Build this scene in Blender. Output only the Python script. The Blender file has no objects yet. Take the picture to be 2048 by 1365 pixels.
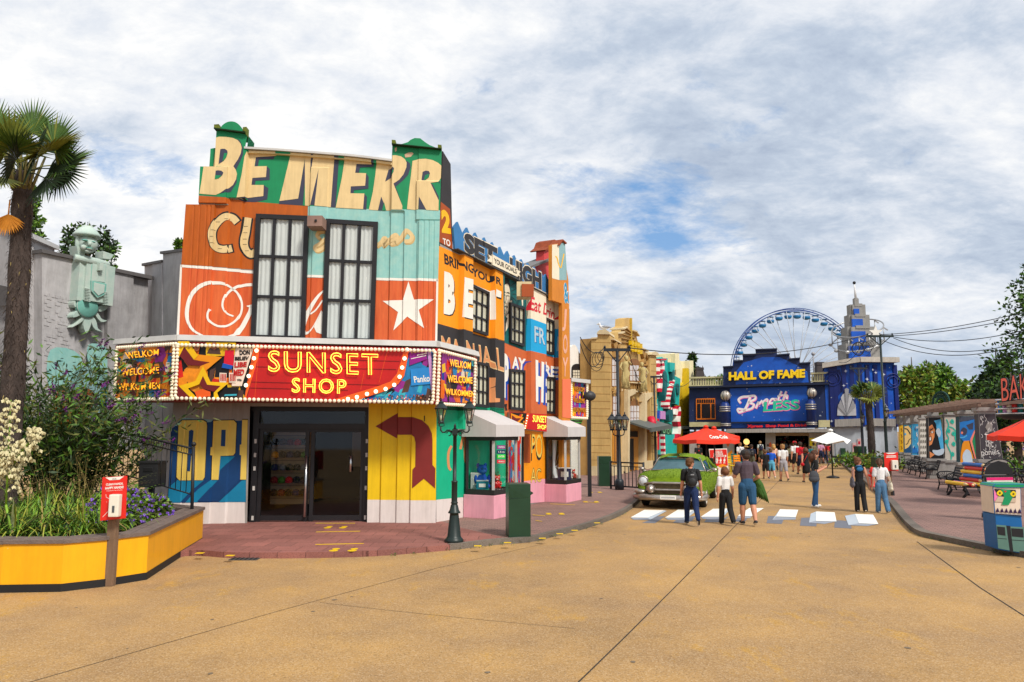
import bpy,bmesh,math,random
from mathutils import Vector,Matrix
from mathutils.geometry import tessellate_polygon
V=Vector
PI=math.pi
random.seed(7)
scene=bpy.context.scene
# camera
FPX,CAMH=1500.0,2.28
PITCH=math.atan((862-682.5)/FPX)
cd=bpy.data.cameras.new('camera');cam=bpy.data.objects.new('camera',cd)
scene.collection.objects.link(cam);scene.camera=cam
cam.location=(0,0,CAMH);cam.rotation_euler=(PI/2+PITCH,0,0)
cd.sensor_width=36;cd.lens=36*FPX/2048;cd.clip_end=3000;cd.clip_start=.1
# sky and sun
SUN_EL,SUN_AZ=math.radians(47),math.radians(143)
w=bpy.data.worlds.new('World');scene.world=w;w.use_nodes=True
def build_world():
 nt=w.node_tree;nt.nodes.clear();N=nt.nodes.new;L=nt.links.new
 out=N('ShaderNodeOutputWorld');bg=N('ShaderNodeBackground');bg.inputs[1].default_value=.1
 L(bg.outputs[0],out.inputs[0])
 sky=N('ShaderNodeTexSky');sky.sky_type='NISHITA';sky.sun_disc=False
 sky.sun_elevation=SUN_EL;sky.sun_rotation=SUN_AZ
 tc=N('ShaderNodeTexCoord');sep=N('ShaderNodeSeparateXYZ');L(tc.outputs['Generated'],sep.inputs[0])
 def math_(op,a,b=None,c=None):
  m=N('ShaderNodeMath');m.operation=op
  for i,x in enumerate((a,b,c)):
   if x is None:continue
   if isinstance(x,(int,float)):m.inputs[i].default_value=x
   else:L(x,m.inputs[i])
  return m.outputs[0]
 zz=math_('MAXIMUM',sep.outputs[2],0.0)
 den=math_('ADD',zz,0.30)
 px=math_('DIVIDE',sep.outputs[0],den);py=math_('DIVIDE',sep.outputs[1],den)
 comb=N('ShaderNodeCombineXYZ');L(px,comb.inputs[0]);L(py,comb.inputs[1]);comb.inputs[2].default_value=1.7
 def noise(scale,detail,rough,off,dist=0.0,sx=1.0,sy=1.0,rot=0.0):
  mp=N('ShaderNodeMapping');mp.inputs['Location'].default_value=off;mp.inputs['Scale'].default_value=(sx,sy,1)
  mp.inputs['Rotation'].default_value=(0,0,rot)
  L(comb.outputs[0],mp.inputs[0])
  n=N('ShaderNodeTexNoise');n.inputs['Scale'].default_value=scale;n.inputs['Detail'].default_value=detail
  n.inputs['Roughness'].default_value=rough;n.inputs['Distortion'].default_value=dist
  L(mp.outputs[0],n.inputs['Vector']);return n.outputs[0]
 def ramp(x,stops):
  r=N('ShaderNodeValToRGB');e=r.color_ramp.elements
  while len(e)<len(stops):e.new(.5)
  for i,(p,c)in enumerate(stops):e[i].position=p;e[i].color=(*c,1)if len(c)==3 else c
  L(x,r.inputs[0]);return r.outputs[0]
 def mix(f,a,b):
  m=N('ShaderNodeMix');m.data_type='RGBA'
  if isinstance(f,(int,float)):m.inputs[0].default_value=f
  else:L(f,m.inputs[0])
  for i,x in((6,a),(7,b)):
   if isinstance(x,tuple):m.inputs[i].default_value=(*x,1)
   else:L(x,m.inputs[i])
  return m.outputs[2]
 big=noise(1.3,4,.5,(3.1,1.2,0),.3,1,1.2,-.5)
 mid=noise(2.7,11,.62,(7.7,2.4,0),.25,1,1.3,-.6)
 fine=noise(8,11,.66,(1.7,9.3,0),.3,1,1.25,-.6)
 dens=math_('ADD',math_('MULTIPLY',big,.64),math_('ADD',math_('MULTIPLY',mid,.55),math_('MULTIPLY',fine,.18)))
 def lobe(d,width):
  v=V(d).normalized()
  dp=N('ShaderNodeVectorMath');dp.operation='DOT_PRODUCT';L(tc.outputs['Generated'],dp.inputs[0]);dp.inputs[1].default_value=v
  return math_('POWER',math_('MAXIMUM',dp.outputs['Value'],0),width)
 gap=math_('ADD',lobe((.24,1,.36),160),math_('MULTIPLY',lobe((-.53,1,.47),200),.8))
 gap=math_('ADD',gap,math_('ADD',math_('MULTIPLY',lobe((-.2,1,.44),260),.55),math_('MULTIPLY',lobe((.1,1,.30),500),.45)))
 dens=math_('SUBTRACT',dens,math_('MULTIPLY',gap,.12))
 cover=ramp(dens,[(.49,(0,0,0)),(.60,(1,1,1))])
 shade=noise(2.5,11,.62,(2.2,5.5,0),.3,1,1.4,-.5)
 shade2=math_('ADD',math_('MULTIPLY',shade,.66),math_('MULTIPLY',fine,.34))
 bank=math_('ADD',math_('MULTIPLY',lobe((.42,1,.26),16),.09),math_('MULTIPLY',lobe((-.3,1,.52),40),.05))
 bright=math_('MULTIPLY',lobe((-.45,1,.30),14),.06)
 shade3=math_('ADD',math_('SUBTRACT',shade2,bank),bright)
 cc=ramp(shade3,[(.25,(2.6,3.2,4.3)),(.39,(4.2,4.8,5.7)),(.49,(6.0,6.3,6.8)),(.62,(8.1,8.0,7.8))])
 blue=mix(.55,sky.outputs[0],(1.6,3.4,6.4))
 col=mix(cover,blue,cc)
 hz=ramp(zz,[(0,(1,1,1)),(.16,(0,0,0))])
 col=mix(math_('MULTIPLY',hz,.5),col,(4.2,5.0,6.1))
 L(col,bg.inputs[0])
build_world()
sd=bpy.data.lights.new('sun','SUN');sd.energy=2.9;sd.angle=math.radians(10);sd.color=(1,.95,.87)
sun=bpy.data.objects.new('sun',sd);scene.collection.objects.link(sun)
sdir=V((math.sin(SUN_AZ)*math.cos(SUN_EL),math.cos(SUN_AZ)*math.cos(SUN_EL),math.sin(SUN_EL)))
sun.rotation_euler=sdir.to_track_quat('Z','Y').to_euler();sun.location=sdir*50
scene.view_settings.view_transform='Standard';scene.view_settings.look='None'
scene.view_settings.exposure=.42;scene.view_settings.gamma=1
# helpers : geometry of the view
_f=V((0,math.cos(PITCH),math.sin(PITCH)));_u=V((0,-math.sin(PITCH),math.cos(PITCH)));EYE=V((0,0,CAMH))
def ray(u,v):return V((1,0,0))*((u-1024)/FPX)+_u*((682.5-v)/FPX)+_f
def G(u,v,z=0.0):
 d=ray(u,v);return EYE+d*((z-CAMH)/d.z)
def at(u,v,y):
 d=ray(u,v);return EYE+d*(y/d.y)
def z_over(u,v,p):
 d=ray(u,v);k=V((p[0],p[1])).length/V((d.x,d.y)).length
 return CAMH+d.z*k
def Z(o,k):
 return lambda*pts:[(o[0]+x/k,o[1]+y/k)for x,y in pts]
 # helpers : materials
def lin(c):c/=255;return c/12.92 if c<=.04045 else((c+.055)/1.055)**2.4
def C(r,g,b,k=.8):return tuple(min(.85,max(.004,lin(x)*k))for x in(r,g,b))
MATS={}
def M(name,rgb,rough=.65,var=.12,sc=2.5,stretch=(1,1,1),bump=0.0,metal=0.0,rgb2=None,spec=.35,bsc=None,emit=0,coat=0,stain=0.0):
 if name in MATS:return MATS[name]
 m=bpy.data.materials.new(name);m.use_nodes=True;nt=m.node_tree;N=nt.nodes.new;L=nt.links.new
 b=nt.nodes['Principled BSDF'];b.inputs['Roughness'].default_value=rough;b.inputs['Metallic'].default_value=metal
 b.inputs['Specular IOR Level'].default_value=spec;b.inputs['Coat Weight'].default_value=coat
 g=N('ShaderNodeNewGeometry');mp=N('ShaderNodeMapping');mp.inputs['Scale'].default_value=stretch;L(g.outputs['Position'],mp.inputs[0])
 n=N('ShaderNodeTexNoise');n.inputs['Scale'].default_value=sc;n.inputs['Detail'].default_value=7;n.inputs['Roughness'].default_value=.65
 L(mp.outputs[0],n.inputs['Vector'])
 r=N('ShaderNodeValToRGB');r.color_ramp.elements[0].position=.3;r.color_ramp.elements[1].position=.7
 c1=rgb if rgb2 else tuple(max(0,x*(1-var))for x in rgb);c2=rgb2 or tuple(min(.95,x*(1+var))for x in rgb)
 r.color_ramp.elements[0].color=(*c1,1);r.color_ramp.elements[1].color=(*c2,1)
 L(n.outputs[0],r.inputs[0]);col=r.outputs[0]
 if stain:
  n2=N('ShaderNodeTexNoise');n2.inputs['Scale'].default_value=1.1;n2.inputs['Detail'].default_value=9;n2.inputs['Roughness'].default_value=.72
  mp2=N('ShaderNodeMapping');mp2.inputs['Scale'].default_value=(2.2,2.2,.5);L(g.outputs['Position'],mp2.inputs[0]);L(mp2.outputs[0],n2.inputs['Vector'])
  r2=N('ShaderNodeValToRGB');r2.color_ramp.elements[0].position=.5;r2.color_ramp.elements[1].position=.72
  mx=N('ShaderNodeMix');mx.data_type='RGBA';mx.blend_type='MULTIPLY';L(n2.outputs[0],r2.inputs[0])
  ml=N('ShaderNodeMath');ml.operation='MULTIPLY';ml.inputs[1].default_value=stain;L(r2.outputs[0],ml.inputs[0])
  L(ml.outputs[0],mx.inputs[0]);L(col,mx.inputs[6]);mx.inputs[7].default_value=(.5,.47,.42,1);col=mx.outputs[2]
 if stain:
  n3=N('ShaderNodeTexNoise');n3.inputs['Scale'].default_value=3;n3.inputs['Detail'].default_value=8;n3.inputs['Roughness'].default_value=.7
  mp3=N('ShaderNodeMapping');mp3.inputs['Scale'].default_value=(5,5,.35);L(g.outputs['Position'],mp3.inputs[0]);L(mp3.outputs[0],n3.inputs['Vector'])
  r3=N('ShaderNodeValToRGB');r3.color_ramp.elements[0].position=.35;r3.color_ramp.elements[1].position=.65;r3.color_ramp.elements[0].color=(.74,.72,.70,1);r3.color_ramp.elements[1].color=(1.04,1.03,1.02,1);L(n3.outputs[0],r3.inputs[0])
  m3=N('ShaderNodeMix');m3.data_type='RGBA';m3.blend_type='MULTIPLY';m3.inputs[0].default_value=min(1,.18+stain*.7);L(col,m3.inputs[6]);L(r3.outputs[0],m3.inputs[7]);col=m3.outputs[2]
  n4=N('ShaderNodeTexNoise');n4.inputs['Scale'].default_value=7;n4.inputs['Detail'].default_value=10;n4.inputs['Roughness'].default_value=.8;L(g.outputs['Position'],n4.inputs['Vector'])
  r4=N('ShaderNodeValToRGB');r4.color_ramp.elements[0].position=.66;r4.color_ramp.elements[1].position=.70;L(n4.outputs[0],r4.inputs[0])
  q4=N('ShaderNodeMath');q4.operation='MULTIPLY';q4.inputs[1].default_value=.55;L(r4.outputs[0],q4.inputs[0])
  m4=N('ShaderNodeMix');m4.data_type='RGBA';L(q4.outputs[0],m4.inputs[0]);L(col,m4.inputs[6]);m4.inputs[7].default_value=(.52,.46,.38,1);col=m4.outputs[2]
 L(col,b.inputs['Base Color'])
 if bump:
  nb=N('ShaderNodeTexNoise');nb.inputs['Scale'].default_value=bsc or sc*6;nb.inputs['Detail'].default_value=6;L(mp.outputs[0],nb.inputs['Vector'])
  bp=N('ShaderNodeBump');bp.inputs['Strength'].default_value=bump;bp.inputs['Distance'].default_value=.03;L(nb.outputs[0],bp.inputs['Height']);L(bp.outputs[0],b.inputs['Normal'])
 if emit:
  b.inputs['Emission Color'].default_value=(*rgb,1);b.inputs['Emission Strength'].default_value=emit
 MATS[name]=m;return m
def glass(name,tint=(.9,.95,.95),refl=.12):
 if name in MATS:return MATS[name]
 m=bpy.data.materials.new(name);m.use_nodes=True;nt=m.node_tree;nt.nodes.clear();N=nt.nodes.new;L=nt.links.new
 o=N('ShaderNodeOutputMaterial');mx=N('ShaderNodeMixShader');t=N('ShaderNodeBsdfTransparent');g=N('ShaderNodeBsdfGlossy')
 t.inputs[0].default_value=(*tint,1);g.inputs['Roughness'].default_value=.03;g.inputs[0].default_value=(.9,.95,1,1)
 f=N('ShaderNodeLayerWeight');f.inputs[0].default_value=.5;pw=N('ShaderNodeMath');pw.operation='POWER';pw.inputs[1].default_value=4;L(f.outputs['Facing'],pw.inputs[0])
 a=N('ShaderNodeMath');a.operation='MULTIPLY_ADD';a.inputs[1].default_value=.8;a.inputs[2].default_value=refl;a.use_clamp=True;L(pw.outputs[0],a.inputs[0]);L(a.outputs[0],mx.inputs[0]);L(t.outputs[0],mx.inputs[1]);L(g.outputs[0],mx.inputs[2]);L(mx.outputs[0],o.inputs[0])
 MATS[name]=m;return m
 # helpers : meshes
WORLD={}
def link(o):scene.collection.objects.link(o);return o
def tag(o,label=None,cat=None,group=None,kind=None):
 if label:o['label']=label
 if cat:o['category']=cat
 if group:o['group']=group
 if kind:o['kind']=kind
 return o
def thing(name,loc,label,cat,group=None,world=True,rz=0):
 o=bpy.data.objects.new(name,None);o.empty_display_size=.2;o.location=loc;link(o)
 if world:WORLD[o.name]=V(loc)
 else:o.rotation_euler=(0,0,rz)
 return tag(o,label,cat,group)
def copy_tree(o,parent=None):
 c=o.copy();link(c)
 if parent is not None:c.parent=parent
 for ch in list(o.children):copy_tree(ch,c)
 return c
def place_copy(o,loc,rz,label,first):
 r=o if first else copy_tree(o)
 r.location=loc;r.rotation_euler=(0,0,rz)
 if label:r['label']=label
 return r
class MB:
 def __init__(s):s.v=[];s.f=[];s.m=[];s.sm=[];s.mats=[]
 def mi(s,m):
  if m not in s.mats:s.mats.append(m)
  return s.mats.index(m)
 def add(s,vs,fs,m,smooth=False):
  b=len(s.v);s.v+=[tuple(p)for p in vs];i=s.mi(m)
  for f in fs:s.f.append([b+k for k in f]);s.m.append(i);s.sm.append(smooth)
 def box(s,c,d,m,rz=0,R=None,top=1.0):
  R=R or Matrix.Rotation(rz,3,'Z');c=V(c);vs=[]
  for x,y,z_ in((-1,-1,-1),(1,-1,-1),(1,1,-1),(-1,1,-1),(-1,-1,1),(1,-1,1),(1,1,1),(-1,1,1)):
   t=top if z_>0 else 1
   vs.append(c+R@V((x*d[0]/2*t,y*d[1]/2*t,z_*d[2]/2)))
  s.add(vs,[(0,3,2,1),(4,5,6,7),(0,1,5,4),(1,2,6,5),(2,3,7,6),(3,0,4,7)],m)
 def bx(s,x0,x1,y0,y1,z0,z1,m):s.box(((x0+x1)/2,(y0+y1)/2,(z0+z1)/2),(abs(x1-x0),abs(y1-y0),abs(z1-z0)),m)
 def bar(s,a,b,w_,h,m,up=V((0,0,1))):
  a,b=V(a),V(b);d=(b-a);L_=d.length;d.normalize();x=d.cross(up)
  if x.length<1e-4:x=V((1,0,0))
  x.normalize();y=x.cross(d);s.box((a+b)/2,(w_,L_,h),m,R=Matrix((x,d,y)).transposed())
 def quad(s,a,b,c,d,m):s.add([a,b,c,d],[(0,1,2,3)],m)
 def tube(s,path,r,m,n=8,cap=True,closed=False,smooth=True):
  P=[V(p)for p in path];k=len(P);vs=[];fs=[];prev=None
  for i,p in enumerate(P):
   if closed:t=P[(i+1)%k]-P[i-1]
   else:t=P[min(i+1,k-1)]-P[max(i-1,0)]
   if t.length<1e-9:t=V((0,0,1))
   t.normalize()
   if prev is None:
    a=t.cross(V((0,0,1)))
    if a.length<.05:a=t.cross(V((1,0,0)))
   else:a=prev-t*prev.dot(t)
   a.normalize();prev=a;b=t.cross(a);rr=r[i]if isinstance(r,(list,tuple))else r
   for j in range(n):
    q=2*PI*j/n;vs.append(p+a*(rr*math.cos(q))+b*(rr*math.sin(q)))
  for i in range(k if closed else k-1):
   for j in range(n):
    A=i*n+j;B=i*n+(j+1)%n;D=((i+1)%k)*n+j;E_=((i+1)%k)*n+(j+1)%n
    fs.append((A,B,E_,D))
  if cap and not closed:fs.append(tuple(range(n-1,-1,-1)));fs.append(tuple(range((k-1)*n,k*n)))
  s.add(vs,fs,m,smooth)
 def lathe(s,prof,c,m,n=16,smooth=True,R=None,a0=0,sy=1.0):
  c=V(c);vs=[];fs=[];R=R or Matrix.Identity(3)
  for r,h in prof:
   for j in range(n):q=a0+2*PI*j/n;vs.append(c+R@V((r*math.cos(q),r*sy*math.sin(q),h)))
  for i in range(len(prof)-1):
   for j in range(n):fs.append((i*n+j,i*n+(j+1)%n,(i+1)*n+(j+1)%n,(i+1)*n+j))
  fs.append(tuple(range(n-1,-1,-1)));k=len(prof)-1;fs.append(tuple(range(k*n,k*n+n)))
  s.add(vs,fs,m,smooth)
 def ball(s,c,r,m,n=12,k=8,R=None,smooth=True):
  if not isinstance(r,(tuple,list,Vector)):r=(r,r,r)
  R=R or Matrix.Identity(3);c=V(c);vs=[c+R@V((0,0,-r[2]))];fs=[]
  for i in range(1,k):
   t=-PI/2+PI*i/k
   for j in range(n):q=2*PI*j/n;vs.append(c+R@V((r[0]*math.cos(t)*math.cos(q),r[1]*math.cos(t)*math.sin(q),r[2]*math.sin(t))))
  vs.append(c+R@V((0,0,r[2])))
  for j in range(n):fs.append((0,1+(j+1)%n,1+j))
  for i in range(k-2):
   for j in range(n):fs.append((1+i*n+j,1+i*n+(j+1)%n,1+(i+1)*n+(j+1)%n,1+(i+1)*n+j))
  e=len(vs)-1;o=1+(k-2)*n
  for j in range(n):fs.append((o+j,o+(j+1)%n,e))
  s.add(vs,fs,m,smooth)
 def prism(s,poly,ext,m,both=True):
  P=[V(p)for p in poly];ext=V(ext);k=len(P)
  nrm=V((0,0,0))
  for i in range(k):nrm+=P[i].cross(P[(i+1)%k])
  if nrm.dot(ext)<0:P.reverse()
  vs=P+[p+ext for p in P];tris=tessellate_polygon([P]);fs=[]
  for t in tris:
   a,b,c=t
   tn=(P[b]-P[a]).cross(P[c]-P[a])
   if tn.dot(ext)<0:a,c=c,a
   fs.append((a+k,b+k,c+k))
   if both:fs.append((c,b,a))
  for i in range(k):j=(i+1)%k;fs.append((i,j,j+k,i+k))
  s.add(vs,fs,m)
 def build(s,name,parent=None,bevel=0,label=None):
  me=bpy.data.meshes.new(name);me.from_pydata(s.v,[],s.f)
  for m in s.mats:me.materials.append(m)
  me.polygons.foreach_set('material_index',s.m);me.polygons.foreach_set('use_smooth',s.sm);me.update()
  if bevel:
   bm=bmesh.new();bm.from_mesh(me);bmesh.ops.remove_doubles(bm,verts=bm.verts,dist=1e-5)
   es=[e for e in bm.edges if len(e.link_faces)==2 and e.calc_face_angle(0)>.5]
   bmesh.ops.bevel(bm,geom=es,offset=bevel,segments=2,affect='EDGES',profile=.7);bm.to_mesh(me);bm.free()
  o=bpy.data.objects.new(name,me);link(o)
  if parent is not None:
   o.parent=parent
   if parent.name in WORLD:o.location=-WORLD[parent.name]
  if label:o['label']=label
  return o
  # helpers : text
_gl={}
def glyph(text,bold=0.0,shear=0.0,outline=False,space=1.0):
 key=(text,bold,shear,outline,space)
 if key in _gl:return _gl[key]
 cu=bpy.data.curves.new('lettering','FONT');cu.body=text;cu.size=1;cu.offset=bold;cu.shear=shear;cu.space_character=space
 cu.resolution_u=3;cu.fill_mode='NONE' if outline else 'FRONT'
 o=bpy.data.objects.new('lettering',cu);link(o);bpy.context.view_layer.update()
 dg=bpy.context.evaluated_depsgraph_get();me=o.evaluated_get(dg).to_mesh()
 P=[(v.co.x,v.co.y)for v in me.vertices]
 if outline:
  adj={}
  for e in me.edges:a,b=e.vertices;adj.setdefault(a,[]).append(b);adj.setdefault(b,[]).append(a)
  seen=set();polys=[]
  for st in adj:
   if st in seen:continue
   loop=[st];seen.add(st);cur=st
   while True:
    nx=[k for k in adj[cur]if k not in seen]
    if not nx:break
    cur=nx[0];seen.add(cur);loop.append(cur)
   polys.append(loop)
 else:polys=[list(p.vertices)for p in me.polygons]
 x0=min(p[0]for p in P);x1=max(p[0]for p in P);y0=min(p[1]for p in P);y1=max(p[1]for p in P)
 Q=[((x-x0)/(x1-x0),(y-y0)/(y1-y0))for x,y in P]
 o.evaluated_get(dg).to_mesh_clear();bpy.data.objects.remove(o);bpy.data.curves.remove(cu)
 _gl[key]=(Q,polys,(x1-x0)/(y1-y0));return _gl[key]
def warp(text,quad,**kw):
 Q,polys,_=glyph(text,**kw);bl,br,tr,tl=quad
 def f(p):
  x,y=p
  return tuple((bl[i]*(1-x)+br[i]*x)*(1-y)+(tl[i]*(1-x)+tr[i]*x)*y for i in(0,1))
 R=[f(p)for p in Q];return[[R[i]for i in poly]for poly in polys]
 # helpers : a wall plane one paints on
class Panel:
 def __init__(s,A,B,z0=0.0,regs=()):
  s.O=V((A[0],A[1],0));s.U=(V((B[0],B[1],0))-s.O);s.L=s.U.length;s.U.normalize()
  s.N=V((s.U.y,-s.U.x,0))
  if s.N.dot(EYE-s.O)<0:s.N=-s.N
  s.regs=list(regs);s.z0=z0;s.e=.018
 def pix(s,u,v,off=0.0):
  d=ray(u,v);o=s.O+s.N*off;t=(o-EYE).dot(s.N)/d.dot(s.N);p=EYE+d*t
  return((p-s.O).dot(s.U),p.z)
 def pt(s,a,z_,off=0.0):return s.O+s.U*a+s.N*off+V((0,0,z_))
 def px(s,u,v,off=0.0):a,b=s.pix(u,v,off);return s.pt(a,b,off)
 def depth(s,a,z_):
  d=0
  for s0,s1,z0,z1,dd in s.regs:
   wx=max(0,min(1,(min(a-s0,s1-a)+s.e)/(2*s.e)));wz=max(0,min(1,(min(z_-z0,z1-z_)+s.e)/(2*s.e)))
   d=max(d,dd*min(wx,wz))if dd>0 else d+dd*min(wx,wz)
  return d
 def reg(s,u0,u1,v0,v1,d):
  vm=(v0+v1)/2;um=(u0+u1)/2
  s.regs.append((s.pix(u0,vm)[0],s.pix(u1,vm)[0],s.pix(um,v1)[1],s.pix(um,v0)[1],d))
 def paint(s,mb,polys,m,layer=0,sz=False,flat=None,holes=()):
  bm=bmesh.new()
  for poly in polys:
   P=[(p if sz else s.pix(*p))for p in poly]
   rings=[[V((a,b,0))for a,b in P]]+[[V((*(q if sz else s.pix(*q)),0))for q in h]for h in holes]
   allp=[p for r in rings for p in r];vs=[bm.verts.new(p)for p in allp]
   if len(allp)==3:tr=[(0,1,2)]
   else:tr=tessellate_polygon(rings)
   for t in tr:
    try:bm.faces.new([vs[i]for i in t])
    except ValueError:pass
  bmesh.ops.remove_doubles(bm,verts=bm.verts,dist=1e-5)
  if flat is None and s.regs:
   xs=[v.co.x for v in bm.verts];zs=[v.co.y for v in bm.verts]
   if not xs:bm.free();return
   cx=set();cz=set()
   for s0,s1,z0,z1,dd in s.regs:
    if s1+s.e<min(xs)or s0-s.e>max(xs)or z1+s.e<min(zs)or z0-s.e>max(zs):continue
    for q in(s0,s1):cx|={round(q-s.e,5),round(q+s.e,5)}
    for q in(z0,z1):cz|={round(q-s.e,5),round(q+s.e,5)}
   for q in sorted(cx):
    if min(xs)<q<max(xs):bmesh.ops.bisect_plane(bm,geom=bm.verts[:]+bm.edges[:]+bm.faces[:],plane_co=(q,0,0),plane_no=(1,0,0))
   for q in sorted(cz):
    if min(zs)<q<max(zs):bmesh.ops.bisect_plane(bm,geom=bm.verts[:]+bm.edges[:]+bm.faces[:],plane_co=(0,q,0),plane_no=(0,1,0))
  off=layer*.004
  bm.verts.ensure_lookup_table();bm.verts.index_update()
  vs=[s.pt(v.co.x,v.co.y,(flat if flat is not None else s.depth(v.co.x,v.co.y))+off)for v in bm.verts];fs=[]
  for f in bm.faces:
   ix=[v.index for v in f.verts]
   nn=(vs[ix[1]]-vs[ix[0]]).cross(vs[ix[2]]-vs[ix[0]])
   if nn.dot(s.N)<0:ix.reverse()
   fs.append(ix)
  mb.add(vs,fs,m);bm.free()
 def solid(s,mb,polys,m,o0,o1,sz=False,mside=None):
  bm=bmesh.new()
  for poly in polys:
   P=[(p if sz else s.pix(*p))for p in poly];vs=[bm.verts.new((a,b,0))for a,b in P]
   for t in([(0,1,2)]if len(vs)==3 else tessellate_polygon([[v.co for v in vs]])):
    try:bm.faces.new([vs[i]for i in t])
    except ValueError:pass
  bmesh.ops.remove_doubles(bm,verts=bm.verts,dist=1e-5);bm.verts.index_update();n=len(bm.verts)
  co=[v.co.copy()for v in bm.verts];vs=[s.pt(c.x,c.y,o1)for c in co]+[s.pt(c.x,c.y,o0)for c in co];fs=[];sd_=[]
  for f in bm.faces:
   ix=[v.index for v in f.verts]
   if(vs[ix[1]]-vs[ix[0]]).cross(vs[ix[2]]-vs[ix[0]]).dot(s.N)<0:ix.reverse()
   fs.append(ix)
   ed=list(zip(ix,ix[1:]+ix[:1]));sd_+=ed
  cnt={}
  for a,b in sd_:cnt[frozenset((a,b))]=cnt.get(frozenset((a,b)),0)+1
  side=[(b,a,a+n,b+n)for a,b in sd_ if cnt[frozenset((a,b))]==1]
  mb.add(vs,fs,m);mb.add(vs,side,mside or m);bm.free()
 def text(s,mb,text,quad,m,layer=1,flat=None,**kw):s.paint(mb,warp(text,quad,**kw),m,layer,flat=flat)
 def frame(s,mb,quad,m,w_,o0,o1):
  P=[s.pix(*q)for q in quad]
  for i in range(4):s.strip(mb,P[i],P[(i+1)%4],m,w_,o0,o1)
 def strip(s,mb,a,b,m,w_,o0,o1):
  A=V(a);B=V(b);d=(B-A).normalized();n=V((-d.y,d.x))*w_/2;e=d*w_/2
  P=[A-n-e,B-n+e,B+n+e,A+n-e]
  mb.prism([s.pt(q.x,q.y,o0)for q in P],s.N*(o1-o0),m)
def rect(u0,v0,u1,v1):return[(u0,v1),(u1,v1),(u1,v0),(u0,v0)]
def stroke(pts,wd):
 out=[];n=len(pts)
 L_=[];R_=[]
 for i in range(n):
  a=V(pts[max(i-1,0)]);b=V(pts[min(i+1,n-1)]);d=(b-a).normalized();k=V((-d.y,d.x))*((wd[i]if isinstance(wd,(list,tuple))else wd)/2)
  L_.append(V(pts[i])+k);R_.append(V(pts[i])-k)
 for i in range(n-1):out.append([tuple(L_[i]),tuple(L_[i+1]),tuple(R_[i+1]),tuple(R_[i])])
 return out
def curve(pts,k=6,closed=False):
 out=[];n=len(pts)
 for i in range(n if closed else n-1):
  p=[V(pts[(i+j)%n]if closed else pts[max(0,min(n-1,i+j))])for j in(-1,0,1,2)]
  for q in range(k):
   t=q/k;out.append(tuple(.5*((2*p[1])+(p[2]-p[0])*t+(2*p[0]-5*p[1]+4*p[2]-p[3])*t*t+(3*p[1]-p[0]-3*p[2]+p[3])*t**3)))
 if not closed:out.append(tuple(pts[-1]))
 return out
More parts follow.
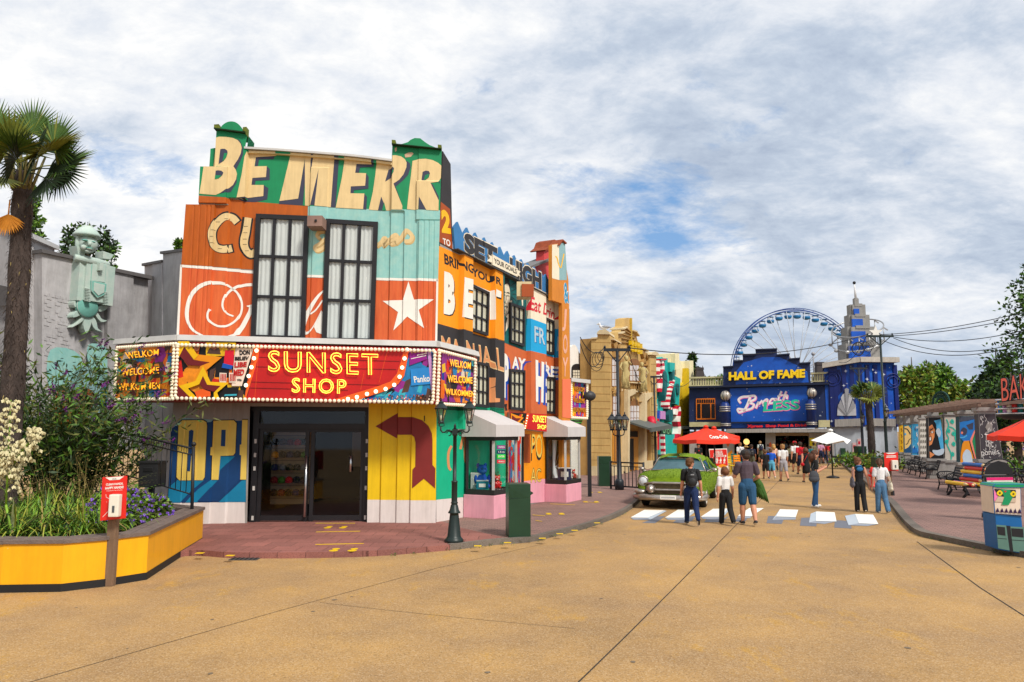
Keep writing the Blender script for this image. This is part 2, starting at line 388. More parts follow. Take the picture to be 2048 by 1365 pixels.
 # ground, road, pavements
def ground_mat(name,base,dark,speck,sc=1.0,brick=None,yellow=None):
 m=bpy.data.materials.new(name);m.use_nodes=True;nt=m.node_tree;N=nt.nodes.new;L=nt.links.new;b=nt.nodes['Principled BSDF']
 b.inputs['Roughness'].default_value=.85;b.inputs['Specular IOR Level'].default_value=.25
 g=N('ShaderNodeNewGeometry')
 def noise(s_,d,r=.6,stretch=(1,1,1)):
  mp=N('ShaderNodeMapping');mp.inputs['Scale'].default_value=stretch;L(g.outputs['Position'],mp.inputs[0])
  n=N('ShaderNodeTexNoise');n.inputs['Scale'].default_value=s_;n.inputs['Detail'].default_value=d;n.inputs['Roughness'].default_value=r;L(mp.outputs[0],n.inputs['Vector']);return n.outputs[0]
 def ramp(x,p0,p1,c0=(0,0,0),c1=(1,1,1)):
  r=N('ShaderNodeValToRGB');e=r.color_ramp.elements;e[0].position=p0;e[1].position=p1;e[0].color=(*c0,1);e[1].color=(*c1,1);L(x,r.inputs[0]);return r.outputs[0]
 def mix(f,a,c,k=1.0,mode='MIX'):
  x=N('ShaderNodeMix');x.data_type='RGBA';x.blend_type=mode
  q=N('ShaderNodeMath');q.operation='MULTIPLY';q.inputs[1].default_value=k;L(f,q.inputs[0]);L(q.outputs[0],x.inputs[0])
  for i,y in((6,a),(7,c)):
   if isinstance(y,tuple):x.inputs[i].default_value=(*y,1)
   else:L(y,x.inputs[i])
  return x.outputs[2]
 col=mix(ramp(noise(.55*sc,8),.35,.68),base,dark)
 col=mix(ramp(noise(.16*sc,6,.7),.50,.70),col,tuple(x*.70 for x in dark),.8)
 col=mix(ramp(noise(.9,9,.8,(1,.3,1)),.60,.75),col,tuple(x*.5 for x in dark),.45)
 if yellow:col=mix(ramp(noise(1.3,10,.75,(1,.45,1)),.56,.66),col,yellow,.8)
 if brick:
  tb=N('ShaderNodeTexBrick');mp=N('ShaderNodeMapping');mp.inputs['Rotation'].default_value=(0,0,brick[2]);L(g.outputs['Position'],mp.inputs[0]);L(mp.outputs[0],tb.inputs[0])
  tb.inputs['Scale'].default_value=1;tb.inputs['Brick Width'].default_value=brick[0];tb.inputs['Row Height'].default_value=brick[1];tb.inputs['Mortar Size'].default_value=.008;tb.offset=.5
  tb.inputs['Color1'].default_value=(.82,.82,.82,1);tb.inputs['Color2'].default_value=(1.12,1.08,1.06,1);tb.inputs['Mortar'].default_value=(.45,.43,.42,1)
  x=N('ShaderNodeMix');x.data_type='RGBA';x.blend_type='MULTIPLY';x.inputs[0].default_value=1;L(col,x.inputs[6]);L(tb.outputs[0],x.inputs[7]);col=x.outputs[2]
 v=N('ShaderNodeTexVoronoi');v.inputs['Scale'].default_value=75;L(g.outputs['Position'],v.inputs['Vector'])
 bw=N('ShaderNodeSeparateColor');L(v.outputs['Color'],bw.inputs[0])
 col=mix(ramp(bw.outputs[0],.62,.95),col,speck,.32)
 col=mix(ramp(bw.outputs[1],.72,.95),col,tuple(x*.3 for x in dark),.38)
 L(col,b.inputs['Base Color'])
 bp=N('ShaderNodeBump');bp.inputs['Strength'].default_value=.35;bp.inputs['Distance'].default_value=.012;L(noise(60,4),bp.inputs['Height']);L(bp.outputs[0],b.inputs['Normal'])
 return m
m_road=ground_mat('tan exposed aggregate',C(204,160,98,.70),C(176,140,98,.66),C(232,206,170,.8),yellow=C(212,160,64,.68))
m_mauve=ground_mat('mauve paving',C(166,132,120,.75),C(146,116,108,.75),C(185,150,145,.8),brick=(.21,.105,.3))
m_tile=ground_mat('red brown paving slabs',C(166,110,100,.8),C(144,94,86,.78),C(180,124,116,.8),brick=(.5,.5,.02))
m_kerb=ground_mat('dark kerb stone',C(136,124,112,.72),C(104,96,88,.7),C(170,160,150,.7))
m_joint=M('road joint',(.03,.025,.02),.9)
m_soil=M('soil',(.05,.035,.02),.95,.3,4,bump=.5)
mb=MB()
mb.quad((-700,-60,-.02),(900,-60,-.02),(900,1600,-.02),(-700,1600,-.02),m_road)
mb.build('ground').update_tag();bpy.data.objects['ground']['kind']='structure'
mb=MB();mb.quad((-60,-12,0),(60,-12,0),(60,130,0),(-60,130,0),m_road)
def ground_line(pts,wd=.025,z=.004):
 P=[G(u,v)for u,v in pts]
 for a,b in zip(P,P[1:]):
  d=(b-a).normalized();n=V((-d.y,d.x,0))*wd/2
  mb.quad(a-n+V((0,0,z)),a+n+V((0,0,z)),b+n+V((0,0,z)),b-n+V((0,0,z)),m_joint)
ground_line([(1150,1372),(1250,1275),(1360,1165),(1478,1045),(1560,960)],.016)
ground_line([(60,1365),(560,1222),(870,1138),(1090,1088)],.009)
ground_line([(1834,1084),(1960,1176),(2060,1240)],.02)
ground_line([(640,1206),(800,1224),(980,1242),(1150,1258)],.007)
spot=M('old gum',(.16,.12,.08),.9)
for i in range(70):
 c=V((random.uniform(-9,11),random.uniform(7,26),.004));r=random.uniform(.012,.045);mb.add([c+V((r*math.cos(k)*random.uniform(.7,1.2),r*math.sin(k)*random.uniform(.7,1.2),0))for k in range(6)],[(0,1,2,3,4,5)],spot)
tag(mb.build('road'),kind='structure')
def slab(name,pts,z0,z1,m,world=None):
 P=[G(u,v,z1)if not isinstance(u,V)else u for u,v in pts]if world is None else[V((x,y,z1))for x,y in world]
 b=MB();b.prism([p-V((0,0,z1-z0))for p in P],V((0,0,z1-z0)),m,both=False);return tag(b.build(name),kind='structure')
def kerb(name,P,wd,h,side=1):
 b=MB();P=[V((p[0],p[1],0))for p in P];nn=[]
 for i in range(len(P)):
  d=(P[min(i+1,len(P)-1)]-P[max(i-1,0)]).normalized();nn.append(V((-d.y,d.x,0))*wd*side)
 for i in range(len(P)-1):
  a,c=P[i],P[i+1];L_=(c-a).length;k=max(1,int(L_/.9))
  for q in range(k):
   t0=q/k+.004;t1=(q+1)/k-.004
   A=a.lerp(c,t0);B=a.lerp(c,t1);A2=(a+nn[i]).lerp(c+nn[i+1],t0);B2=(a+nn[i]).lerp(c+nn[i+1],t1)
   up=V((0,0,h));b.prism([A,B,B2,A2],up,m_kerb,both=False)
 return tag(b.build(name),kind='structure')
PAVE=.10
LK=[(300,1140),(370,1113),(470,1117),(600,1117),(750,1113),(900,1101),(985,1091),(1060,1085),(1110,1073),(1160,1061),(1215,1043),(1255,1024),(1283,1000),(1310,968),(1338,948),(1350,936),(1352,925)]
LKg=[G(u,v)for u,v in curve(LK,4)]
kerb('kerb_left',[p for p in LKg if p.x>-1.3 or p.y>15],.12,PAVE+.012,1)
poly=[(p.x,p.y)for p in LKg]+[(13,62),(-14,62),(-14,13.5)]
def inset(P,d,side=1):
 P=[V((p[0],p[1],0))for p in P];o=[]
 for i in range(len(P)):
  t=(P[min(i+1,len(P)-1)]-P[max(i-1,0)]).normalized();o.append(P[i]+V((-t.y,t.x,0))*d*side)
 return o
li=inset(LKg,.122)
slab('pavement_left',None,0,PAVE,m_mauve,world=[(p.x,p.y)for p in li]+[(13,62),(-14,62),(-14,13.5)])
tl=[p for p in li if p.x<-.1]
tl=[p for p in LKg if p.x<=-1.15 and p.y<15]
b=MB();b.prism([V((p.x,p.y,0))for p in tl]+[V((tl[-1].x+.25,tl[-1].y+.3,0))]+[V((q.x,q.y,0))for q in(G(1005,1075,PAVE),G(925,1057,PAVE),G(873,1040,PAVE),G(330,1040,PAVE),V((-10,tl[0].y,PAVE)))],V((0,0,PAVE+.004)),m_tile,both=False)
tag(b.build('pavement_tiles'),kind='structure')
RK=[(2420,1180),(2200,1140),(2048,1116),(1960,1099),(1880,1082),(1838,1072),(1815,1056),(1797,1035),(1780,1012),(1762,996),(1742,979),(1722,960),(1702,946),(1690,935),(1684,930)]
RKg=[G(u,v)for u,v in curve(RK,4)]
kerb('kerb_right',RKg,.2,PAVE+.012,-1)
ri=inset(RKg,.202,-1)
slab('pavement_right',None,0,PAVE,m_mauve,world=[(p.x,p.y)for p in ri]+[(24,60),(70,60),(70,12)])
zc=Z((1240,840),3.413)
m_cw=M('crossing white',C(246,244,236,.85),.6,.05,6);m_cb=M('crossing pale blue',C(196,206,216,.75),.6,.05,6)
m_cf=M('crossing blue grey',C(166,172,184,.7),.6,.06,6);m_cs=M('crossing slate',C(122,124,134,.7),.6,.1,6)
CW=[
([(165,615),(302,618),(187,668),(72,667)],[(302,618),(318,623),(206,683),(187,668)],[(72,667),(187,668),(206,683),(92,682)],[(206,683),(250,660),(310,658),(240,706),(150,704)]),
([(395,614),(500,616),(430,668),(308,668)],[(500,616),(524,620),(442,684),(430,668)],[(308,668),(430,668),(442,684),(325,682)],[(385,684),(442,684),(470,662),(520,656),(492,690),(452,704),(360,703)]),
([(635,608),(736,606),(690,662),(552,662)],[(736,606),(752,610),(694,676),(690,662)],[(552,662),(690,662),(694,676),(565,677)],[(590,678),(694,676),(745,660),(690,700),(574,699)]),
([(882,603),(982,603),(900,658),(805,656)],[],[(805,656),(900,658),(888,672),(800,671)],[(800,671),(870,672),(852,697),(785,695)]),
([(1092,611),(1217,615),(1200,664),(1066,660)],[(1092,611),(1066,660),(1040,684)],[(1066,660),(1200,664),(1200,681),(1040,684)],[(1012,657),(1062,657),(1040,684),(1116,684),(1104,711),(1000,706)]),
([(1340,626),(1465,632),(1478,694),(1338,690)],[(1340,626),(1302,641),(1290,702),(1338,690)],[(1338,690),(1478,694),(1395,711),(1290,702)],[(1238,670),(1297,668),(1290,702),(1343,708),(1340,728),(1228,723)]),
([(1605,643),(1728,648),(1764,712),(1632,706)],[(1605,643),(1535,656),(1560,720),(1632,706)],[(1632,706),(1764,712),(1690,725),(1560,720)],[(1468,686),(1546,690),(1560,720),(1575,721),(1583,743),(1462,736)])]
b=MB()
for tp,sd_,fr,sh in CW:
 for k,(pl,m)in enumerate(((sh,m_cs),(fr,m_cf),(sd_,m_cb),(tp,m_cw))):
  if pl:b.prism([G(u,v,.004*(k+1)-.002)for u,v in zc(*pl)],V((0,0,.002)),m,both=False)
tag(b.build('crosswalk_paint'),kind='structure')
m_yl=M('yellow marking',C(240,196,20,.8),.6,.08,8)
def foot(b,u,v,s_=1):
 c=G(u,v,PAVE+.006)
 for dx in(-.17,.17):
  for oy,rx,ry in((-.10,.085,.10),(.10,.07,.09)):
   b.prism([c+V((dx*s_+rx*s_*math.cos(q*PI/5),oy*s_+ry*s_*math.sin(q*PI/5),0))for q in range(10)],V((0,0,.003)),m_yl,both=False)
b=MB()
for(u0,v0,u1,v1)in((632,1046.5,711,1046.5),(633,1064,721,1062.5),(632,1089,728,1087),(1065,1030,1090,1032),(1071,1041,1084,1043),(1100,1008,1150,1010),(1165,1003,1195,1006)):
 A=G(u0,v0,PAVE+.006);B=G(u1,v1,PAVE+.006);b.prism([A,B,B+V((0,-.07,0)),A+V((0,-.07,0))],V((0,0,.003)),m_yl,both=False)
for u,v in((672,1055),(688,1100),(1110,1028),(1182,1004),(1190,985)):foot(b,u,v)
for(u,v)in((396,1108),(457,1113),(955,1093.5),(1015,1087),(1085,1078),(1120,1069),(1150,1062),(1195,1047)):
 c=G(u,v,PAVE+.016);b.box(c+V((0,.08,0)),(.14,.12,.004),m_yl)
tag(b.build('pavement_markings'),kind='structure')
b=MB();c=G(490,1118,.006);b.box(c,(.5,.28,.012),M('drain iron',(.05,.05,.05),.6))
for k in range(6):b.box(c+V((-.2+.08*k,0,.008)),(.035,.22,.006),M('drain slot',(.008,.008,.008),.9))
tag(b.build('drain_grate'),'dark iron drain grate at the kerb before the shop tiles','drain')
# the corner building with the shop entrance
c0=G(490,1047,PAVE);c1=G(872,1045,PAVE)
F=Panel(c0,c1)
za,zb,z3,zd,ze,zf,zg,zh=Z((400,240),7.185),Z((620,270),7.314),Z((350,400),4.707),Z((600,430),5.248),Z((220,670),6.024),Z((490,670),4.357),Z((330,800),4.995),Z((700,790),4.403)
green=M('green paint',C(0,146,92,.8),.6,.1,1.5,stain=.25);cream=M('cream paint',C(234,206,150,.85),.6,.07,2,stain=.35)
navy=M('navy paint',C(62,64,86,.8),.6,.1,2)
brown=M('orange brown paint',C(190,92,8,.85),.6,.16,2,stretch=(3,3,.6),stain=.3)
aqua=M('aqua paint',C(140,204,200,.82),.65,.1,3,stretch=(2,2,2),rgb2=C(166,212,202,.85),stain=.2)
redor=M('red orange paint',C(214,84,38,.8),.6,.2,1.7,stretch=(3.5,3.5,.5),rgb2=C(236,116,58,.85),stain=.35)
white=M('white paint',C(246,242,232,.85),.6,.05,3,stain=.12)
grey_p=M('grey wall paint',C(170,164,158,.8),.75,.08,2,stain=.4)
plinth_m=M('pale plinth paint',C(238,228,222,.82),.65,.05,3,stain=.25)
yellow=M('yellow paint',C(246,204,8,.85),.55,.07,2,stain=.2);maroon=M('maroon paint',C(134,40,36,.8),.6,.12,2)
teal_g=M('mint green paint',C(2,190,142,.8),.55,.08,2,stain=.15);dblue=M('deep blue paint',C(8,62,112,.85),.6,.1,2)
mblue=M('mid blue paint',C(10,128,168,.85),.6,.1,2);lblue=M('pale blue paint',C(146,186,190,.8),.6,.08,2)
black=M('black paint',(.012,.012,.014),.6,.2,3);mortar_g=M('pale grey coping',C(206,204,200,.8),.7,.1,3)
oldyl=M('ochre letter paint',C(240,206,96,.85),.6,.07,2,stain=.15)
T=thing('mural_corner_building',(c0.x,c0.y,PAVE),'two storey corner shop painted green, orange, aqua and red above the neon marquee','building')
for u0,u1,v0,v1,d in((350,429,412,690,.34),(428,456,396,690,.22),(455,484,298,690,.12),(403,460,338,412,.40),(432,497,255,400,.26),
(780,809,320,690,.10),(808,836,290,690,.20),(836,884,444,690,.34),(834,884,290,690,.26),(784,884,280,425,.20),(833,882,366,444,.32),(620,656,336,450,.07),(622,648,450,690,.05)):
 F.reg(u0,u1,v0,v1,d*.5)
for u0,u1,d in((345,372,.30),(371,396,.26),(395,427,.16),(426,457,.08),(762,795,.08),(794,823,.16),(822,880,.26)):F.reg(u0,u1,800,1060,d*.6)
for u in(386,398,411,419):F.reg(u,u+1.2,416,690,-.03)
for u in(846,856,866):F.reg(u,u+1.2,446,690,-.03)
W=MB()
outline=[(345,1052),(352,800),(361,680),(377,412),(402,413),(402,396),(405.5,337),(418,339),(421,300),(432,298),(434.5,267),(497,272),(494,298),(560,302),(640,308),(712,314),(783.5,322),(785,294),(883.5,304),(880,430),(874,690),(872,1052)]
door=[(494,1052),(500,813),(737,815),(735,1052)]
F.paint(W,[outline],grey_p,0,holes=[door])
F.paint(W,[[(400,398),(404,336),(419,336),(421,298),(432,296),(434,266),(498,272),(494,298),(560,302),(640,308),(712,314),(783.5,322),(785,294),(884,304),(880.5,425),(616,413),(484,402),(402,396)]],green,1)
F.paint(W,[[(377,412),(402,413),(402,397),(484,402),(616,413),(613,545),(368,533)]],brown,1)
F.paint(W,[[(616,413),(881,425),(877,562),(611,551)]],aqua,1)
F.paint(W,[[(367,538),(612,555),(606,690),(359,690)]],redor,1)
F.paint(W,[[(611,556),(877,566),(874,696),(606,690)]],redor,1)
F.paint(W,[[(367,533),(612,549),(612,555),(367,538)],[(611,550),(877,561),(877,566),(611,555)],[(366,533),(370,533),(363,690),(358,690)],[(873.5,562),(877.5,562),(875,696),(871,696)]],white,2)
F.paint(W,[[(352,800),(495,800),(490,1005),(345,1005)]],lblue,1)
F.paint(W,[[(350,800),(498,800),(496,845),(372,836),(355,852),(350,870)]],grey_p,2)
F.paint(W,[[(738,800),(874,800),(872.5,1001),(735,1001)]],yellow,1)
F.paint(W,[[(344,1004),(490,1004),(490,1055),(343,1055)],[(735,1000),(873,1000),(872,1055),(734,1055)]],plinth_m,2)
def ret(a,b,depth,m):
 A=F.px(*a);B=F.px(*b);n=-F.N*depth;W.add([A,B,B+n,A+n],[(0,1,2,3),(3,2,1,0)],m)
for a,b in zip(outline,outline[1:]):
 sa=F.pix((a[0]+b[0])/2,(a[1]+b[1])/2);ret(a,b,.5 if min(a[1],b[1])<1000 or True else 0,green if max(a[1],b[1])<400 else grey_p)
W.build('wall',T)
b=MB();rm=M('roof felt',(.12,.12,.12),.9)
A=F.pt(F.pix(395,700)[0],0);B=F.pt(F.pix(868,700)[0],0);zr=F.pix(640,330)[1]-.25;n=-F.N
b.prism([A+n*.5+V((0,0,zr)),B+n*.5+V((0,0,zr)),B+n*7+V((0,0,zr)),A+n*7+V((0,0,zr))],V((0,0,.12)),rm)
zroom=F.pix(620,800)[1]+.15
b.prism([A+n*.5+V((0,0,zroom)),B+n*.5+V((0,0,zroom)),B+n*7+V((0,0,zroom)),A+n*7+V((0,0,zroom))],V((0,0,zr-zroom)),grey_p)
b.build('roof',T)
b=MB();oz=.13
def cap(pl,th=.1):F.solid(b,[pl],green,.0,oz+th)
cap(curve([(x,y)for x,y in za((310,200),(318,165),(345,118),(400,76),(460,58),(530,66),(590,106),(630,160),(640,205))],2),.02)
oz=.13;cap(zb((1285,190),(1285,180),(1360,165),(1440,140),(1480,105),(1540,80),(1620,85),(1690,140),(1750,180),(1870,230),(1870,250)),.02)
for pl in(za((245,118),(312,112),(318,178),(244,172)),za((655,155),(706,150),(700,262),(690,215),(652,205)),zb((1210,120),(1265,126),(1268,182),(1210,176)),zb((1876,190),(1930,196),(1930,258),(1876,246))):F.solid(b,[pl],M('mossy green',C(110,120,40,.7),.9,.4,9),.0,.22)
for pl in(za((245,165),(690,222),(690,238),(245,181)),zb((1210,174),(1930,246),(1930,258),(1210,186))):F.solid(b,[pl],M('dark moss line',C(20,50,20,.8),.9),.0,.24)
for(u0,v0,u1,v1)in((493,299,784,325),):
 cv=curve([(492,298),(560,302),(640,308),(712,314),(785,323)],5)
 F.solid(b,[cv+[(u,v+4)for u,v in reversed(cv)]],mortar_g,-.5,.16)
b.build('coping',T)
b=MB()
cvr=curve([(494,304),(560,307),(640,313),(712,319),(785,328)],5)
F.solid(b,[cvr+[(u,v+4.5)for u,v in reversed(cvr)]],cream,0,.10);b.build('cornice',T)
b=MB();F.solid(b,[za(*p)for p in([(700,440),(720,440),(715,490),(665,490),(665,440)],[(1098,462),(1312,470),(1312,515),(1098,505)])],green,0,.104)
F.solid(b,[za((1608,480),(1640,482),(1636,530),(1606,530)),zb((365,290),(430,295),(426,360),(362,352)),zb((905,355),(940,360),(938,430),(900,420))],navy,0,.104)
F.solid(b,[zb((430,295),(512,300),(508,365),(426,360)),zb((940,360),(980,365),(975,430),(936,428))],green,0,.104);b.build('cornice',T)
# BE MERR
LT=MB()
def P(polys,m,layer):F.paint(LT,polys,m,layer)
P([za((560,300),(600,330),(640,430),(645,520),(610,610),(540,755),(505,700),(580,560),(620,440)),za((410,1080),(470,1060),(550,930),(560,830),(500,960),(412,1030)),za((320,1100),(412,1030),(410,1075),(330,1090))],navy,2)
B_=za((243,292),(300,275),(400,276),(500,292),(570,325),(610,375),(625,430),(612,510),(570,600),(505,695),(540,745),(557,805),(545,880),(500,965),(415,1030),(330,1090),(262,1120),(35,1100),(62,950),(95,710),(190,705),(220,470),(243,410))
P([B_],cream,3)
P([za((320,455),(345,447),(390,450),(420,475),(424,510),(410,560),(370,620),(295,668)),za((268,775),(300,768),(350,775),(378,800),(362,840),(330,870),(258,895))],navy,4)
P([za((375,510),(420,510),(405,575),(352,632)),za((262,838),(330,840),(350,848),(310,885),(256,895))],green,5)
P([za((1100,522),(1070,530),(1062,570),(850,575),(835,665),(790,672),(805,540)),za((962,670),(1005,708),(1003,868),(800,880),(790,932),(742,940),(755,835),(950,825)),za((918,940),(985,985),(968,1145),(800,1185),(620,1180),(550,1155),(555,1142),(912,1098))],navy,2)
P([za((715,440),(1100,455),(1098,522),(805,540),(785,672),(962,668),(950,825),(755,838),(742,938),(918,940),(912,1098),(552,1142),(625,800),(665,550))],cream,3)
P([za((1412,1135),(1510,560),(1525,700),(1508,880),(1478,1232),(1135,1212),(1142,1170)),za((1600,480),(1640,482),(1625,600),(1580,770),(1590,600)),za((1716,690),(1700,800),(1650,1235),(1588,1230),(1640,940))],navy,2)
P([za((1478,1232),(1508,1000),(1512,1235))],green,3)
P([za((1312,460),(1608,478),(1590,600),(1575,1240),(1510,1235),(1508,560),(1412,1135),(1142,1170)),za((1640,482),(1868,497),(1868,1252),(1650,1240),(1716,690),(1588,1235),(1570,1235),(1582,800),(1625,600)),],cream,3)
P([zb((60,270),(362,295),(335,640),(305,1062),(75,1045),(135,480),(100,480),(20,500),(40,380))],cream,3.4)
P([zb((365,292),(430,295),(418,450),(375,1065),(307,1062),(335,640))],navy,3)
P([zb((905,350),(940,360),(930,470),(735,482),(718,555),(662,555),(682,430),(900,438)),zb((823,565),(860,620),(855,790),(645,812),(640,855),(592,858),(598,758),(808,748)),zb((796,862),(835,910),(825,1095),(775,1090))],navy,3)
P([zb((512,303),(908,352),(900,438),(682,430),(662,560),(823,565),(808,748),(598,758),(592,858),(797,862),(778,1090),(378,1068),(470,620),(500,420))],cream,4)
P([zb((1418,400),(1470,440),(1478,500),(1440,610),(1365,690),(1260,780),(1360,1060),(1300,1000),(1225,735),(1330,660),(1400,540))],navy,2)
P([zb((982,365),(1200,385),(1205,325),(1260,322),(1340,340),(1395,380),(1420,430),(1415,500),(1375,600),(1310,680),(1228,735),(1358,1060),(1355,1112),(1115,1110),(1042,905),(995,1108),(862,1098),(920,840),(955,600))],cream,3)
P([zb((1190,500),(1215,490),(1236,510),(1230,560),(1195,630),(1100,688),(1150,515)),zb((1042,905),(1080,1000),(1115,1110),(998,1108))],navy,4)
P([zb((1215,535),(1234,540),(1205,605),(1190,590)),zb((1085,990),(1115,1110),(1055,1108))],green,5)
P([zb((1770,740),(1800,755),(1890,940),(1888,990),(1850,960)),zb((1600,930),(1705,1125),(1595,1118)),zb((1880,730),(1920,700),(1905,740))],navy,2)
P([zb((1505,405),(1580,385),(1700,380),(1800,400),(1880,440),(1925,480),(1918,660),(1880,720),(1768,735),(1888,990),(1885,1138),(1708,1128),(1600,930),(1590,1122),(1425,1108),(1455,820),(1480,640))],cream,3)
P([zb((1655,570),(1700,553),(1745,560),(1760,590),(1745,650),(1690,695),(1635,708))],navy,4);P([zb((1690,620),(1750,600),(1735,660),(1670,700))],green,5)
P([zb((1390,310),(1440,285),(1500,280),(1520,300),(1480,345),(1400,355)),zb((1245,215),(1278,205),(1275,260),(1250,275))],M('bare plaster',C(214,180,150,.8),.9),2)
LT.build('lettering',T)
# CU, swash script, ans, star
LT=MB()
Cpts=z3((605,225),(560,175),(490,165),(430,210),(380,290),(372,380),(400,450),(470,475),(560,460))
P(stroke(curve(Cpts,5),84/4.707),black,2);P(stroke(curve(z3((592,222),(552,180),(490,172),(428,215),(375,295),(370,380),(400,455),(470,478),(545,462)),5),66/4.707),cream,3)
Up=z3((690,170),(672,300),(655,400),(668,470),(715,515),(760,490))
P(stroke(curve(Up,5),98/4.707),black,2);P(stroke(curve(Up,5),66/4.707),cream,3)
dash=[[(u,v),(u+8,v),(u+8,v+.7),(u,v+.7)]for u,v in[z3((x,y))[0]for x,y in((400,220),(360,300),(350,360),(350,420),(420,470),(480,190),(650,250),(645,310),(640,370),(640,420),(660,480))]]
P(dash,black,4)
LT.build('lettering',T);LT=MB()
P(stroke(curve(z3((560,850),(500,810),(430,792),(320,800),(230,850),(170,930),(138,1060),(150,1160),(200,1240),(290,1290)),5),[3+5*math.sin(PI*i/45)for i in range(46)]),white,3)
P(stroke(curve(z3((350,1040),(330,1090),(345,1150),(420,1195),(500,1190),(580,1140),(625,1060),(630,970),(600,890),(560,850)),5),4.2),white,3)
P(stroke(curve(z3((560,1100),(500,1075),(465,1020),(470,950),(510,880),(580,830),(660,805),(730,800)),5),[3+.09*i for i in range(36)]),white,3)
P([z3((700,1010),(735,1000),(720,1080),(660,1200),(610,1270),(560,1290),(490,1290),(560,1265),(620,1180),(690,1050)),z3((672,1000),(730,985),(730,1015),(690,1012))],white,3)
P(stroke(curve(zd((262,790),(200,850),(130,950),(70,1060),(40,1160),(45,1230),(80,1240),(140,1180),(230,1010)),5),[2+7*math.sin(PI*min(1,i/34))for i in range(41)]),white,3)
P(stroke(curve(zd((110,1045),(170,1000),(240,900)),5),3),white,3);P([zd((230,1010),(150,1180),(175,1235),(230,1255),(260,1230),(260,1050))],white,3)
LT.build('swash_lettering',T);LT=MB()
star=zd((1142,708),(1200,898),(1410,900),(1252,1010),(1308,1200),(1130,1075),(982,1218),(1032,1025),(868,905),(1085,900))
P([star],white,3);LT.build('painted_star',T);LT=MB()
tanp=M('tan letter edge',C(214,180,120,.8),.6)
def script(pts,wd):
 q=curve(zd(*pts),5);P(stroke([(u+2,v+2.6)for u,v in q],wd),tanp,2);P(stroke(q,wd),cream,3)
script(((275,175),(205,180),(180,225),(215,255)),6);script(((270,255),(205,310),(160,340),(170,375),(215,370),(270,330)),7)
script(((800,330),(850,290),(880,245),(905,260),(870,325),(940,260),(1000,215),(1020,240),(950,290),(960,310),(1010,300)),7)
script(((1000,305),(1060,255),(1110,180),(1150,195),(1180,240),(1160,285),(1100,290)),8)
LT.build('lettering',T)
# OPE and arrow below
LT=MB()
P([zg((170,235),(60,320),(40,880),(160,790),(440,800),(205,1020),(345,1020),(640,800),(770,800),(545,1020),(810,1020),(815,200),(770,205),(720,250),(500,200),(440,250))],dblue,3)
P([zg((75,320),(170,240),(815,205),(810,1022),(25,1022))],dblue,2.5)
P([zg((40,890),(160,795),(410,798),(300,890),(180,1020),(25,1020)),zg((340,1020),(530,850),(560,700),(700,565),(555,565),(470,800),(345,890),(205,1020)),zg((545,1020),(770,805),(810,800),(808,1020))],mblue,4)
P([zg((340,1010),(540,800),(590,690),(720,560),(720,700),(760,790),(540,1015)),zg((200,1020),(300,895),(430,800),(470,800),(345,890),(230,1020))],dblue,5)
ol=lambda pl,k=1.7:[(u+(u-sum(p[0]for p in pl)/len(pl))*.04,v-k if v<850 else v)for u,v in pl]
O=zg((205,207),(400,205),(432,225),(438,260),(415,770),(395,800),(180,800),(150,770),(170,240))
Pp=zg((500,210),(690,205),(718,235),(705,530),(685,555),(565,560),(545,797),(475,797),(485,555),(470,550),(475,475),(488,470))
Ep=zg((775,200),(830,200),(815,797),(755,797),(765,555),(750,550),(752,450),(768,445))
P([ol(O),ol(Pp),ol(Ep)],black,6);P([O,Pp,Ep],oldyl,7)
P([zg((270,310),(295,298),(315,310),(280,712),(252,708)),zg((575,300),(618,300),(612,465),(568,462))],dblue,8)
LT.build('lettering',T);LT=MB()
ar=zh((225,278),(425,160),(425,197),(560,198),(640,225),(695,275),(725,340),(730,400),(730,615),(755,645),(752,820),(655,735),(552,820),(555,655),(580,630),(582,420),(570,370),(545,352),(420,352),(418,385))
P([ar],maroon,3);P([zh((656,185),(665,185),(663,235),(656,235))],black,4)
LT.build('painted_arrow',T)
# upper windows
frame_m=M('black window frame',(.014,.013,.015),.45,.2,4);curtain_m=M('white curtain',C(226,226,222,.8),.8,.05,3)
pane_m=glass('window glass',(.92,.95,.95),.035)
def grid_window(Pn,quad,nx,ny,parent,fw=.11,bw=.07,d0=0.0,d1=.10,curtain=curtain_m,pleat=True,back=None,name='window'):
 """quad bl,br,tr,tl in picture coordinates"""
 bl,br,tr,tl=[V(Pn.pix(*q,d1))for q in quad]
 f=MB()
 def at_(x,y):return bl.lerp(br,x).lerp(tl.lerp(tr,x),y)
 for x in[i/nx for i in range(nx+1)]:
  e=x in(0,1);Pn.strip(f,at_(x,0),at_(x,1),frame_m,fw if e else bw,d0,d1 if e else d1-.02)
 for y in[i/ny for i in range(ny+1)]:
  e=y in(0,1);Pn.strip(f,at_(0,y),at_(1,y),frame_m,fw if e else bw,d0,d1-.002 if e else d1-.023)
 wf=f.build(name,parent)
 c=MB();n=nx*14 if pleat else nx*2;A=at_(0,0);B=at_(1,0);C_=at_(1,1);D=at_(0,1);vs=[];fs=[]
 for i in range(n+1):
  k=i/n;o=d0+.02+(.015*math.sin(i*PI/2+.3*math.sin(i))if pleat else.004*math.sin(i*1.7))
  p,q=A.lerp(B,k),D.lerp(C_,k);vs+=[Pn.pt(p.x,p.y,o),Pn.pt(q.x,q.y,o)]
 for i in range(n):fs.append((2*i,2*i+2,2*i+3,2*i+1))
 c.add(vs,fs,curtain,pleat);c.build('curtain',wf).location=(0,0,0)
 g=MB();g.quad(*[Pn.pt(q.x,q.y,d1-.05)for q in(A,B,C_,D)],pane_m);g.build('pane',wf).location=(0,0,0)
 return wf
grid_window(F,[(505.5,674),(604.5,677),(612.5,436),(516,432)],3,3,T)
grid_window(F,[(648,680),(743,682),(751,448),(656,442)],3,3,T)
